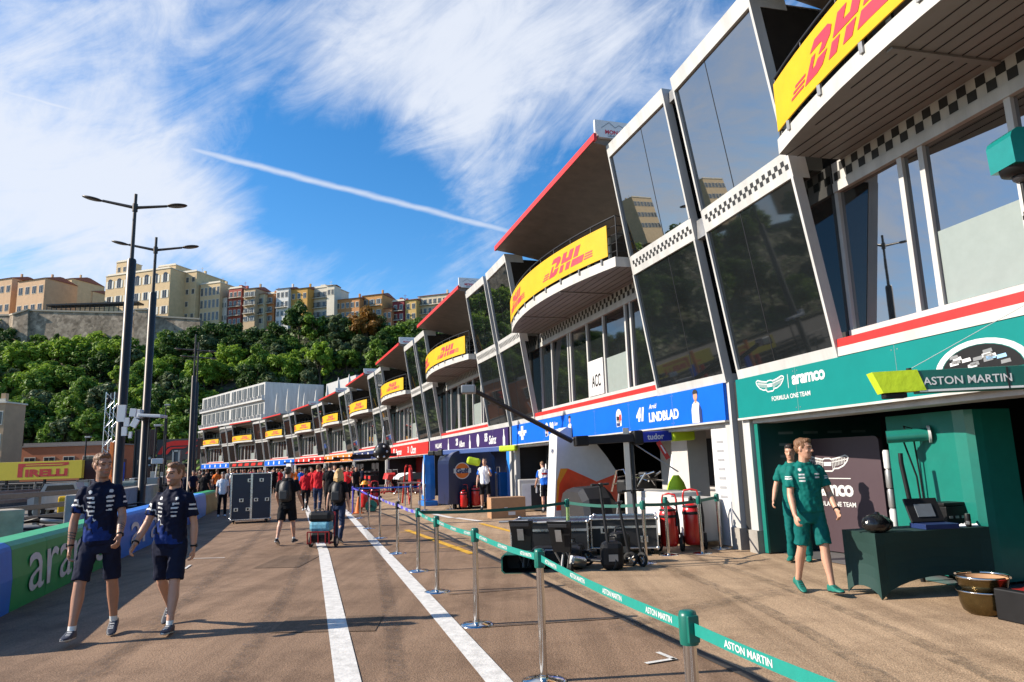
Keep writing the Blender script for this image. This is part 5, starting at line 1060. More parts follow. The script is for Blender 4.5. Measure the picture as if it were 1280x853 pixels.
for v in mb.v: s_ = math.sin(v.x * 60 + v.z * 40) * math.cos(v.y * 55); v += Vector((s_ * .008, s_ * .008, s_ * .006)); v.z = max(v.z, .0)
mb.build('bag_body', mat('shiny_black_film', (.01, .01, .011), .16, bump=.5, bscale=18), g)
g = thing('laptop', 'open ruggedised laptop tilted up on the green table', 'laptop', gpt(1168, 660), rzT + R(-8)); mb = MB(); mb.box((0, 0, .03), (.42, .3, .06), bev=.006); mb.build('keyboard_base', M_navy, g); mb = MB(); Mq = Matrix.Rotation(R(-24), 3, 'X'); mb.box((-.02, .13, .2), (.42, .03, .3), Mq, bev=.006); mb.box((-.02, .11, .2), (.22, .012, .16), Mq, m=1); mb.build('tilted_screen', [M_dark, mat('grey_screen', (.16, .18, .2), .15)], g)
g = thing('equipment_box', 'black instrument box with knobs at the back of the green table', 'instrument box', gpt(1182, 648) , rzT); mb = MB(); mb.box((0, 0, .11), (.30, .24, .22), bev=.01); mb.box((0, .02, .245), (.33, .26, .04), bev=.01); mb.build('box_shell', M_black, g); mb = MB(); [mb.box((-.09 + .09 * q, -.122, .09), (.05, .01, .03)) for q in range(3)]; mb.build('front_controls', M_grey, g)
g = thing('cleaning_cloth', 'crumpled white cloth on the green table beside the instrument box', 'cloth', gpt(1200, 658), rzT); mb = MB(); K = 9; G = [[Vector((-.2 + .4 * a / K, -.07 + .14 * b / 5, .03 + .025 * math.sin(a * 2.1 + b) * math.cos(b * 1.7 + a * .5) - .03 * abs(b - 2.5) / 2.5)) for b in range(6)] for a in range(K + 1)]
for a in range(K):
    for b in range(5): mb.add([G[a][b], G[a + 1][b], G[a + 1][b + 1], G[a][b + 1]], [(0, 1, 2, 3)], 0, True)
mb.prism([(-.2, -.07, 0), (.2, -.07, 0), (.2, .07, 0), (-.2, .07, 0)], (0, 0, .012)); mb.build('cloth_sheet', C_white, g)
g = thing('drinks_can', 'slim dark can at the far end of the green table', 'can', gpt(1228, 660), 0); mb = MB(); mb.lathe([(.025, 0), (.033, .01), (.033, .14), (.026, .155)], n=14); mb.lathe([(.0335, .03), (.0335, .07)], n=14, m=1, caps=False); mb.lathe([(.026, .155), (.02, .158)], n=12, m=1); mb.build('can_body', [M_black, M_steel], g)
t = thing('pry_bar', 'black bent bar leaning at the left edge of the teal cabinet', 'bar', onF(1136, -.2)); mb = MB(); mb.tube([(.02, .0, 0), (0, .02, .9), (-.05, .04, 1.5), (-.04, .05, 1.62)], .03, 8); mb.build('bar_shaft', M_black, t)
# bowls and red case
bw = onF(1210, .62); M_brass = mat('dark_bronze_bowl', (.16, .115, .05), .25, .9, var=.3, rvar=.1)
t = thing('metal_bowl', 'dark bronze metal bowl with silver rim on the asphalt under the table edge', 'bowl', bw); mb = MB(); mb.lathe([(.15, 0), (.20, .04), (.225, .12), (.23, .225)], n=28); mb.build('bowl_body', M_brass, t); mb = MB(); mb.lathe([(.23, .22), (.247, .225), (.247, .238), (.226, .238)], n=28); mb.build('rim', M_chrome, t)
t = thing('metal_tray', 'second bowl with broken silver rim and tan inside, stacked on the lower bowl', 'bowl', bw + Vector((0, 0, .24))); mb = MB(); mb.lathe([(.18, 0), (.215, .035), (.238, .125)], n=28, caps=False); mb.lathe([(.165, .012), (.20, .045), (.227, .118)], n=28, m=1, caps=False); mb.lathe([(.001, .02), (.18, .015)], n=20, m=1, caps=False); mb.build('bowl_body', [M_brass, mat('tan_residue', (.36, .2, .1), .8)], t)
mb = MB()
for a0, a1 in ((-200, -70), (-40, 60), (80, 130)):
    pts = [(.242 * math.cos(R(a0 + (a1 - a0) * q / 10)), .242 * math.sin(R(a0 + (a1 - a0) * q / 10)), .13) for q in range(11)]; mb.tube(pts, .014, 6)
mb.build('rim', M_chrome, t)
t = thing('tool_case', 'flat red and black tool case beside the bronze bowls', 'tool case', onF(1281, .36), rzT + R(4)); mb = MB(); mb.box((0, 0, .14), (.75, .4, .28), bev=.02); mb.build('case_body', mat('red_case_plastic', (.36, .02, .018), .45), t); mb = MB(); mb.box((-.33, -.01, .15), (.1, .42, .30), bev=.015); mb.box((.1, -.205, .16), (.3, .02, .04), bev=.005); mb.build('case_trim', M_black, t)
t = thing('wooden_bench', 'low orange wooden bench behind the teal men', 'bench', Vector((aty(985, 660, 13.2).x, 13.2, 0)), R(8)); mb = MB(); mb.box((0, 0, .38), (.9, .3, .05)); mb.box((0, 0, .2), (.8, .26, .04)); mb.box((-.38, 0, .18), (.04, .28, .36)); mb.box((.38, 0, .18), (.04, .28, .36)); mb.build('bench_frame', mat('orange_varnished_wood', (.42, .13, .035), .5), t)
# swinging boom in front of the teal sign, with the green pit light on a pole
A, B = aty(1088, 481, 6.75), aty(1330, 462, 6.45); z_ = A.z; B.z = A.z = z_; ux = (B - A).normalized(); uy = Vector((-ux.y, ux.x, 0)); Lb = (B - A).length
t = thing('pit_boom', 'dark green overhead boom with fluorescent yellow end cover and white lettering', 'boom', A, math.atan2(ux.y, ux.x)); mb = MB(); mb.box((Lb / 2 + .2, 0, 0), (Lb - .4, .16, .215), bev=.008); mb.box((Lb / 2 + .2, -.082, -.09), (Lb - .4, .006, .02), m=1); mb.box((1.17, -.082, 0), (.014, .008, .2), m=2); mb.build('boom_beam', [mat('boom_green_paint', (.006, .095, .075), .35), M_letw, M_dark], t)
mb = MB(); mb.prism([(0, -.09, .11), (.40, -.09, .115), (.46, -.09, -.085), (.08, -.09, -.095)], (0, .18, 0)); mb.build('end_cover', M_hivis, t); mb = MB(); mb.box((.2, 0, -.12), (.2, .12, .05), bev=.01); mb.tube([(.36, 0, .11), (.36, 0, .14)], .025, 8); mb.build('end_buffer', M_black, t)
lm = MB(); put_text(lm, 'ASTON MARTIN', lambda x, y: Vector((.82 + x, -.086, .0 + y)), w=.76, bold=.012); lm.build('lettering', M_letw, t)
mb = MB(); mb.tube([(.37, 0, .13), (Lb + .8, .3, 1.2)], .004, 4); mb.tube([(Lb, 0, 0), (Lb + .6, 0, 0)], .06, 8); mb.build('stay_wire', M_letw, t)
pb = aty(1272, 191, 6.6); 
t = thing('pit_light', 'teal pit light box on a thin black pole in front of the upper windows', 'pit light', Vector((pb.x, pb.y, z_)), rzT * .2); zt = pb.z - z_
mb = MB(); prof = [(-.18, -.17), (.18, -.17), (.19, .10), (.17, .15), (.11, .195), (-.11, .195), (-.17, .15), (-.19, .10)]; mb.prism([Vector((x, -.17, zt + z)) for x, z in prof], (0, .34, 0)); mb.box((-.05, -.172, zt + .02), (.012, .006, .012), m=1); mb.box((.05, -.172, zt + .03), (.012, .006, .012), m=1); mb.build('light_housing', [mat('metallic_teal_paint', (.008, .24, .22), .25, .3, coat=.4), M_black], t)
mb = MB(); mb.lathe([(.10, zt - .25), (.17, zt - .22), (.18, zt - .171)], n=20); mb.lathe([(.04, zt - .32), (.075, zt - .29), (.085, zt - .26)], n=16, m=1); mb.build('lens', [M_black, mat('lens_glass', (.04, .04, .045), .05)], t)
mb = MB(); mb.tube([(0, 0, zt - .3), (0, 0, .0)], .022, 8); mb.tube([(0, 0, zt - .62), (0, 0, zt - .8)], .035, 8); mb.tube([(0, 0, zt - .66), (0, 0, zt - .7)], .045, 8); mb.build('pole', M_black, t)

# ------------------------------------------------------------------ second garage (white, blue and red)
def gbox(name, label, cat, i, s0, s1, n0, n1, z0, z1, m, part='panel', group=None, bev=0):
    t = thing(name, label, cat, P(i, (s0 + s1) / 2, (n0 + n1) / 2, z0), 0, group); mb = MB(); fbox(mb, i, s0, s1, n0, n1, z0, z1); mb.build(part, m, t, True); return t
M_wwall = mat('white_wall_panel', (.62, .62, .62), .4, var=.06); M_gwall = mat('pale_grey_wall_panel', (.50, .47, .45), .45, var=.06)
t = thing('divider_pylon', 'tall white slanted divider with red and orange graphic beside the blue sign', 'divider', P(1, 8.2, 0, 0)); mb = MB(); sA, sB = 7.9, 8.55
def slab(mb, i, s0, s1, pts, m=0): mb.prism([P(i, s0, n, z) for n, z in pts], TT[i] * (s1 - s0), m)
slab(mb, 1, sA, sB, [(.75, 0), (.55, 2.45), (.25, 2.62), (-.35, 2.5), (-.95, 1.75), (-1.25, 1.3), (-1.25, 0)]); mb.build('divider_body', M_wwall, t, True)
mb = MB(); f = lambda n, z, d=.004: P(1, sA - d, n, z); mb.poly([f(.63, 1.0), f(.28, 1.45), (f(-.6, 1.05)), f(-1.24, 1.25), f(-1.24, .3), f(.68, .3)], 0); mb.poly([f(.62, 1.1, .006), f(.50, 1.45, .006), f(.27, 1.45, .006), f(.55, 1.02, .006), f(.64, .4, .006), f(.69, .4, .006)], 1); mb.build('painted_graphic', [mat('red_graphic', (.88, .07, .02), .4), mat('orange_graphic', (.85, .30, .02), .4)], t, True)
lm = MB(); put_text(lm, 'RB', lambda x, y: P(1, 8.22 - x, .585 + .0, 1.95 + y) + NN[1] * .03, w=.2, bold=.02, shear=.2); lm.build('lettering', M_navy, t, True)
t = thing('body_cover', 'grey covered engine cover shape standing before the white divider', 'cover', P(1, 6.9, .15, 0), yawF(1)); mb = MB(); mb.loft([[Vector((x * w_, y, z * h_)) for x, z in ((-.9, 0), (-.9, .6), (-.7, .92), (-.2, 1.0), (.5, .98), (.85, .7), (.95, .3), (.95, 0))] for y, w_, h_ in ((-.45, .9, .85), (-.3, 1, .95), (.3, 1, .98), (.5, .9, .8))], smooth=False); mb.build('cover_shell', mat('dark_grey_cover', (.022, .022, .024), .5, bump=.2, bscale=6), t)
gbox('garage_back_wall', 'pale grey back wall with black openings in the second garage', 'wall', 1, .5, 7.0, -2.3, -2.2, 0, 2.7, M_gwall)
for k, (s0, s1, z0, z1) in enumerate(((1.2, 2.7, 1.05, 2.2), (4.2, 5.6, .95, 2.1))): 
    t = gbox('wall_screen', ('right' if k == 0 else 'left') + ' black screen on the pale back wall of the second garage', 'screen', 1, s0, s1, -2.2, -2.15, z0, z1, M_black, 'screen_panel', 'black screens in the second garage'); mb = MB(); fbox(mb, 1, s0 - .04, s1 + .04, -2.2, -2.16, z0 - .12, z0 - .08); mb.build('shelf', M_grey, t, True)
t = gbox('divider_column', 'cream rounded column between the two black screens', 'column', 1, 3.0, 3.7, -1.2, -.7, 0, 2.28, M_gwall, 'column_body'); mb = MB(); slab(mb, 1, 3.7, 3.9, [(-.62, .9), (-.9, 2.2), (-1.2, 2.2), (-1.2, .9)]); mb.build('column_flank', M_wwall, t, True)
t = gbox('sponsor_pier', 'white pier panel with columns of small grey logos right of the screens', 'pier', 1, .44, 1.0, -.12, -.06, .02, 2.2, M_wwall); lm = MB()
for q in range(7): 
    for s0, w_ in ((.62, .22),): lm.poly([P(1, s0, -.055, 1.9 - q * .17), P(1, s0 + w_, -.055, 1.9 - q * .17), P(1, s0 + w_, -.055, 1.95 - q * .17), P(1, s0, -.055, 1.95 - q * .17)])
lm.build('pale_logos', mat('grey_logo_print', (.30, .30, .31), .5), t, True)
gbox('black_panel', 'black panel with white emblem left of the bending mechanic', 'panel', 1, 11.6, 12.9, -.9, -.85, 0, 2.2, M_black); t = gbox('violet_panel', 'violet blue panel behind the bending mechanic', 'panel', 1, 10.2, 11.5, -.9, -.85, 0, 2.2, mat('violet_blue_panel', (.035, .03, .26), .35)); gbox('white_post_panel', 'narrow white panel between violet panel and white divider', 'panel', 1, 9.2, 10.05, -.7, -.62, 0, 2.2, M_wwall)
t = thing('paper_stand', 'white printed stand left of the bending mechanic', 'stand', P(1, 11.9, -.5, 0), yawF(1)); mb = MB(); mb.box((0, 0, 1.05), (.5, .05, .55), bev=.01); mb.build('printed_sheet', M_letw, t); mb = MB(); mb.box((-.08, -.028, 1.05), (.06, .006, .3)); mb.box((.08, -.028, 1.05), (.06, .006, .3)); mb.tube([(0, 0, 0), (0, 0, .8)], .02, 6); mb.box((0, 0, .02), (.4, .3, .03)); mb.ball((0, -.02, 1.45), (.06, .02, .15), 8, m=1); mb.build('stand_leg', [M_dark, M_letw], t)
# bare rear frame on a stand
t = thing('car_frame', 'bare metal rear end of a racing car on a stand in the second garage', 'car part', P(1, 4.4, -.1, 0), yawF(1) + R(20)); mb = MB(); r2 = random.Random(3)
for q in range(16): 
    a = Vector((r2.uniform(-.6, .6), r2.uniform(-.4, .4), r2.uniform(.85, 1.3))); b = Vector((r2.uniform(-.6, .6), r2.uniform(-.4, .4), r2.uniform(.85, 1.35))); mb.tube([a, b], .022, 6)
mb.tube([(-.55, -.3, .9), (-.35, -.3, 1.4), (-.1, -.3, 1.42), (.1, -.3, 1.0)], .02, 6); mb.build('suspension_arms', M_chrome, t); mb = MB(); mb.box((0, 0, 1.02), (.5, .9, .34), bev=.06); mb.box((.1, .3, 1.25), (.3, .4, .2), bev=.05); mb.build('gearbox', M_black, t); mb = MB()
for x in (-.3, .3):
    for y in (-.3, .3): mb.tube([(x, y, .85), (x * 1.3, y * 1.3, 0)], .025, 6)
mb.build('stand', M_grey, t)
def boom(label, A, B, m, cover=.5, th=.16, txt=None, group='swinging pit booms', blk=0.0):
    A, B = Vector(A), Vector(B); ux = (B - A); Lb = ux.length; ux.normalize(); t = thing('pit_boom', label, 'boom', A, math.atan2(ux.y, ux.x), group); rz_ = math.asin(ux.z); mb = MB(); Mq = Matrix.Rotation(-rz_, 3, 'Y')
    def bx(x0, x1, w_, h_, m_=0, bev=0): mb.box(Mq @ Vector(((x0 + x1) / 2, 0, 0)), (x1 - x0, w_, h_), Mq, m_, bev)
    bx(0, Lb - cover, .12, th, 0, .01); bx(0, .3, .18, th * 1.25, 1, .03)
    if blk: bx(blk, Lb - cover, .13, th * 1.3, 2, .02); bx(blk - .12, blk + .1, .2, th * 1.8, 1, .04)
    mb.build('boom_beam', [M_dark, M_black, m], t)
    if cover: mb = MB(); bx(Lb - cover, Lb, .24, th * 1.5, 0, .05); mb.build('end_cover', M_hivis, t)
    if txt: lm = MB(); put_text(lm, txt, lambda x, y: Mq @ Vector(((blk + Lb - cover) / 2 + x, -.07, y)), h=th * .75, bold=.03); lm.build('lettering', M_letw, t)
    return t
boom('dark overhead boom with blue section and fluorescent end in front of the blue sign', aty(718, 552, 14.6), aty(866, 543, 15.4), mat('boom_blue_paint', (.01, .03, .35), .4), txt='tudor', cover=.55, blk=1.45, th=.17)
t = thing('boom_post', 'square grey steel post carrying the dark overhead boom', 'post', Vector((aty(786, 600, 15.1).x, 15.1, 0)), R(-14)); mb = MB(); mb.box((0, 0, 1.16), (.12, .16, 2.32), bev=.006); mb.box((.11, .02, 1.1), (.06, .1, 2.2), m=1); mb.box((0, 0, .02), (.4, .4, .04)); mb.build('post_shaft', [M_grey, M_dark], t)
t = thing('overhead_camera', 'long black camera arm rising over the lane with a grey camera at its tip', 'camera arm', aty(714, 551, 18.5)); a0 = aty(714, 551, 18.5); a1 = aty(590, 487, 16.2); mb = MB(); mb.tube([(0, 0, 0), a1 - a0], [.07, .055], 8); mb.build('arm_beam', M_dark, t); mb = MB(); mb.box(a1 - a0 + Vector((-.08, 0, .0)), (.34, .26, .20), bev=.03); mb.box(a1 - a0 + Vector((-.27, 0, -.04)), (.06, .2, .16), m=1); mb.build('camera_housing', [M_grey, M_black], t)
t = thing('signal_paddle', 'red signal paddle hanging on a stick under the dark boom', 'paddle', aty(812, 556, 15.2)); o_ = aty(812, 556, 15.2); a1 = aty(848, 590, 14.9) - o_; mb = MB(); mb.tube([(-.3, 0, 0), a1], .016, 6); mb.build('stick', M_grey, t); mb = MB(); c = aty(829, 563, 15.1) - o_; mb.box(c, (.10, .03, .42), Matrix.Rotation(R(-28), 3, 'Y'), bev=.01); mb.box(c + Vector((0, -.018, .02)), (.03, .01, .2), Matrix.Rotation(R(-28), 3, 'Y'), m=1); mb.build('paddle_plate', [M_red, M_letw], t)
t = thing('hi_vis_vest', 'fluorescent yellow cloth draped over the cream column', 'cloth', P(1, 3.4, -.55, .95)); o_ = aty(846, 612, 15.3); mb = MB(); mb.loft([[TM[t.name].inverted() @ (o_ + Vector((x * w_, y, z))) for x, y in ((-.22, -.05), (0, -.09), (.22, -.05), (.22, .05), (-.22, .05))] for z, w_ in ((-.25, 1.1), (-.05, 1.0), (.15, .7), (.3, .25))], smooth=True); mb.build('vest_cloth', M_hivis, t)

# ------------------------------------------------------------------ third garage (navy and pale blue)
t = thing('equipment_pod', 'large navy rounded equipment pod with orange and white round badge', 'pod', P(2, 6.5, -.4, 0), yawF(2)); A, B = aty(552, 600, 27.2), aty(612, 600, 26.8); wP = (B - A).length; o_ = (A + B) / 2; t.location = (o_.x, o_.y + .5, 0); t.rotation_euler = (0, 0, R(26))
mb = MB(); prof = [(-wP / 2, .2)] + [(-wP / 2 + .5 * (1 - math.cos(R(q * 15))), 1.68 + .5 * math.sin(R(q * 15))) for q in range(7)] + [(wP / 2 - .3, 2.2), (wP / 2, 1.9), (wP / 2, .2)]; mb.prism([Vector((x, -.6, z)) for x, z in prof], (0, 1.2, 0)); mb.build('pod_shell', mat('deep_navy_vinyl', (.006, .014, .055), .35, var=.1), t)
lm = MB()
def disc(mb, cx, cz, r, y, m): mb.poly([Vector((cx + r * math.cos(a), y, cz + r * math.sin(a))) for a in [2 * math.pi * q / 24 for q in range(24)]], m)
disc(lm, -.4, 1.42, .31, -.605, 0); disc(lm, -.4, 1.42, .28, -.608, 1); lm.box((-.4, -.609, 1.42), (.70, .004, .17), m=2); put_text(lm, 'Gulf', lambda x, y: Vector((-.4 + x, -.615, 1.42 + y)), w=.52, h=.19, bold=.05, m=3); lm.build('round_badge', [M_letw, M_orange, M_letw, M_navy], t)
for x in (-wP / 2 + .3, wP / 2 - .3): mb = MB(); mb.tube([(x - .05, -.4, .1), (x + .05, -.4, .1)], .1, 14); mb.box((x, -.4, .18), (.1, .15, .1)); mb.build('caster', M_black, t)
M_lblue = mat('pale_blue_vinyl', (.02, .20, .62), .4, var=.1)
t = thing('wing_cover', 'pale blue and white upright cover standing left of the navy pod', 'cover', Vector((aty(535, 600, 30).x, 30, 0)), yawF(2)); mb = MB(); mb.loft([[Vector((x * w_ + o_, y * .4, z)) for x, y in ((-.4, -.5), (.4, -.5), (.45, 0), (.4, .5), (-.4, .5), (-.45, 0))] for z, w_, o_ in ((.25, 1, 0), (.9, 1, .05), (1.7, .7, .12), (2.1, .3, .2))], smooth=False); mb.box((0, 0, .1), (1.1, .6, .22), bev=.04); mb.build('cover_shell', M_lblue, t); mb = MB(); mb.prism([Vector((x, -.26, z)) for x, z in ((.05, .5), (.3, .4), (.42, 1.6), (.3, 2.0), (.15, 1.5))], (0, .02, 0)); mb.build('white_flash', M_letw, t)
gbox('vertical_banner', 'bright blue vertical banner on the right pier of the third garage', 'banner', 2, .5, 1.15, -.2, -.12, .3, 2.25, M_lblue)
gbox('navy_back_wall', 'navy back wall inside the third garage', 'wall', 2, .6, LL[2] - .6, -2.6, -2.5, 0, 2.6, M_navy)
boom('blue overhead boom with fluorescent end in front of the purple sign', aty(536, 567, 27.5), aty(646, 560, 25.6), mat('pale_boom_blue', (.05, .10, .30), .4), cover=.7, th=.14, blk=.6)
t = thing('hi_vis_vest', 'fluorescent yellow cover hanging over the navy pod top', 'cloth', aty(592, 577, 26.0)); mb = MB(); mb.box((0, 0, 0), (.5, .2, .28), Matrix.Rotation(R(14), 3, 'Y'), bev=.08); mb.build('cover_cloth', M_hivis, t)
r2 = random.Random(11)
for k, (s, n) in enumerate(((1.9, -.2), (2.5, -.35), (3.0, -.1))):
    t = thing('tyre_trolley', 'blue and black trolley by the blue vertical banner, ' + ['nearest the pier', 'middle one', 'farthest one'][k], 'trolley', P(2, s, n, 0), yawF(2), 'trolleys by the blue banner'); mb = MB(); mb.box((0, 0, .75), (.35, .5, 1.1), bev=.08); mb.build('trolley_load', [M_lblue, M_black, M_blue][k], t); mb = MB(); mb.box((0, 0, .12), (.5, .6, .06)); mb.tube([(-.2, .25, .1), (-.2, .28, 1.5), (.2, .28, 1.5), (.2, .25, .1)], .02, 6); mb.build('trolley_frame', M_grey, t)
# ------------------------------------------------------------------ red garage and the ones beyond: tool carts, tyre racks, work stands
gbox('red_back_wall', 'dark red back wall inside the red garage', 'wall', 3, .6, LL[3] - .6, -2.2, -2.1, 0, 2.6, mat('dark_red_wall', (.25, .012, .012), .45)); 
t = gbox('team_board', 'white board with dark round emblem in the red garage', 'board', 3, 4.2, 5.3, -1.4, -1.35, .9, 2.2, M_letw); lm = MB(); lm.poly([P(3, 4.75 + .32 * math.cos(a), -1.345, 1.6 + .32 * math.sin(a)) for a in [2 * math.pi * q / 18 for q in range(18)]]); lm.build('round_emblem', M_navy, t, True)
gbox('red_panel', 'bright red upright panel right of the white board', 'panel', 3, 2.4, 3.9, -1.6, -1.5, .3, 2.25, M_red)
def tool_cart(label, loc, rz, m, grp):
    t = thing('tool_cart', label, 'tool cart', loc, rz, grp); mb = MB(); mb.box((0, 0, .62), (1.0, .55, 1.0), bev=.02); mb.build('cart_body', M_black, t); mb = MB()
    for q in range(4): mb.box((0, -.285, .25 + q * .25), (.92, .02, .20 if q != 1 else .1), bev=.004, m=0 if q % 2 else 1)
    mb.build('drawer_front', [m, M_dark], t); mb = MB(); mb.box((0, 0, 1.35), (1.04, .6, .10), bev=.02); mb.tube([(-.48, .25, 1.1), (-.48, .25, 1.9), (.48, .25, 1.9), (.48, .25, 1.1)], .03, 6); mb.box((0, .25, 1.7), (.96, .06, .34)); mb.build('upper_rack', [M_dark], t)
    for x in (-.4, .4): mb = MB(); mb.tube([(x - .03, 0, .07), (x + .03, 0, .07)], .07, 12); mb.build('caster', M_rubber, t)
    return t
TCS, TCO = [], []
for k, (i, s, n, m_) in enumerate(((3, 8.2, 1.9, M_red), (3, 9.9, 1.9, M_red), (3, 12.0, 1.5, M_dark), (4, 2.0, 1.7, M_red), (4, 4.5, 1.6, M_dark), (4, 7.5, .8, M_navy), (4, 10.5, 1.0, M_red), (5, 2.5, .9, M_dark), (5, 6.0, .9, M_orange), (5, 10, .9, M_dark), (6, 4, .9, M_red), (6, 9, .9, M_dark))):
    TCS.append((k, i)); TCO.append(tool_cart('black tool cart with ' + {'red_paint': 'red', 'dark_anodised_metal': 'dark', 'navy_panel': 'navy', 'orange_paint': 'orange'}[m_.name] + ' drawers ' + ('in front of the red garage' if i == 3 else 'beyond the red garage'), P(i, s, n, 0), yawF(i), m_, 'tool carts in front of the far garages'))
single_out([(o, q) for q, o in enumerate(TCO)], 'along the lane')
def rack(label, loc, rz, grp):
    t = thing('tyre_rack', label, 'tyre rack', loc, rz, grp)
    for z in (.36, 1.08):
        for x in (-.36, .36):
            w_ = MB(); Mq = Matrix.Rotation(R(90), 3, 'X'); w_.lathe([(.2, -.18), (.33, -.18), (.345, -.1), (.345, .1), (.33, .18), (.2, .18)], (x, 0, z), 20, M=Mq); w_.lathe([(.19, .185), (.19, -.185)], (x, 0, z), 12, m=1, M=Mq); w_.lathe([(.335, -.183), (.30, -.186), (.24, -.186)], (x, 0, z), 20, m=2, M=Mq, caps=False); w_.build('tyre', [M_rubber, M_grey, M_red], t)
    mb = MB()
    for z in (.02, .74, 1.45): mb.tube([(-.75, -.2, z), (.75, -.2, z)], .02, 6); mb.tube([(-.75, .2, z), (.75, .2, z)], .02, 6)
    for x in (-.75, .75):
        for y in (-.2, .2): mb.tube([(x, y, 0), (x, y, 1.5)], .02, 6)
    mb.build('rack_frame', M_grey, t); return t
RKO = []
for k, (i, s, n) in enumerate(((3, 6.9, .9), (4, 9.0, 1.1), (5, 4.2, 1.2), (4, 13.2, 1.2))): RKO.append((rack('rack of red marked tyres ' + ('in front of the red garage' if i == 3 else 'beyond the red garage'), P(i, s, n, 0), yawF(i), 'tyre racks in front of the far garages'), i * 20 + s))
single_out(RKO, 'along the lane')
for k, (s, n, m_, lb) in enumerate(((5.8, 1.3, M_red, 'red wheeled body stand in front of the red garage'), (3.2, .8, M_steel, 'silver wheeled body stand in front of the red garage'), (1.4, .6, M_dark, 'dark wheeled body stand near the purple sign corner'))):
    t = thing('body_stand', lb, 'stand', P(3, s, n, 0), yawF(3) + .6 * k); mb = MB()
    for x in (-.5, .5): mb.tube([(x, -.4, .12), (x, .4, .12)], .03, 6); mb.tube([(x, -.35, .12), (x * .6, 0, .85), (x, .35, .12)], .025, 6); mb.tube([(x - .03, -.4, .06), (x + .03, -.4, .06)], .06, 10); mb.tube([(x - .03, .4, .06), (x + .03, .4, .06)], .06, 10)
    mb.tube([(-.6, 0, .85), (.6, 0, .85)], .03, 6); mb.build('stand_frame', m_, t); mb = MB(); mb.loft([[Vector((x, y * w_, .9 + z * w_)) for y, z in ((-.35, 0), (-.25, .35), (.25, .35), (.35, 0))] for x, w_ in ((-.9, .35), (-.3, 1), (.5, 1.1), (.9, .8))], smooth=False); mb.build('bodywork', [M_red, M_letw, M_black][k], t)
t = thing('work_stand', 'red and silver work stand in front of the white board', 'stand', Vector((aty(508, 600, 31).x, 31, 0)), yawF(3)); mb = MB(); mb.tube([(-.9, 0, .05), (-.2, 0, 1.6), (.1, 0, 1.7)], .04, 6); mb.tube([(-.4, .2, .1), (.5, .2, .9)], .03, 6); mb.tube([(.6, 0, .05), (.2, 0, .9)], .03, 6); mb.build('stand_leg', M_red, t); mb = MB(); mb.box((.5, 0, .95), (1.6, .7, .05)); mb.tube([(-.2, -.3, .93), (-.2, -.3, 0)], .025, 6); mb.tube([(1.2, -.3, .93), (1.2, -.3, 0)], .025, 6); mb.tube([(-.3, -.3, .3), (.1, -.3, .1), (.3, -.3, .5)], .03, 6); mb.build('table_frame', M_steel, t); mb = MB(); mb.prism([(-.1, .1, 1.0), (.5, .1, 1.0), (.3, .1, 1.5), (.0, .1, 1.7)], (0, .1, 0)); mb.build('red_bodywork', M_red, t)
for k, (i, s) in enumerate(((3, 9.0), (4, 5.0), (5, 5.0), (6, 6.0))): boom('black overhead boom across the front of ' + ['the red garage', 'the navy signed garage', 'the orange signed garage', 'the far red signed garage'][k], P(i, s, 3.2, 2.45), P(i, s, .2, 2.45), M_dark, cover=0, th=.16, blk=1.5)
t = thing('speaker_ball', 'round black object with pale spots hanging above the tool carts', 'light', aty(478, 565, 33)); mb = MB(); mb.ball((0, 0, 0), .42, 14); mb.build('ball_shell', M_black, t); mb = MB()
for q in range(6): a = q * 1.05; mb.ball((.27 * math.cos(a), -.30, .27 * math.sin(a)), .06, 6)
mb.tube([(0, 0, .4), (0, .3, 1.2)], .02, 5); mb.build('pale_lens', M_letw, t)
gbox('white_pillar', 'plain white pillar between two far garages', 'pillar', 7, .6, 2.4, .1, .4, 0, 2.6, M_letw)
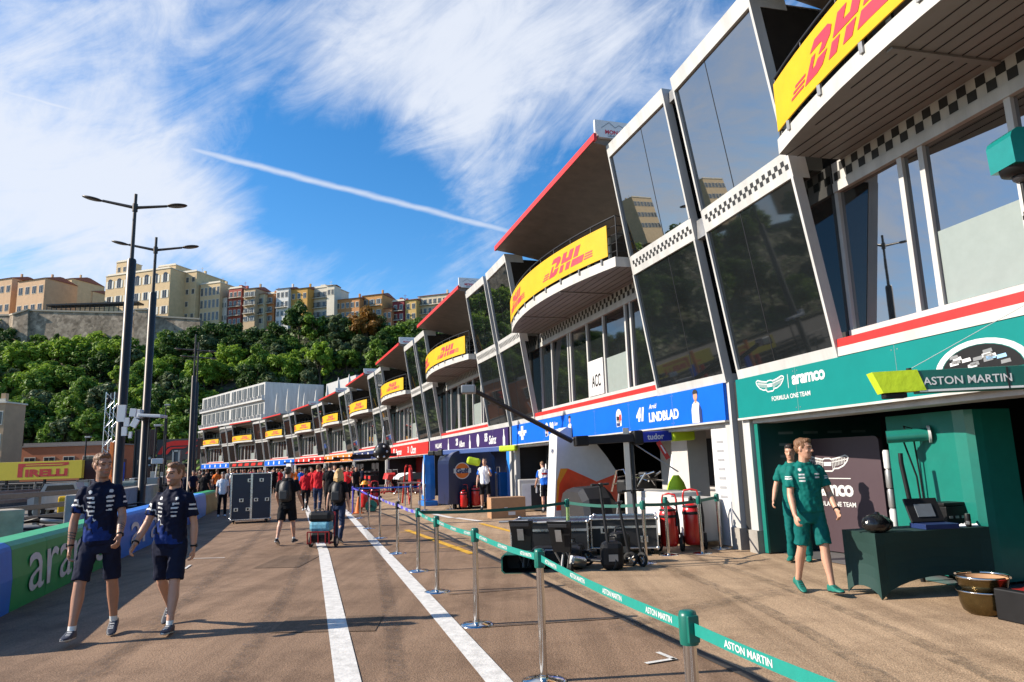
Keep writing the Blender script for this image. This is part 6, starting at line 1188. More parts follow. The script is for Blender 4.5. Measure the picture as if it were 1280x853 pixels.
# ------------------------------------------------------------------ left side of the lane: printed barrier, lamps, track clutter
M_bgreen = mat('green_barrier_vinyl', (.014, .30, .075), .45, var=.1, bump=.15, bscale=5); M_bgtop = mat('light_green_barrier_top', (.025, .36, .16), .45, var=.12, bump=.15, bscale=5); M_bblue = mat('blue_barrier_vinyl', (.012, .17, .62), .45, var=.1, bump=.15, bscale=5); M_bpale = mat('pale_blue_barrier_vinyl', (.06, .30, .75), .5, var=.1); M_btan = mat('tan_green_barrier_print', (.22, .25, .10), .5, var=.4, scale=2); M_btxt = mat('pale_grey_barrier_lettering', (.66, .68, .68), .5)
BP = [gp(-95, 822), gp(4, 769), gp(91, 727), gp(148, 700), gp(190, 680), gp(256, 645), gp(272, 637)]
def along(k0, k1): return BP[k0:k1 + 1]
HB = .86
def barrier(pts, label, m, mtop, txt=None, tx=(0, 1)):
    t = thing('track_barrier', label, 'barrier', pts[0], 0, 'printed barriers along the lane'); mb = MB(); mt = MB()
    # resample so the padded panels read as separate blocks
    Q = [pts[0]]
    for a, b in zip(pts, pts[1:]):
        n = max(1, int((b - a).length / 1.2))
        Q += [a.lerp(b, (k + 1) / n) for k in range(n)]
    for a, b in zip(Q, Q[1:]):
        d = (b - a).normalized(); n = Vector((d.y, -d.x, 0)); g = d * .004
        def sec(p): return [p, p + n * .01 + Vector((0, 0, .4)), p - n * .03 + Vector((0, 0, HB - .10)), p - n * .05 + Vector((0, 0, HB - .05)), p - n * .12 + Vector((0, 0, HB)), p - n * .5 + Vector((0, 0, HB)), p - n * .6 + Vector((0, 0, HB - .06)), p - n * .6]
        s0, s1 = sec(a + g), sec(b - g)
        for k in range(7): (mt if 2 <= k <= 5 else mb).quad(s0[k], s1[k], s1[k + 1], s0[k + 1])
        mb.poly(s0); mb.poly(s1[::-1])
    mb.build('printed_face', m, t, True); mt.build('top_edge', mtop, t, True)
    if txt:
        Ls = [0]
        for a, b in zip(pts, pts[1:]): Ls.append(Ls[-1] + (b - a).length)
        def at(s, z):
            k = 0
            while k < len(pts) - 2 and s > Ls[k + 1]: k += 1
            a, b = pts[k], pts[k + 1]; d = (b - a).normalized(); n = Vector((d.y, -d.x, 0)); lean_ = .012 + (.01 * min(1, z / .4) if z < .4 else .01 - .04 * (z - .4) / (HB - .5))
            return a + d * (s - Ls[k]) + n * (lean_ + .008) + Vector((0, 0, z))
        lm = MB(); s0, s1 = tx[0] * Ls[-1], tx[1] * Ls[-1]; put_text(lm, txt, lambda x, y: at((s0 + s1) / 2 + x, .40 + y), w=s1 - s0, h=.50, bold=.0)
        if True:
            pass
        lm.build('lettering', M_btxt, t, True)
    return t
def split(a, b, u): return a.lerp(b, u)
P0, P1 = BP[0], gp(11, 766)
barrier([P0, P1], 'blue printed barrier at the left edge of the photo', M_bblue, M_bblue)
barrier([P1, gp(91, 727), gp(148, 700)], 'green printed barrier with large pale lettering behind the two walking men', M_bgreen, M_bgtop, 'aramco', (.10, .93))
barrier([gp(148, 700), gp(190, 680), gp(243, 652)], 'blue printed barrier with pale lettering between and beyond the walking men', M_bblue, M_bblue, 'aramco', (.08, .72))
barrier([gp(243, 652), gp(257, 644)], 'short pale blue printed barrier next to the far green one', M_bpale, M_bpale)
barrier([gp(257, 644), gp(272, 637)], 'short tan and green printed barrier beside the person in white', M_btan, M_bgreen)
# lamp posts
M_lamp = mat('dark_bronze_lamp_paint', (.040, .030, .024), .4, .4, var=.15, rvar=.1)
def lamp(label, base, htop, zc, zj, dl, dr, k=1.0):
    t = thing('street_lamp', label, 'street lamp', base, 0, 'twin armed street lamps'); mb = MB(); mb.lathe([(.20, 0), (.20, .12), (.13, .2), (.125, zc - .05), (.105, zc)], n=14); mb.lathe([(.055, zc - .02), (.045, htop)], n=10); mb.lathe([(.075, zj - .12), (.075, zj + .12)], n=10); mb.build('pole', M_lamp, t)
    for d in (dl, dr):
        d = Vector(d); a = MB(); st = Vector((0, 0, zj)); u = d.normalized(); a.tube([st, st + d * .62], [.05, .04], 8); a.build('arm', M_lamp, t)
        h = MB(); c = st + d * .82; Mq = u.to_track_quat('X', 'Z').to_matrix(); h.ball(c, (d.length * .20, .16 * k, .05 * k), 16, M=Mq); o = h.build('lamp_head', M_lamp, t)
        q = MB(); q.ball(c - Vector((0, 0, .022)), (d.length * .15, .12 * k, .035 * k), 14, M=Mq); q.build('lamp_glass', mat('grey_lamp_glass', (.18, .17, .15), .3), o)
    return t
def lampfrom(label, Y, xb, yt, xt, yc, jx, jy, lx, ly, rx, ry):
    top = aty(xt, yt, Y); j = aty(jx, jy, Y); l = aty(lx, ly, Y); r = aty(rx, ry, Y); b = Vector((top.x, Y, 0)); return lamp(label, b, top.z, aty(jx, yc, Y).z, j.z, l - j, r - j)
lampfrom('tall dark twin armed street lamp, the nearest and highest of the row', 19.9, 150, 243, 170, 324, 168, 260, 103, 246, 232, 257)
lampfrom('dark twin armed street lamp just right of the nearest one', 24.2, 180, 297, 195.5, 366, 194, 313, 140, 302, 247, 308)
lampfrom('dark twin armed street lamp standing before the wooded slope, third of the row', 41.5, 240, 418, 245, 470, 244.5, 438, 219, 436, 271, 440)
lampfrom('dark twin armed street lamp just right of the third, standing slightly farther', 46, 246, 428, 248.5, 478, 248, 447, 226, 445, 272, 449)
# white light panels clamped to the nearest lamp
base = Vector((aty(165, 400, 19.9).x, 19.9, 0))
for k, (px, py, w_, h_, rr) in enumerate(((152, 517, 10, 21, 2), (166.5, 516, 8, 10, 6), (158.5, 528, 6.5, 11, 0), (168.5, 529, 8, 11, 28), (155.5, 539.5, 6.5, 11, 0), (163, 544, 3.5, 8, 4))):
    c = aty(px, py, 19.5); s_ = 19.5 / 870; t = thing('light_panel', 'white light panel clamped to the nearest street lamp, ' + ['tallest and leftmost', 'top right one', 'middle one', 'tilted one at the right', 'lowest left one', 'small lowest right one'][k], 'light panel', c, 0, 'white light panels on the lamp'); mb = MB(); Mq = Matrix.Rotation(R(rr), 3, 'Y'); mb.box((0, 0, 0), (w_ * s_, .05, h_ * s_), Mq, bev=.005); mb.build('panel_face', M_letw, t); mb = MB(); mb.box((0, .05, 0), (.05, .08, .05)); mb.tube([(0, .05, 0), Vector((base.x + .1, 19.85, c.z)) - c], .015, 5); mb.build('clamp_bracket', M_dark, t)
t = thing('camera_canopy', 'white camera shelter bracketed on the second street lamp', 'shelter', aty(185, 524, 24)); mb = MB(); mb.box((.15, 0, .1), (.8, .5, .10), Matrix.Rotation(R(4), 3, 'Y'), bev=.02); mb.box((-.3, 0, .18), (.2, .3, .3), bev=.02); mb.build('shelter_roof', M_letw, t); mb = MB()
for x in (.05, .65): mb.tube([(x, 0, 0), (x, 0, -2.2)], .03, 6)
mb.build('shelter_leg', M_dark, t)
# concrete walls, rails, netting
def wall(name, label, cat, A, B, th, h, m, z0=0, bev=.03, group=None, part='wall_block'):
    d = (B - A); L_ = d.length; t = thing(name, label, cat, (A + B) / 2, math.atan2(d.y, d.x), group); mb = MB(); n = max(1, round(L_ / 2.2))
    for k in range(n): mb.box((-L_ / 2 + (k + .5) * L_ / n, 0, z0 + h / 2), (L_ / n - .015, th, h), bev=bev)
    mb.build(part, m, t); return t
off = Vector((-1.3, .3, 0))
wall('concrete_wall', 'grey concrete block wall behind the blue barrier, seen between the walking men', 'wall', gp(150, 690) + off, gp(240, 643) + off * 1.4, .35, 1.25, M_conc)
wall('concrete_block', 'pale banded concrete block behind the green barrier at the left edge', 'block', Vector((-11.4, 13.2, 0)), Vector((-10.2, 14.6, 0)), .8, 1.05, mat('pale_banded_concrete', (.42, .36, .28), .85, var=.25, scale=3))
t = thing('small_notice', 'small white notice on the pale concrete block', 'notice', Vector((-10.75, 13.2, .55)), R(48)); mb = MB(); mb.box((.25, -.28, .12), (.16, .015, .34)); mb.build('notice_sheet', M_letw, t); mb = MB(); mb.box((.25, -.29, .05), (.12, .006, .05)); mb.build('lettering', M_rsign, t)
def rail(label, A, B, h, m, n=6):
    d = B - A; L_ = d.length; t = thing('guard_rail', label, 'guard rail', A, math.atan2(d.y, d.x), 'steel guard rails'); mb = MB()
    for z in (h, h - .38, h - .72): mb.box((L_ / 2, 0, z), (L_, .07, .16), bev=.02)
    mb.build('rail_beam', m, t)
    for k in range(n): mb = MB(); mb.box((L_ * k / (n - 1), .12, h / 2), (.14, .14, h)); mb.build('post', m, t)
M_rail = mat('galvanised_steel', (.17, .16, .15), .55, .3, var=.2)
rail('galvanised guard rail on posts behind the green barrier', Vector((-14.5, 16, 0)), Vector((-15.6, 29, 0)), 1.15, M_rail, 7); rail('galvanised guard rail farther off, behind the first one', Vector((-20.5, 21, 0)), Vector((-22.5, 40, 0)), 1.1, M_rail, 8)
M_net = mat('grey_debris_netting', (.10, .11, .12), .8, var=.3, scale=2)
def fence(label, A, B, h, nx, nz, lay=0):
    d = B - A; L_ = d.length; t = thing('debris_fence', label, 'fence', A, math.atan2(d.y, d.x), 'debris fences'); mb = MB()
    for k in range(nx + 1): mb.tube([(L_ * k / nx, 0, .3), (L_ * k / nx, 0, h)], .012, 3)
    for k in range(nz + 1): mb.tube([(0, 0, .3 + (h - .3) * k / nz), (L_, 0, .3 + (h - .3) * k / nz)], .012, 3)
    mb.build('wire_mesh', M_rail, t)
    for k in range(5): mb = MB(); mb.tube([(L_ * k / 4, .1, 0), (L_ * k / 4, .1, h + .1)], .05, 6); mb.build('post', M_rail, t)
    mb = MB(); mb.box((L_ / 2, .2, h * .42), (L_, .02, h * .55)); mb.build('netting_screen', M_net, t)
fence('wire debris fence with grey netting behind the guard rails', Vector((-26, 31, 0)), Vector((-21.5, 39, 0)), 1.35, 30, 7); fence('second wire debris fence with grey netting, right of the first', Vector((-21.5, 40.5, 0)), Vector((-19.5, 52, 0)), 1.3, 34, 7)
# coils of cable and folded covers on the ground behind the barrier
r3 = random.Random(21)
t = thing('cable_heap', 'heap of dark cables and folded covers behind the green barrier', 'cables', Vector((-11.6, 17.5, 0))); mb = MB()
for k in range(26):
    c = Vector((r3.uniform(-1.6, 1.2), r3.uniform(-2.4, 4.0), r3.uniform(.1, .75))); mb.tube([c + Vector((r3.uniform(-.9, .9), r3.uniform(-.9, .9), r3.uniform(-.1, .15))) for q in range(4)], r3.uniform(.02, .06), 6, m=r3.choice((0, 0, 1)))
mb.build('cable_coil', [M_black, M_grey], t); mb = MB()
for k in range(8): mb.box((r3.uniform(-1.5, 1.0), r3.uniform(-2, 4), r3.uniform(.15, .5)), (r3.uniform(.4, 1), r3.uniform(.4, 1), r3.uniform(.15, .4)), Rz(r3.uniform(0, 3)), bev=.06, m=k % 3)
mb.build('folded_cover', [M_black, M_net, mat('dull_maroon_sheet', (.10, .03, .03), .7)], t)
t = thing('yellow_block', 'yellow plastic barrier block behind the left man', 'block', Vector((aty(88, 628, 29).x, 29, 0)), R(10)); mb = MB(); mb.box((0, 0, .45), (.8, .5, .9), bev=.08); mb.build('block_body', M_yellow, t)
# small white service car
t = thing('white_car', 'small white service car behind the fences at the left', 'car', Vector((aty(72, 628, 30).x, 30, 0)), R(20)); mb = MB(); mb.loft([[Vector((x, y, z)) for x, z in ((-.9, .35), (-.92, .8), (-.55, .95), (-.35, 1.4), (.75, 1.42), (.95, .9), (.95, .35))] for y in (-.7, .7)], smooth=False); mb.build('car_body', M_white, t); mb = MB(); mb.prism([Vector((x, -.705, z)) for x, z in ((-.4, .95), (-.25, 1.32), (.68, 1.34), (.82, .95))], (0, .01, 0)); mb.prism([(-.62, -.6, .98), (-.62, .6, .98), (-.42, .6, 1.36), (-.42, -.6, 1.36)], (.01, 0, 0)); mb.build('window', M_glass2, t)
for x in (-.55, .6):
    for y in (-.68, .68): mb = MB(); mb.tube([(x, y - .08, .3), (x, y + .08, .3)], .3, 16); mb.tube([(x, y - .085, .3), (x, y + .085, .3)], .16, 12, m=1); mb.build('wheel', [M_rubber, M_steel], t)
# big yellow board
Y_ = 44; A, B = aty(-40, 590, Y_), aty(104, 584.5, Y_); zt, zb = aty(50, 577, Y_).z, aty(50, 599.5, Y_).z
t = thing('advertising_board', 'long yellow board with red lettering in front of the orange building', 'board', Vector((A.x, Y_, zb))); mb = MB(); W_ = B.x - A.x; mb.box((W_ / 2, 0, (zt - zb) / 2), (W_, .25, zt - zb), bev=.01); mb.build('board_face', mat('yellow_board_paint', (.62, .46, .02), .45, var=.06), t)
lm = MB(); hB = zt - zb; x0 = aty(24, 588, Y_).x - A.x; x1 = aty(87, 588, Y_).x - A.x; wl = x1 - x0; fp = lambda x, y: Vector((x0 + x, -.13, y))
lm.poly([fp(*q) for q in ((0, hB * .14), (wl * .10, hB * .14), (wl * .10, hB * .9), (0, hB * .9))]); lm.poly([fp(*q) for q in ((wl * .10, hB * .62), (wl * .12, hB * .72), (wl * .88, hB * .72), (wl, hB * .78), (wl, hB * .92), (wl * .1, hB * .9))])
put_text(lm, 'IRELLI', lambda x, y: Vector((x0 + wl * .57 + x, -.132, hB * .36 + y)), w=wl * .84, h=hB * .42, bold=.06); lm.build('lettering', M_red, t)
mb = MB(); lm2 = MB(); lm2.poly([fp(*q) for q in ((wl * .15, hB * .785), (wl * .86, hB * .785), (wl * .92, hB * .83), (wl * .15, hB * .83))]); 
for v in lm2.v: v.y -= .003
lm2.build('lettering_stripe', mat('yellow_board_paint', (.62, .46, .02)), t)  # strip in the board's own yellow across the long letter bar
for x in (.2, W_ * .33, W_ * .66, W_ - .2): mb = MB(); mb.box((x, .15, -zb / 2), (.12, .12, zb)); mb.build('post', M_dark, t)
# dark stand, container, tent behind the board
t = thing('spectator_stand', 'dark spectator stand with rails under the yellow board', 'stand', Vector((-38, 50, 0))); mb = MB()
for k in range(4): mb.box((0, k * .8, .35 + k * .32), (22, .75, .1), m=0); mb.box((0, k * .8 + .38, .2 + k * .32), (22, .04, .5), m=0)
mb.build('seat_row', M_dark, t); mb = MB()
for k in range(19): mb.tube([(-11 + k * 1.2, -.4, 0), (-11 + k * 1.2, -.4, 1.1)], .035, 5)
mb.tube([(-11, -.4, 1.3), (11, -.4, 1.3)], .04, 5); mb.tube([(-11, -.4, .8), (11, -.4, .8)], .03, 5); mb.build('railing', M_rail, t)
def block(name, label, cat, px0, px1, py0, py1, Y, dep, m, part='panel', group=None, bev=.02, ground=True):
    a, b = aty(px0, (py0 + py1) / 2, Y), aty(px1, (py0 + py1) / 2, Y); zt, zb = aty((px0 + px1) / 2, py0, Y).z, aty((px0 + px1) / 2, py1, Y).z
    if ground: zb = 0
    t = thing(name, label, cat, Vector(((a.x + b.x) / 2, Y, zb)), 0, group); mb = MB(); mb.box((0, dep / 2, (zt - zb) / 2), (abs(b.x - a.x), dep, zt - zb), bev=bev); mb.build(part, m, t); t['w'] = abs(b.x - a.x); t['h'] = zt - zb; 
    return t
def trim(t, m, nm='frame', y=-.03):
    w_, h_ = t['w'], t['h']; mb = MB()
    for x in (-w_ / 2, w_ / 2): mb.box((x, y, h_ / 2), (.1, .08, h_))
    for z in (.05, h_ - .05): mb.box((0, y, z), (w_, .08, .1))
    mb.build(nm, m, t); return t
trim(block('container', 'dark maroon container at the right end of the yellow board', 'container', 104, 126, 574, 606, 46, 3, mat('maroon_paint', (.055, .012, .014), .5)), M_dark)
trim(block('white_tent', 'small white tent block behind the left man', 'tent', 97, 112, 600, 622, 36, 2, M_white), M_rail)
trim(block('screen_back', 'tall dark screen back behind the right man', 'screen', 168, 186, 537, 612, 52, 1, M_dint), M_dark)
trim(block('white_screen', 'white upright panel just above the right man', 'panel', 183.5, 190, 569, 584.5, 40, .1, M_letw, ground=False), M_dark)
t = block('grey_column', 'plain grey square column right of the right man', 'column', 216, 223.5, 563, 612, 44, .4, mat('grey_column_paint', (.10, .105, .11), .6)); trim(t, M_grey)
t = block('billboard', 'black billboard with red slanted track emblem', 'billboard', 196, 247, 549, 575, 62, .6, M_dint, 'board', ground=False); w_, h_ = t['w'], t['h']; lm = MB()
fq = lambda u, v: Vector(((u - .5) * w_, -.02, v * h_))
lm.poly([fq(*q) for q in ((.02, .28), (.12, .28), (.26, .62), (.36, .68), (.88, .68), (1, .92), (.42, .92), (.22, .84), (.1, .58))]); lm.poly([fq(*q) for q in ((.18, .28), (.27, .28), (.36, .5), (.42, .54), (.66, .54), (.76, .62), (.34, .62), (.26, .52))]); lm.poly([fq(*q) for q in ((.70, .28), (.80, .28), (1, .66), (.88, .66))]); lm.build('emblem', M_rsign, t)
for x in (-w_ / 2 + .3, w_ / 2 - .3): mb = MB(); mb.tube([(x, .3, 0), (x, .3, -t.location.z)], .12, 8); mb.build('post', M_dark, t)
# lifting posts, truss tower, generator
t = thing('orange_mast', 'orange steel mast behind the left man', 'mast', Vector((aty(138, 600, 33).x, 33, 0))); mb = MB(); zt = aty(138, 553, 33).z; mb.box((0, 0, zt / 2), (.16, .16, zt), bev=.01); mb.box((-.25, 0, zt * .78), (.6, .1, .1)); mb.box((.12, .0, .8), (.3, .3, 1.6), m=0); mb.build('mast_post', M_orange, t); mb = MB(); mb.tube([(-.5, 0, .4), (-.5, 0, 2.2)], .12, 8); mb.tube([(-.5, 0, 1.2), (0, 0, 1.4)], .05, 6); mb.build('red_cylinder', M_red, t)
for k, x in enumerate((146.5, 152)):
    t = thing('blue_mast', 'blue steel post right of the orange mast, ' + ('left' if k == 0 else 'right') + ' one of two', 'mast', Vector((aty(x, 600, 33).x, 33, 0)), 0, 'blue posts beside the orange mast'); mb = MB(); zt = aty(x, 574 + 4 * k, 33).z; mb.box((0, 0, zt / 2), (.15, .15, zt), bev=.01); mb.box((0, 0, .05), (.5, .5, .1)); mb.build('mast_post', M_blue, t)
t = thing('generator', 'grey green generator box between the two walking men', 'generator', Vector((aty(160, 605, 32).x, 32, 0)), R(8)); mb = MB(); mb.box((0, 0, .75), (1.0, .8, 1.3), bev=.1); mb.build('generator_hood', mat('grey_green_paint', (.16, .19, .17), .5), t); mb = MB(); mb.box((0, -.41, .5), (.7, .03, .4)); mb.tube([(-.3, 0, .1), (-.3, .1, .1)], .1, 8); mb.build('vent_grille', M_dark, t)
def truss(label, Y, px, pyt, w_):
    x = aty(px, 570, Y).x; zt = aty(px, pyt, Y).z; t = thing('truss_tower', label, 'tower', Vector((x, Y, 0))); mb = MB()
    for a in (-1, 1):
        for b in (-1, 1): mb.tube([(a * w_, b * w_, 0), (a * w_, b * w_, zt)], .035, 5)
    mb.build('tower_leg', M_alu, t); mb = MB(); n = int(zt / (w_ * 2))
    for k in range(n):
        z0, z1 = zt * k / n, zt * (k + 1) / n; s = 1 if k % 2 else -1
        for a in (-1, 1): mb.tube([(a * w_, -s * w_, z0), (a * w_, s * w_, z1)], .022, 4); mb.tube([(-s * w_, a * w_, z0), (s * w_, a * w_, z1)], .022, 4)
    mb.build('diagonal_brace', M_alu, t); mb = MB(); mb.ball((-.35, 0, zt * .93), .22, 8); mb.box((.2, 0, zt * .97), (.5, .4, .5)); mb.build('floodlight', M_dark, t)
truss('thin silver lattice tower left of the nearest street lamp', 62, 136, 491, .38)
for k, (x, yt, Y, c) in enumerate(((105, 545, 50, 'left of the left man'), (192, 530, 38, 'just right of the second street lamp'), (203, 505, 55, 'in front of the billboard'))):
    t = thing('thin_pole', 'thin dark pole ' + c, 'pole', Vector((aty(x, 590, Y).x, Y, 0)), 0); mb = MB(); zt = aty(x, yt, Y).z; mb.tube([(0, 0, 0), (0, 0, zt)], [.07, .045], 8); mb.build('pole_shaft', M_dark, t); mb = MB(); mb.box((.12, 0, zt - .1), (.4, .2, .12), bev=.02); mb.box((0, 0, 1.6), (.25, .2, .4), bev=.02); mb.build('pole_fitting', M_grey, t)
for k, (x, y, Y) in enumerate(((171, 600, 36), (176, 607, 34), (188, 600, 33), (193, 604, 36), (207, 603, 48), (226, 590, 52), (232, 588, 56))):
    t = thing('equipment_stack', 'dark broadcast equipment stack among the masts, ' + ['leftmost, under the second lamp', 'low one beside the generator', 'with pale top just above the right man', 'behind the right man', 'left of the grey column', 'right of the grey column', 'at the right end of the billboard'][k], 'equipment', Vector((aty(x, y, Y).x, Y, 0)), R(10 * k)); mb = MB(); mb.box((0, 0, .5), (.8, .6, 1.0), bev=.04); mb.box((.05, 0, 1.25), (.6, .5, .5), bev=.04, m=1); mb.build('equipment_case', [M_black, M_dint if k % 2 else M_grey], t); mb = MB(); mb.tube([(.2, 0, 1.5), (.25, 0, 2.2)], .03, 6); mb.box((.25, 0, 2.25), (.5, .2, .25), bev=.03); mb.build('antenna_head', M_letw if k == 2 else M_dark, t)
# ------------------------------------------------------------------ wooded rock with the old town on top
HB0, HS, HZ0, HB1 = 160.0, .74, 1.0, 223.0
def hz(Y): return HZ0 + max(0, min(Y, HB1) - HB0) * HS
def hit(px, py):      # where the view ray meets the slope
    d = ray(px, py); k = (HZ0 - HB0 * HS - CAMH) / (d.z - HS * d.y); p = d * k; return Vector((p.x, p.y, p.z + CAMH))
m = bpy.data.materials.new('rocky_slope'); m.use_nodes = True; N, L = nt(m); b = N['Principled BSDF']; b.inputs['Roughness'].default_value = .95
tc = N.new('ShaderNodeTexCoord'); n1_ = N.new('ShaderNodeTexNoise'); n1_.inputs['Scale'].default_value = .12; n1_.inputs['Detail'].default_value = 9; n1_.inputs['Roughness'].default_value = .7; L.new(tc.outputs['Object'], n1_.inputs['Vector']); rp = N.new('ShaderNodeValToRGB'); L.new(n1_.outputs['Fac'], rp.inputs[0])
e = rp.color_ramp.elements; e[0].position = .40; e[0].color = (.020, .030, .010, 1); e[1].position = .66; e[1].color = (.20, .15, .11, 1); x = e.new(.53); x.color = (.055, .055, .025, 1); L.new(rp.outputs[0], b.inputs['Base Color'])
bp_ = N.new('ShaderNodeBump'); bp_.inputs['Strength'].default_value = 1; bp_.inputs['Distance'].default_value = 1.5; L.new(n1_.outputs['Fac'], bp_.inputs['Height']); L.new(bp_.outputs[0], b.inputs['Normal'])
r4 = random.Random(5); mb = MB(); xs = [-760 + 8 * k for k in range(112)]; ys = [HB0 - 4 + (HB1 + 2 - HB0 + 4) * k / 18 for k in range(19)] + [HB1 + 40, HB1 + 160]
G = [[Vector((x + r4.uniform(-2, 2), y, max(-.2, hz(y) + (r4.uniform(-1.3, 1.0) if HB0 < y < HB1 - 4 else 0)))) for y in ys] for x in xs]
vs_ = [p for r in G for p in r]; ny = len(ys); mb.add(vs_, [(a * ny + c, (a + 1) * ny + c, (a + 1) * ny + c + 1, a * ny + c + 1) for a in range(len(xs) - 1) for c in range(ny - 1)], 0, True)
o = mb.build('hillside', m); o['kind'] = 'structure'
# leaves
def leafmat(name, c, c2, tr=.35):
    m = bpy.data.materials.new(name); m.use_nodes = True; N, L = nt(m); b = N['Principled BSDF']; b.inputs['Roughness'].default_value = .55; b.inputs['Specular IOR Level'].default_value = .25
    g = N.new('ShaderNodeNewGeometry'); rp = N.new('ShaderNodeValToRGB'); rp.color_ramp.elements[0].color = (*c, 1); rp.color_ramp.elements[1].color = (*c2, 1); L.new(g.outputs['Random Per Island'], rp.inputs[0]); L.new(rp.outputs[0], b.inputs['Base Color'])
    t = N.new('ShaderNodeBsdfTranslucent'); L.new(rp.outputs[0], t.inputs[0]); mx = N.new('ShaderNodeMixShader'); mx.inputs[0].default_value = tr; L.new(b.outputs[0], mx.inputs[1]); L.new(t.outputs[0], mx.inputs[2]); L.new(mx.outputs[0], N['Material Output'].inputs[0]); return m
LM = [leafmat('bright_green_leaves', (.14, .26, .020), (.30, .42, .055), .45), leafmat('mid_green_leaves', (.085, .165, .018), (.19, .30, .045)), leafmat('dark_evergreen_leaves', (.034, .075, .016), (.08, .145, .032), .35), leafmat('grey_green_leaves', (.075, .11, .045), (.15, .19, .085), .3), leafmat('russet_leaves', (.20, .095, .02), (.32, .17, .04), .35)]
M_bark = mat('grey_brown_bark', (.10, .075, .055), .9, var=.3, bump=.5, bscale=20)
def crown_mesh(seed, kind, rx, rz, zc, n_cl, n_lf, ls, flat=.8):
    rr = random.Random(seed); mb = MB()
    for c in range(n_cl):
        while True:
            q = Vector((rr.uniform(-1, 1), rr.uniform(-1, 1), rr.uniform(-.75, 1)))
            if .25 < q.length < 1: break
        q = q * (0.9 / max(.55, q.length)) * rr.uniform(.55, 1.0); cc = Vector((q.x * rx, q.y * rx, zc + q.z * rz)); cr = rr.uniform(.16, .32) * rx
        for l in range(n_lf):
            d = Vector((rr.gauss(0, 1), rr.gauss(0, 1), rr.gauss(0, 1))).normalized(); p = cc + Vector((d.x, d.y, d.z * flat)) * cr * rr.uniform(.55, 1.05); s = ls * rr.uniform(.6, 1.35)
            n = (d * .8 + Vector((rr.uniform(-.6, .6), rr.uniform(-.6, .6), rr.uniform(-.1, .9)))).normalized(); a = n.orthogonal().normalized(); a = (Matrix.Rotation(rr.uniform(0, 6.28), 3, n) @ a) * s; bq = n.cross(a).normalized() * s * .62
            mb.add([p - a, p - bq * .9 + n * s * .12, p + a, p + bq * .9 + n * s * .12], [(0, 1, 2, 3)])
    return mb
TP = []
for kind in range(5):
    for v in range(3 if kind != 4 else 1):
        rx = [4.6, 4.4, 4.8, 4.0, 4.0][kind] * (1, .85, 1.15)[v]; rz = [4.0, 3.8, 4.2, 3.6, 4.4][kind] * (1, 1.15, .85)[v]; zc = rz + 1.8
        t = thing('tree', 'x', 'tree', (0, -500, -50)); crown_mesh(100 + kind * 10 + v, kind, rx, rz, zc, 40, 60, .44).build('crown', LM[kind], t)
        tk = MB(); rr = random.Random(kind * 7 + v); tk.tube([(0, 0, -1.5), (.1, .05, 1.2), (.2, -.1, zc * .6), (.1, .1, zc)], [.32, .26, .2, .08], 8)
        for q in range(6): a = q * 1.05 + rr.random(); tk.tube([(.15, 0, zc * (.4 + .06 * q)), (rx * .4 * math.cos(a), rx * .4 * math.sin(a), zc * (.75 + .05 * q)), (rx * .7 * math.cos(a), rx * .7 * math.sin(a), zc * (.95 + .06 * q))], [.13, .09, .03], 6)
        tk.build('trunk', M_bark, t); TP.append((kind, v, t))
def proto(kind, v): return [t for k, w_, t in TP if k == kind and w_ == (v if kind != 4 else 0)][0]
KN = ['bright green leafy tree', 'mid green tree', 'dark evergreen tree', 'grey green olive tree', 'russet brown tree']
r5 = random.Random(77); ntree = 0; TREES = []
def put_tree(kind, px, py, sc, p=None):
    global ntree
    p = p or hit(px, py)
    hgt = 'high on the slope' if py < 462 else ('midway up the slope' if py < 512 else 'low on the slope')
    reg = hgt + ' ' + ('above the tan building' if px < 50 else 'above the orange building' if px < 125 else 'behind the two street lamps' if px < 205 else 'around the third street lamp' if px < 270 else 'above the white block' if px < 350 else 'above the roof parasols' if px < 430 else 'at the right end')
    lb = KN[kind] + ' ' + reg; tr = proto(kind, r5.randrange(3)); o = dup(tr, p, r5.uniform(0, 6.28), lb, 'trees on the wooded slope', scale=(sc * r5.uniform(.9, 1.1), sc * r5.uniform(.9, 1.1), sc * r5.uniform(.85, 1.15))); ntree += 1; TREES.append((o, px))
rowsY = [(552, 0), (536, 1), (520, 0), (504, 1), (488, 0), (472, 1), (457, 0), (442, 1), (428, 0), (414, 1)]
for py, od in rowsY:
    px = -30 + od * 13 + r5.uniform(-6, 6)
    while px < 585:
        x, y = px + r5.uniform(-7, 7), py + r5.uniform(-7, 7); px += r5.uniform(22, 32)
        if y > 500 and 268 < x: continue
        if y > 470 and x > 400: continue
        if r5.random() < .10 and 180 < x < 300: continue
        if x < 210: kind = r5.choices((0, 1, 2, 3), (5, 4, 2, 1))[0]
        elif y > 445: kind = r5.choices((0, 1, 2, 3), (3, 3, 3, 3))[0]
        else: kind = r5.choices((0, 1, 2, 3), (1, 3, 6, 2))[0]
        if y > 515 and kind == 0: kind = r5.choice((1, 2))
        sc_ = r5.uniform(.72, 1.12); lim = 430 if x < 190 else (418 if x < 262 else 405)
        if y + 12 - 36 * sc_ < lim: continue
        put_tree(kind, x, y + 12, sc_)
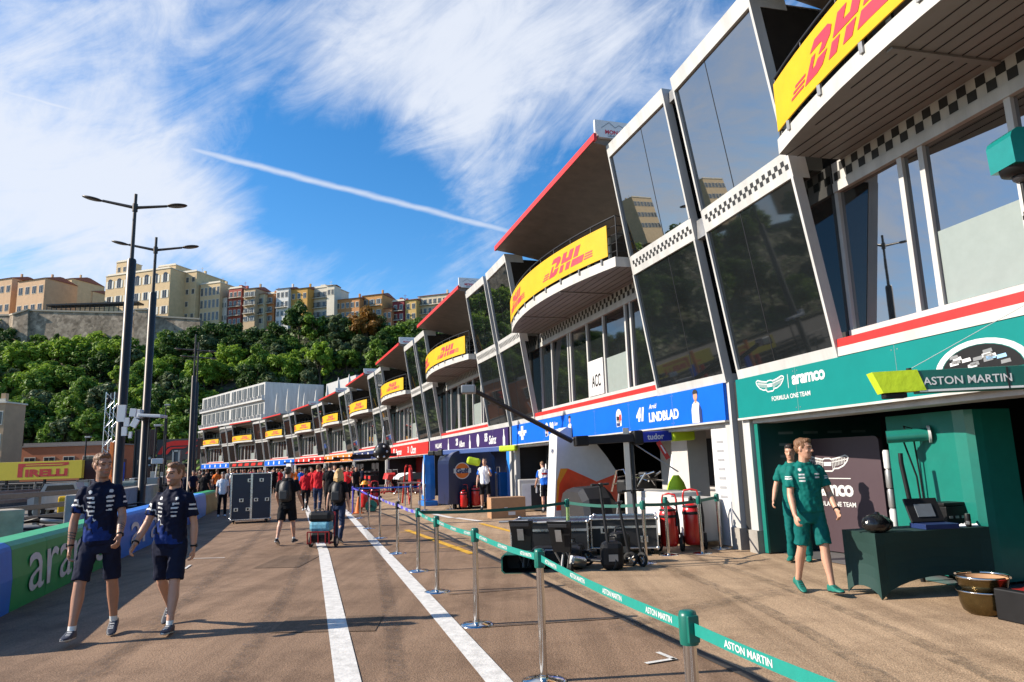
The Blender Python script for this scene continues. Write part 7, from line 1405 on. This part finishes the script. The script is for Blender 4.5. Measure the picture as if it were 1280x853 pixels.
for k, px, py, sc in ((4, 458, 440, 1.25), (2, 374, 434, 1.2), (1, 392, 436, 1.25), (2, 420, 432, 1.1), (2, 440, 436, 1.0), (2, 462, 432, 1.05), (1, 512, 440, 1.2), (1, 500, 444, 1.1), (2, 530, 442, 1.1), (2, 268, 445, 1.1), (2, 285, 446, 1.0), (2, 305, 448, 1.0), (2, 325, 446, 1.0), (2, 345, 448, 1.1), (1, 485, 446, 1.0), (0, 140, 470, 1.1), (0, 60, 468, 1.1), (1, 100, 466, 1.0), (0, 30, 470, 1.1), (1, 5, 468, 1.1), (2, 215, 460, 1.0), (2, 240, 458, 1.0), (1, 190, 462, 1.0), (1, 48, 446, .8), (2, 76, 442, .7), (0, 122, 446, .85), (1, 150, 440, .7), (2, 10, 448, .9), (1, 205, 446, .8), (2, 232, 446, .85), (3, 98, 448, .7), (0, 90, 462, 1.3), (0, 255, 492, 1.1), (0, 310, 490, 1.05), (0, 355, 485, 1.15), (0, 400, 485, 1.1), (3, 420, 440, 1.15)): put_tree(k, px, py, sc)
# more of the same wood to the left, which the mirrored glass of the pit building shows
for q in range(110):
    p = Vector((r5.uniform(-430, -165), r5.uniform(160, 219), 0)); p.z = hz(p.y); o = dup(proto(r5.choice((0, 1, 1, 2, 2)), r5.randrange(3)), p, r5.uniform(0, 6.28), 'tree left of the view on the wooded slope, seen only in the mirrored glass', 'trees mirrored in the glass', scale=r5.uniform(1.2, 1.7))
single_out(TREES)
for k, v, t in TP:
    for c in kids(t): bpy.data.objects.remove(c)
    bpy.data.objects.remove(t)
# undergrowth over the slope
mb = MB(); rr = random.Random(9)
for q in range(26000):
    x, y = rr.uniform(-430, 20), rr.uniform(HB0, HB1 - 6); p = Vector((x, y, hz(y) + rr.uniform(-.3, 1.2)))
    if rr.random() < .35 and math.sin(x * .13) * math.sin(y * .2 + x * .05) > .15: continue
    n = Vector((rr.uniform(-.7, .7), -1, rr.uniform(.2, 1.4))).normalized(); a = n.orthogonal().normalized() * rr.uniform(.45, .95); bq = n.cross(a).normalized() * rr.uniform(.3, .7); mb.add([p - a, p - bq, p + a, p + bq], [(0, 1, 2, 3)], 0 if rr.random() < .55 else 1)
o = mb.build('undergrowth', [LM[1], LM[3]]); o['kind'] = 'stuff'; o['label'] = 'low dark shrubs and brush covering the rocky slope'; o['category'] = 'undergrowth'

# ------------------------------------------------------------------ town on the rock
M_shut = mat('grey_blue_shutters', (.18, .21, .22), .6); M_pane = mat('town_window_glass', (.03, .035, .045), .15); M_trim = mat('cream_window_trim', (.62, .56, .45), .7); M_tile = mat('terracotta_roof_tiles', (.30, .10, .055), .8, var=.3, scale=3, bump=.3)
def wallm(name, c): return mat(name, c, .85, var=.14, scale=.6, bump=.08, bscale=8)
def house(name, label, px0, px1, pyt, pyb, Y, wm, floors, cols, roof='flat', arch=(), shut=True, balc=(), dep=10, ww=.9, wh=1.6, group=None, top_m=.6, cat='house', skip=(), trimm=None, turn=R(-17)):
    cx = (px0 + px1) / 2; a, b_ = aty(px0, (pyt + pyb) / 2, Y), aty(px1, (pyt + pyb) / 2, Y); zt, zb = aty(cx, pyt, Y).z, aty(cx, pyb, Y).z; W_ = b_.x - a.x; Hh = zt - zb
    t = thing(name, label, cat, Vector(((a.x + b_.x) / 2, Y, zb)), turn, group); mb = MB(); mb.box((0, dep / 2, Hh / 2 - 3), (W_, dep, Hh + 6)); mb.build('wall', wm, t)
    mb = MB()
    if roof == 'tile': mb.loft([[Vector((-W_ / 2 - .3, -.4, Hh)), Vector((W_ / 2 + .3, -.4, Hh)), Vector((W_ / 2 + .3, dep, Hh)), Vector((-W_ / 2 - .3, dep, Hh))], [Vector((-W_ / 2 + .2, dep * .45, Hh + dep * .14)), Vector((W_ / 2 - .2, dep * .45, Hh + dep * .14)), Vector((W_ / 2 - .2, dep * .55, Hh + dep * .14)), Vector((-W_ / 2 + .2, dep * .55, Hh + dep * .14))]], smooth=False); r_ = mb.build('roof', M_tile, t)
    else: mb.box((0, dep / 2, Hh + .12), (W_ + .4, dep + .4, .24)); mb.box((0, .1, Hh + .45), (W_ * .96, .12, .5)); r_ = mb.build('roof', trimm or M_trim, t)
    if roof != 'tile' and Hh > 6: mb = MB(); mb.box((-W_ * .22, dep * .5, Hh + 1.2), (W_ * .22, 2.5, 2.0)); mb.box((W_ * .3, dep * .4, Hh + .9), (.7, .7, 1.6)); mb.tube([(W_ * .12, dep * .4, Hh), (W_ * .12, dep * .4, Hh + 3.2)], .06, 5); mb.tube([(W_ * .12 - .6, dep * .4, Hh + 2.8), (W_ * .12 + .6, dep * .4, Hh + 2.8)], .05, 4); mb.build('roof_hut', wm, r_)
    if roof == 'tile' and W_ > 4: mb = MB(); mb.box((W_ * .25, dep * .4, Hh + dep * .14 + .3), (.5, .6, 1.4)); mb.build('chimney', wm, r_)
    fh = (Hh - top_m) / floors
    for f in range(floors):
        for c in range(cols):
            if (f, c) in skip: continue
            x = -W_ / 2 + W_ * (c + .5) / cols; z = fh * f + fh * .52; mb = MB(); h_ = min(wh, fh * .62); w_ = min(ww, W_ / cols * .5)
            mb.box((x, -.03, z), (w_ + .28, .08, h_ + .28), m=1); mb.box((x, -.08, z), (w_, .05, h_), m=0); mb.box((x, -.11, z), (.06, .03, h_), m=1)
            if f in arch: mb.prism([Vector((x + (w_ / 2 + .1) * math.cos(R(q * 20)), -.1, z + h_ / 2 + (w_ / 2) * math.sin(R(q * 20)))) for q in range(10)], (0, .08, 0), m=0)
            if shut and w_ < W_ / cols * .42: 
                for sx in (-1, 1): mb.box((x + sx * (w_ * .75 + .1), -.06, z), (w_ * .42, .08, h_), m=2)
            mb.build('window', [M_pane, M_trim, shut if not isinstance(shut, bool) else M_shut], t)
        if f in balc: mb = MB(); z = fh * f + fh * .12; mb.box((0, -.5, z), (W_ * .86, 1.0, .14), m=0); mb.box((0, -.98, z + .55), (W_ * .86, .05, .06), m=1); [mb.box((-W_ * .42 + W_ * .84 * q / 14, -.98, z + .3), (.05, .04, .55), m=1) for q in range(15)]; mb.build('balcony', [M_trim, M_dark], t)
    return t
YT = 224
wc = wallm
H = [('narrow red town house with white balconies, leftmost of the row', 284, 303, 361, 408, 'brick_red_stucco', (.32, .07, .05), 4, 3, 'flat', (1, 2, 3)), ('tan town house beside the red one', 303, 320, 361, 404, 'tan_stucco', (.46, .33, .2), 4, 2, 'tile', (1, 2, 3)), ('low cream town house with dark balcony', 320, 331, 368, 408, 'cream_stucco', (.52, .44, .28), 3, 1, 'tile', (1, 2)), ('orange town house with leafy roof terrace', 331, 343.5, 368, 404, 'orange_stucco', (.46, .19, .07), 3, 1, 'flat', (1, 2)),
     ('white town house with blue grey shutters', 343.5, 361.5, 361, 410, 'white_stucco', (.60, .60, .58), 4, 3, 'tile', (2,)), ('ochre town house with green shutters', 361.5, 385.5, 361, 408, 'ochre_stucco', (.52, .29, .07), 3, 3, 'tile', ()), ('big cream white mansion with corner turret', 385.5, 418, 360, 412, 'cream_white_stucco', (.62, .57, .47), 4, 4, 'flat', (1, 2, 3)), ('long low orange town house with loggia', 418, 451, 374, 412, 'burnt_orange_stucco', (.48, .22, .08), 3, 5, 'tile', ()),
     ('taller orange town house with iron balcony', 451, 479, 369, 412, 'amber_stucco', (.55, .27, .09), 3, 3, 'tile', (2,)), ('small orange house between the taller orange and the dark red one', 478, 490, 386, 414, 'apricot_stucco', (.45, .2, .09), 2, 2, 'tile', ()), ('dark red town house with white windows', 490, 506, 377, 414, 'dark_red_stucco', (.22, .035, .04), 3, 2, 'flat', (1, 2)), ('yellow town house behind the round dark tree', 506, 521, 375, 414, 'yellow_stucco', (.55, .36, .12), 3, 2, 'tile', ()), ('long cream town house with many balconies, rightmost of the row', 521, 566, 369, 416, 'pale_cream_stucco', (.58, .48, .34), 4, 7, 'tile', (1, 2, 3))]
for lb, x0, x1, yt, yb, mn, c, fl, cs, rf, bc in H: house('town_house', lb, x0, x1, yt, yb, YT + r5.uniform(-1, 1.5), wc(mn, c), fl, cs, rf, balc=bc, shut=(mat('green_shutters', (.04, .14, .09), .6) if 'ochre' in lb else mat('blue_shutters', (.12, .2, .3), .6) if 'white town' in lb else M_shut), group=None)
t = house('mansion_turret', 'round cornered turret with red cap on the cream white mansion', 408, 418.5, 357, 372, YT - 1.5, wc('cream_white_stucco', (.62, .57, .47)), 1, 2, 'tile', dep=4, cat='turret')
# long cream palace
MW = wc('palace_cream_stucco', (.62, .45, .25))
house('palace', 'long cream palace with arched top windows above the rampart', 120, 221, 341, 402, YT + 2, MW, 3, 7, 'flat', arch=(2,), dep=16, ww=1.5, wh=2.6, cat='palace', shut=mat('white_shutters', (.6, .58, .5), .6))
house('palace_attic', 'square attic tower on the roof of the cream palace', 143.5, 161, 328, 345, YT + 6, MW, 1, 2, 'flat', dep=6, cat='tower', shut=False); house('palace_attic', 'low attic block at the right end of the palace roof', 195, 222, 333, 346, YT + 7, MW, 1, 4, 'flat', dep=8, cat='tower', shut=False)
house('palace_wing', 'plain cream wing right of the palace front', 220, 247, 341, 404, YT + 4, MW, 4, 3, 'flat', dep=14, shut=False, cat='palace', skip=((0, 0), (1, 2)))
tw = house('round_wing', 'cream end wing with tall dark windows and glazed top floor', 247, 277, 355, 404, YT + 3, MW, 3, 5, 'flat', dep=12, ww=1.3, wh=3.0, shut=False, cat='palace'); house('annexe', 'pale narrow annexe between the palace and the red house', 276, 284, 372, 406, YT + 3, wc('pale_stone', (.55, .5, .42)), 2, 2, 'tile', dep=10, cat='house', shut=False)
# buildings at the left end
OW = wc('salmon_stucco', (.56, .36, .21))
house('orange_building', 'salmon building with paired windows left of the palace', 15, 60, 350, 398, YT - 2, OW, 2, 4, 'tile', dep=12, ww=1.6, wh=2.4, cat='house'); house('orange_building', 'salmon building cut by the left edge of the photo', -14, 17, 349, 398, YT + 4, OW, 2, 3, 'tile', dep=12, ww=1.5, wh=2.2, cat='house'); house('orange_building', 'yellow long side building with many chimneys, behind the salmon one', 58, 92, 350, 396, YT + 22, wc('yellow_ochre_wall', (.60, .43, .24)), 3, 6, 'tile', dep=14, ww=1.1, wh=1.9); house('orange_building', 'lower end of the yellow side building next to the palace', 90, 118, 366, 396, YT + 30, wc('yellow_ochre_wall', (.60, .43, .24)), 2, 5, 'tile', dep=10, ww=1.0, wh=1.7)
house('town_house', 'cream villa left of the view, mirrored in the glass', -330, -250, 330, 392, YT, MW, 3, 6, 'flat', dep=12, ww=1.4, wh=2.2); house('town_house', 'orange villa left of the view, mirrored in the glass', -560, -470, 335, 395, YT, OW, 3, 6, 'tile', dep=12, ww=1.4, wh=2.2)
# stone rampart
m = bpy.data.materials.new('rubble_stone_wall'); m.use_nodes = True; N, L = nt(m); b = N['Principled BSDF']; b.inputs['Roughness'].default_value = .95; tc = N.new('ShaderNodeTexCoord'); vo = N.new('ShaderNodeTexVoronoi'); vo.inputs['Scale'].default_value = 1.3; L.new(tc.outputs['Object'], vo.inputs[0]); no = N.new('ShaderNodeTexNoise'); no.inputs['Scale'].default_value = .35; no.inputs['Detail'].default_value = 8; L.new(tc.outputs['Object'], no.inputs[0])
rp = N.new('ShaderNodeValToRGB'); rp.color_ramp.elements[0].color = (.16, .125, .09, 1); rp.color_ramp.elements[1].color = (.40, .33, .25, 1); rp.color_ramp.elements[0].position = .3; rp.color_ramp.elements[1].position = .7; L.new(no.outputs[0], rp.inputs[0]); mx = N.new('ShaderNodeMix'); mx.data_type = 'RGBA'; mx.blend_type = 'MULTIPLY'; mx.inputs[0].default_value = .85; L.new(rp.outputs[0], mx.inputs['A']); r2_ = N.new('ShaderNodeValToRGB'); r2_.color_ramp.elements[0].color = (.55, .52, .48, 1); r2_.color_ramp.elements[1].color = (1.3, 1.25, 1.2, 1); sx_ = N.new('ShaderNodeSeparateXYZ'); L.new(vo.outputs['Color'], sx_.inputs[0]); L.new(sx_.outputs[0], r2_.inputs[0]); L.new(r2_.outputs[0], mx.inputs['B']); L.new(mx.outputs['Result'], b.inputs['Base Color']); M_stone = m
def rampart(label, pts, Y):
    Pt = [aty(x, yt, Y + dy) for x, yt, yb, dy in pts]; Pb = [aty(x, yb, Y + dy - 3) for x, yt, yb, dy in pts]; t = thing('rampart_wall', label, 'stone wall', Vector((Pt[0].x, Y, Pb[0].z))); mb = MB()
    for k in range(len(pts) - 1):
        n = Vector((0, 4, 0)); lo0, lo1 = Pb[k] - Vector((0, 0, 6)), Pb[k + 1] - Vector((0, 0, 6)); mb.hexa([lo0, lo1, lo1 + n, lo0 + n, Pt[k], Pt[k + 1], Pt[k + 1] + n, Pt[k] + n])
    mb.build('stone_face', M_stone, t, True); mb = MB()
    for k in range(len(pts) - 1): n = Vector((0, .8, 0)); u = Vector((0, 0, .5)); e_ = Vector((0, -.3, 0)); mb.hexa([Pt[k] + e_, Pt[k + 1] + e_, Pt[k + 1] + n, Pt[k] + n, Pt[k] + e_ + u, Pt[k + 1] + e_ + u, Pt[k + 1] + n + u, Pt[k] + n + u])
    mb.build('coping', mat('pale_coping_stone', (.42, .36, .28), .9, var=.2), t, True); return t
rampart('long rubble stone rampart under the palace terrace', [(35, 389, 432, -4), (110, 391, 432, -4), (168, 392, 432, -4)], YT - 8); rampart('corner bastion of the rampart at the left', [(-40, 396, 425, 0), (12, 395, 430, -1), (16, 394, 440, -5), (35, 388, 440, -5)], YT - 8); rampart('square stone pier in front of the palace between the street lamps', [(168, 388, 440, -5), (184, 388, 440, -5)], YT - 9); rampart('shadowed rubble wall right of the stone pier', [(184, 396, 426, -3), (250, 400, 424, -3)], YT - 8)
# pergola and railing on the terrace
t = thing('pergola', 'long dark pergola with leafy roof on the rampart terrace', 'pergola', aty(115, 390, YT - 9)); o_ = aty(115, 390, YT - 9); mb = MB(); A, B = aty(58, 390, YT - 9), aty(172, 391, YT - 9); zt = aty(115, 380, YT - 9).z
for k in range(20): x = A.x + (B.x - A.x) * k / 19; mb.tube([Vector((x, YT - 9, A.z - .5)), Vector((x, YT - 9, zt))], .14, 5)
for k in range(3): mb.tube([Vector((A.x, YT - 9, A.z + .6 + .5 * k)), Vector((B.x, YT - 9, A.z + .6 + .5 * k))], .06, 4)
mb.build('pergola_post', M_dark, t, True); mb = MB(); mb.box(((A.x + B.x) / 2, YT - 7.5, zt), (B.x - A.x, 4, .5))
mb.build('pergola_roof', M_dark, t, True)
# low orange building and tan building at the foot
house('low_building', 'long low orange building with small shuttered windows at the foot of the slope', 25, 147, 558, 592, 118, wc('brick_orange_render', (.50, .17, .08)), 1, 5, 'flat', dep=12, turn=0, ww=1.9, wh=2.0, shut=False, top_m=1.2, cat='building', trimm=mat('grey_roof_edge', (.25, .22, .2), .7)); house('tan_building', 'tan three storey building at the left edge of the photo', -60, 3, 505, 596, 108, wc('tan_render', (.44, .29, .17)), 3, 5, 'flat', dep=4.5, turn=0, ww=1.3, wh=1.9, shut=False, cat='building')
# white terrace block at the far end of the pit building
t = thing('white_block', 'tall white terrace block with rows of glazed bays at the far end of the lane', 'building', JB[8]); zt = aty(325, 478, JB[8].y).z; z0 = 9.0
mb = MB()
for i in (8, 9): fbox(mb, i, 0, LL[i], -9, .3, z0 - .3, zt)
J8 = JB[8]; tt, nn_ = TT[7], NN[7]
mb.hexa([P(7, LL[7] - 12, -9, 8.7), P(7, LL[7], -9, 8.7), P(7, LL[7], -12, 8.7), P(7, LL[7] - 12, -12, 8.7), P(7, LL[7] - 12, -9, zt), P(7, LL[7], -9, zt), P(7, LL[7], -12, zt), P(7, LL[7] - 12, -12, zt)], 1); mb.build('wall', [M_frame, mat('grey_terrace_wall', (.36, .36, .36), .7)], t, True)
for i in (8, 9):
    for f in range(2):
        zz = z0 + .35 + f * (zt - z0) / 2; hh_ = (zt - z0) / 2 - 1.25
        for k in range(6):
            s0 = .4 + k * (LL[i] - .6) / 6; s1 = s0 + (LL[i] - .6) / 6 - .5; mb = MB(); fbox(mb, i, s0, s1, .3, .36, zz + .6, zz + .6 + hh_, 0); fbox(mb, i, (s0 + s1) / 2 - .05, (s0 + s1) / 2 + .05, .36, .42, zz + .6, zz + .6 + hh_, 1); mb.build('window', [mat('pale_blind_glass', (.10, .115, .13), .2), M_frame], t, True)
        mb = MB(); fbox(mb, i, 0, LL[i], .3, .75, zz - .25, zz + .02); [fbox(mb, i, q * LL[i] / 10, q * LL[i] / 10 + .1, .35, .8, zz, zz + .5) for q in range(11)]; mb.build('ledge', M_frame, t, True)
for k, (px, yt, yb, Y) in enumerate(((346, 491, 514, 98), (359.6, 486, 510, 97), (374, 481, 507, 96), (380.5, 491, 507, 100), (395, 487, 504, 93), (409, 482, 500, 88), (423, 472, 494, 80), (436.5, 468, 487, 74))):
    top = aty(px, yt, Y); bs = aty(px, yb, Y); t = thing('closed_parasol', 'tall folded cream parasol on the far roof terrace, ' + ['leftmost', 'second from left', 'third from left and tallest', 'short one right of the tallest', 'fifth from left', 'sixth from left', 'seventh from left', 'rightmost and nearest'][k], 'parasol', Vector((bs.x, Y, 8.7)), 0, 'folded parasols on the roof terrace'); h_ = top.z - 8.7; mb = MB(); mb.lathe([(.05, h_ * .22), (.28, h_ * .28), (.22, h_ * .6), (.10, h_ * .9), (.03, h_)], n=10); mb.build('folded_canopy', M_white, t); mb = MB(); mb.tube([(0, 0, 0), (0, 0, h_ * .3)], .05, 6); mb.lathe([(.3, 0), (.3, .08)], n=12); mb.build('pole', M_grey, t)
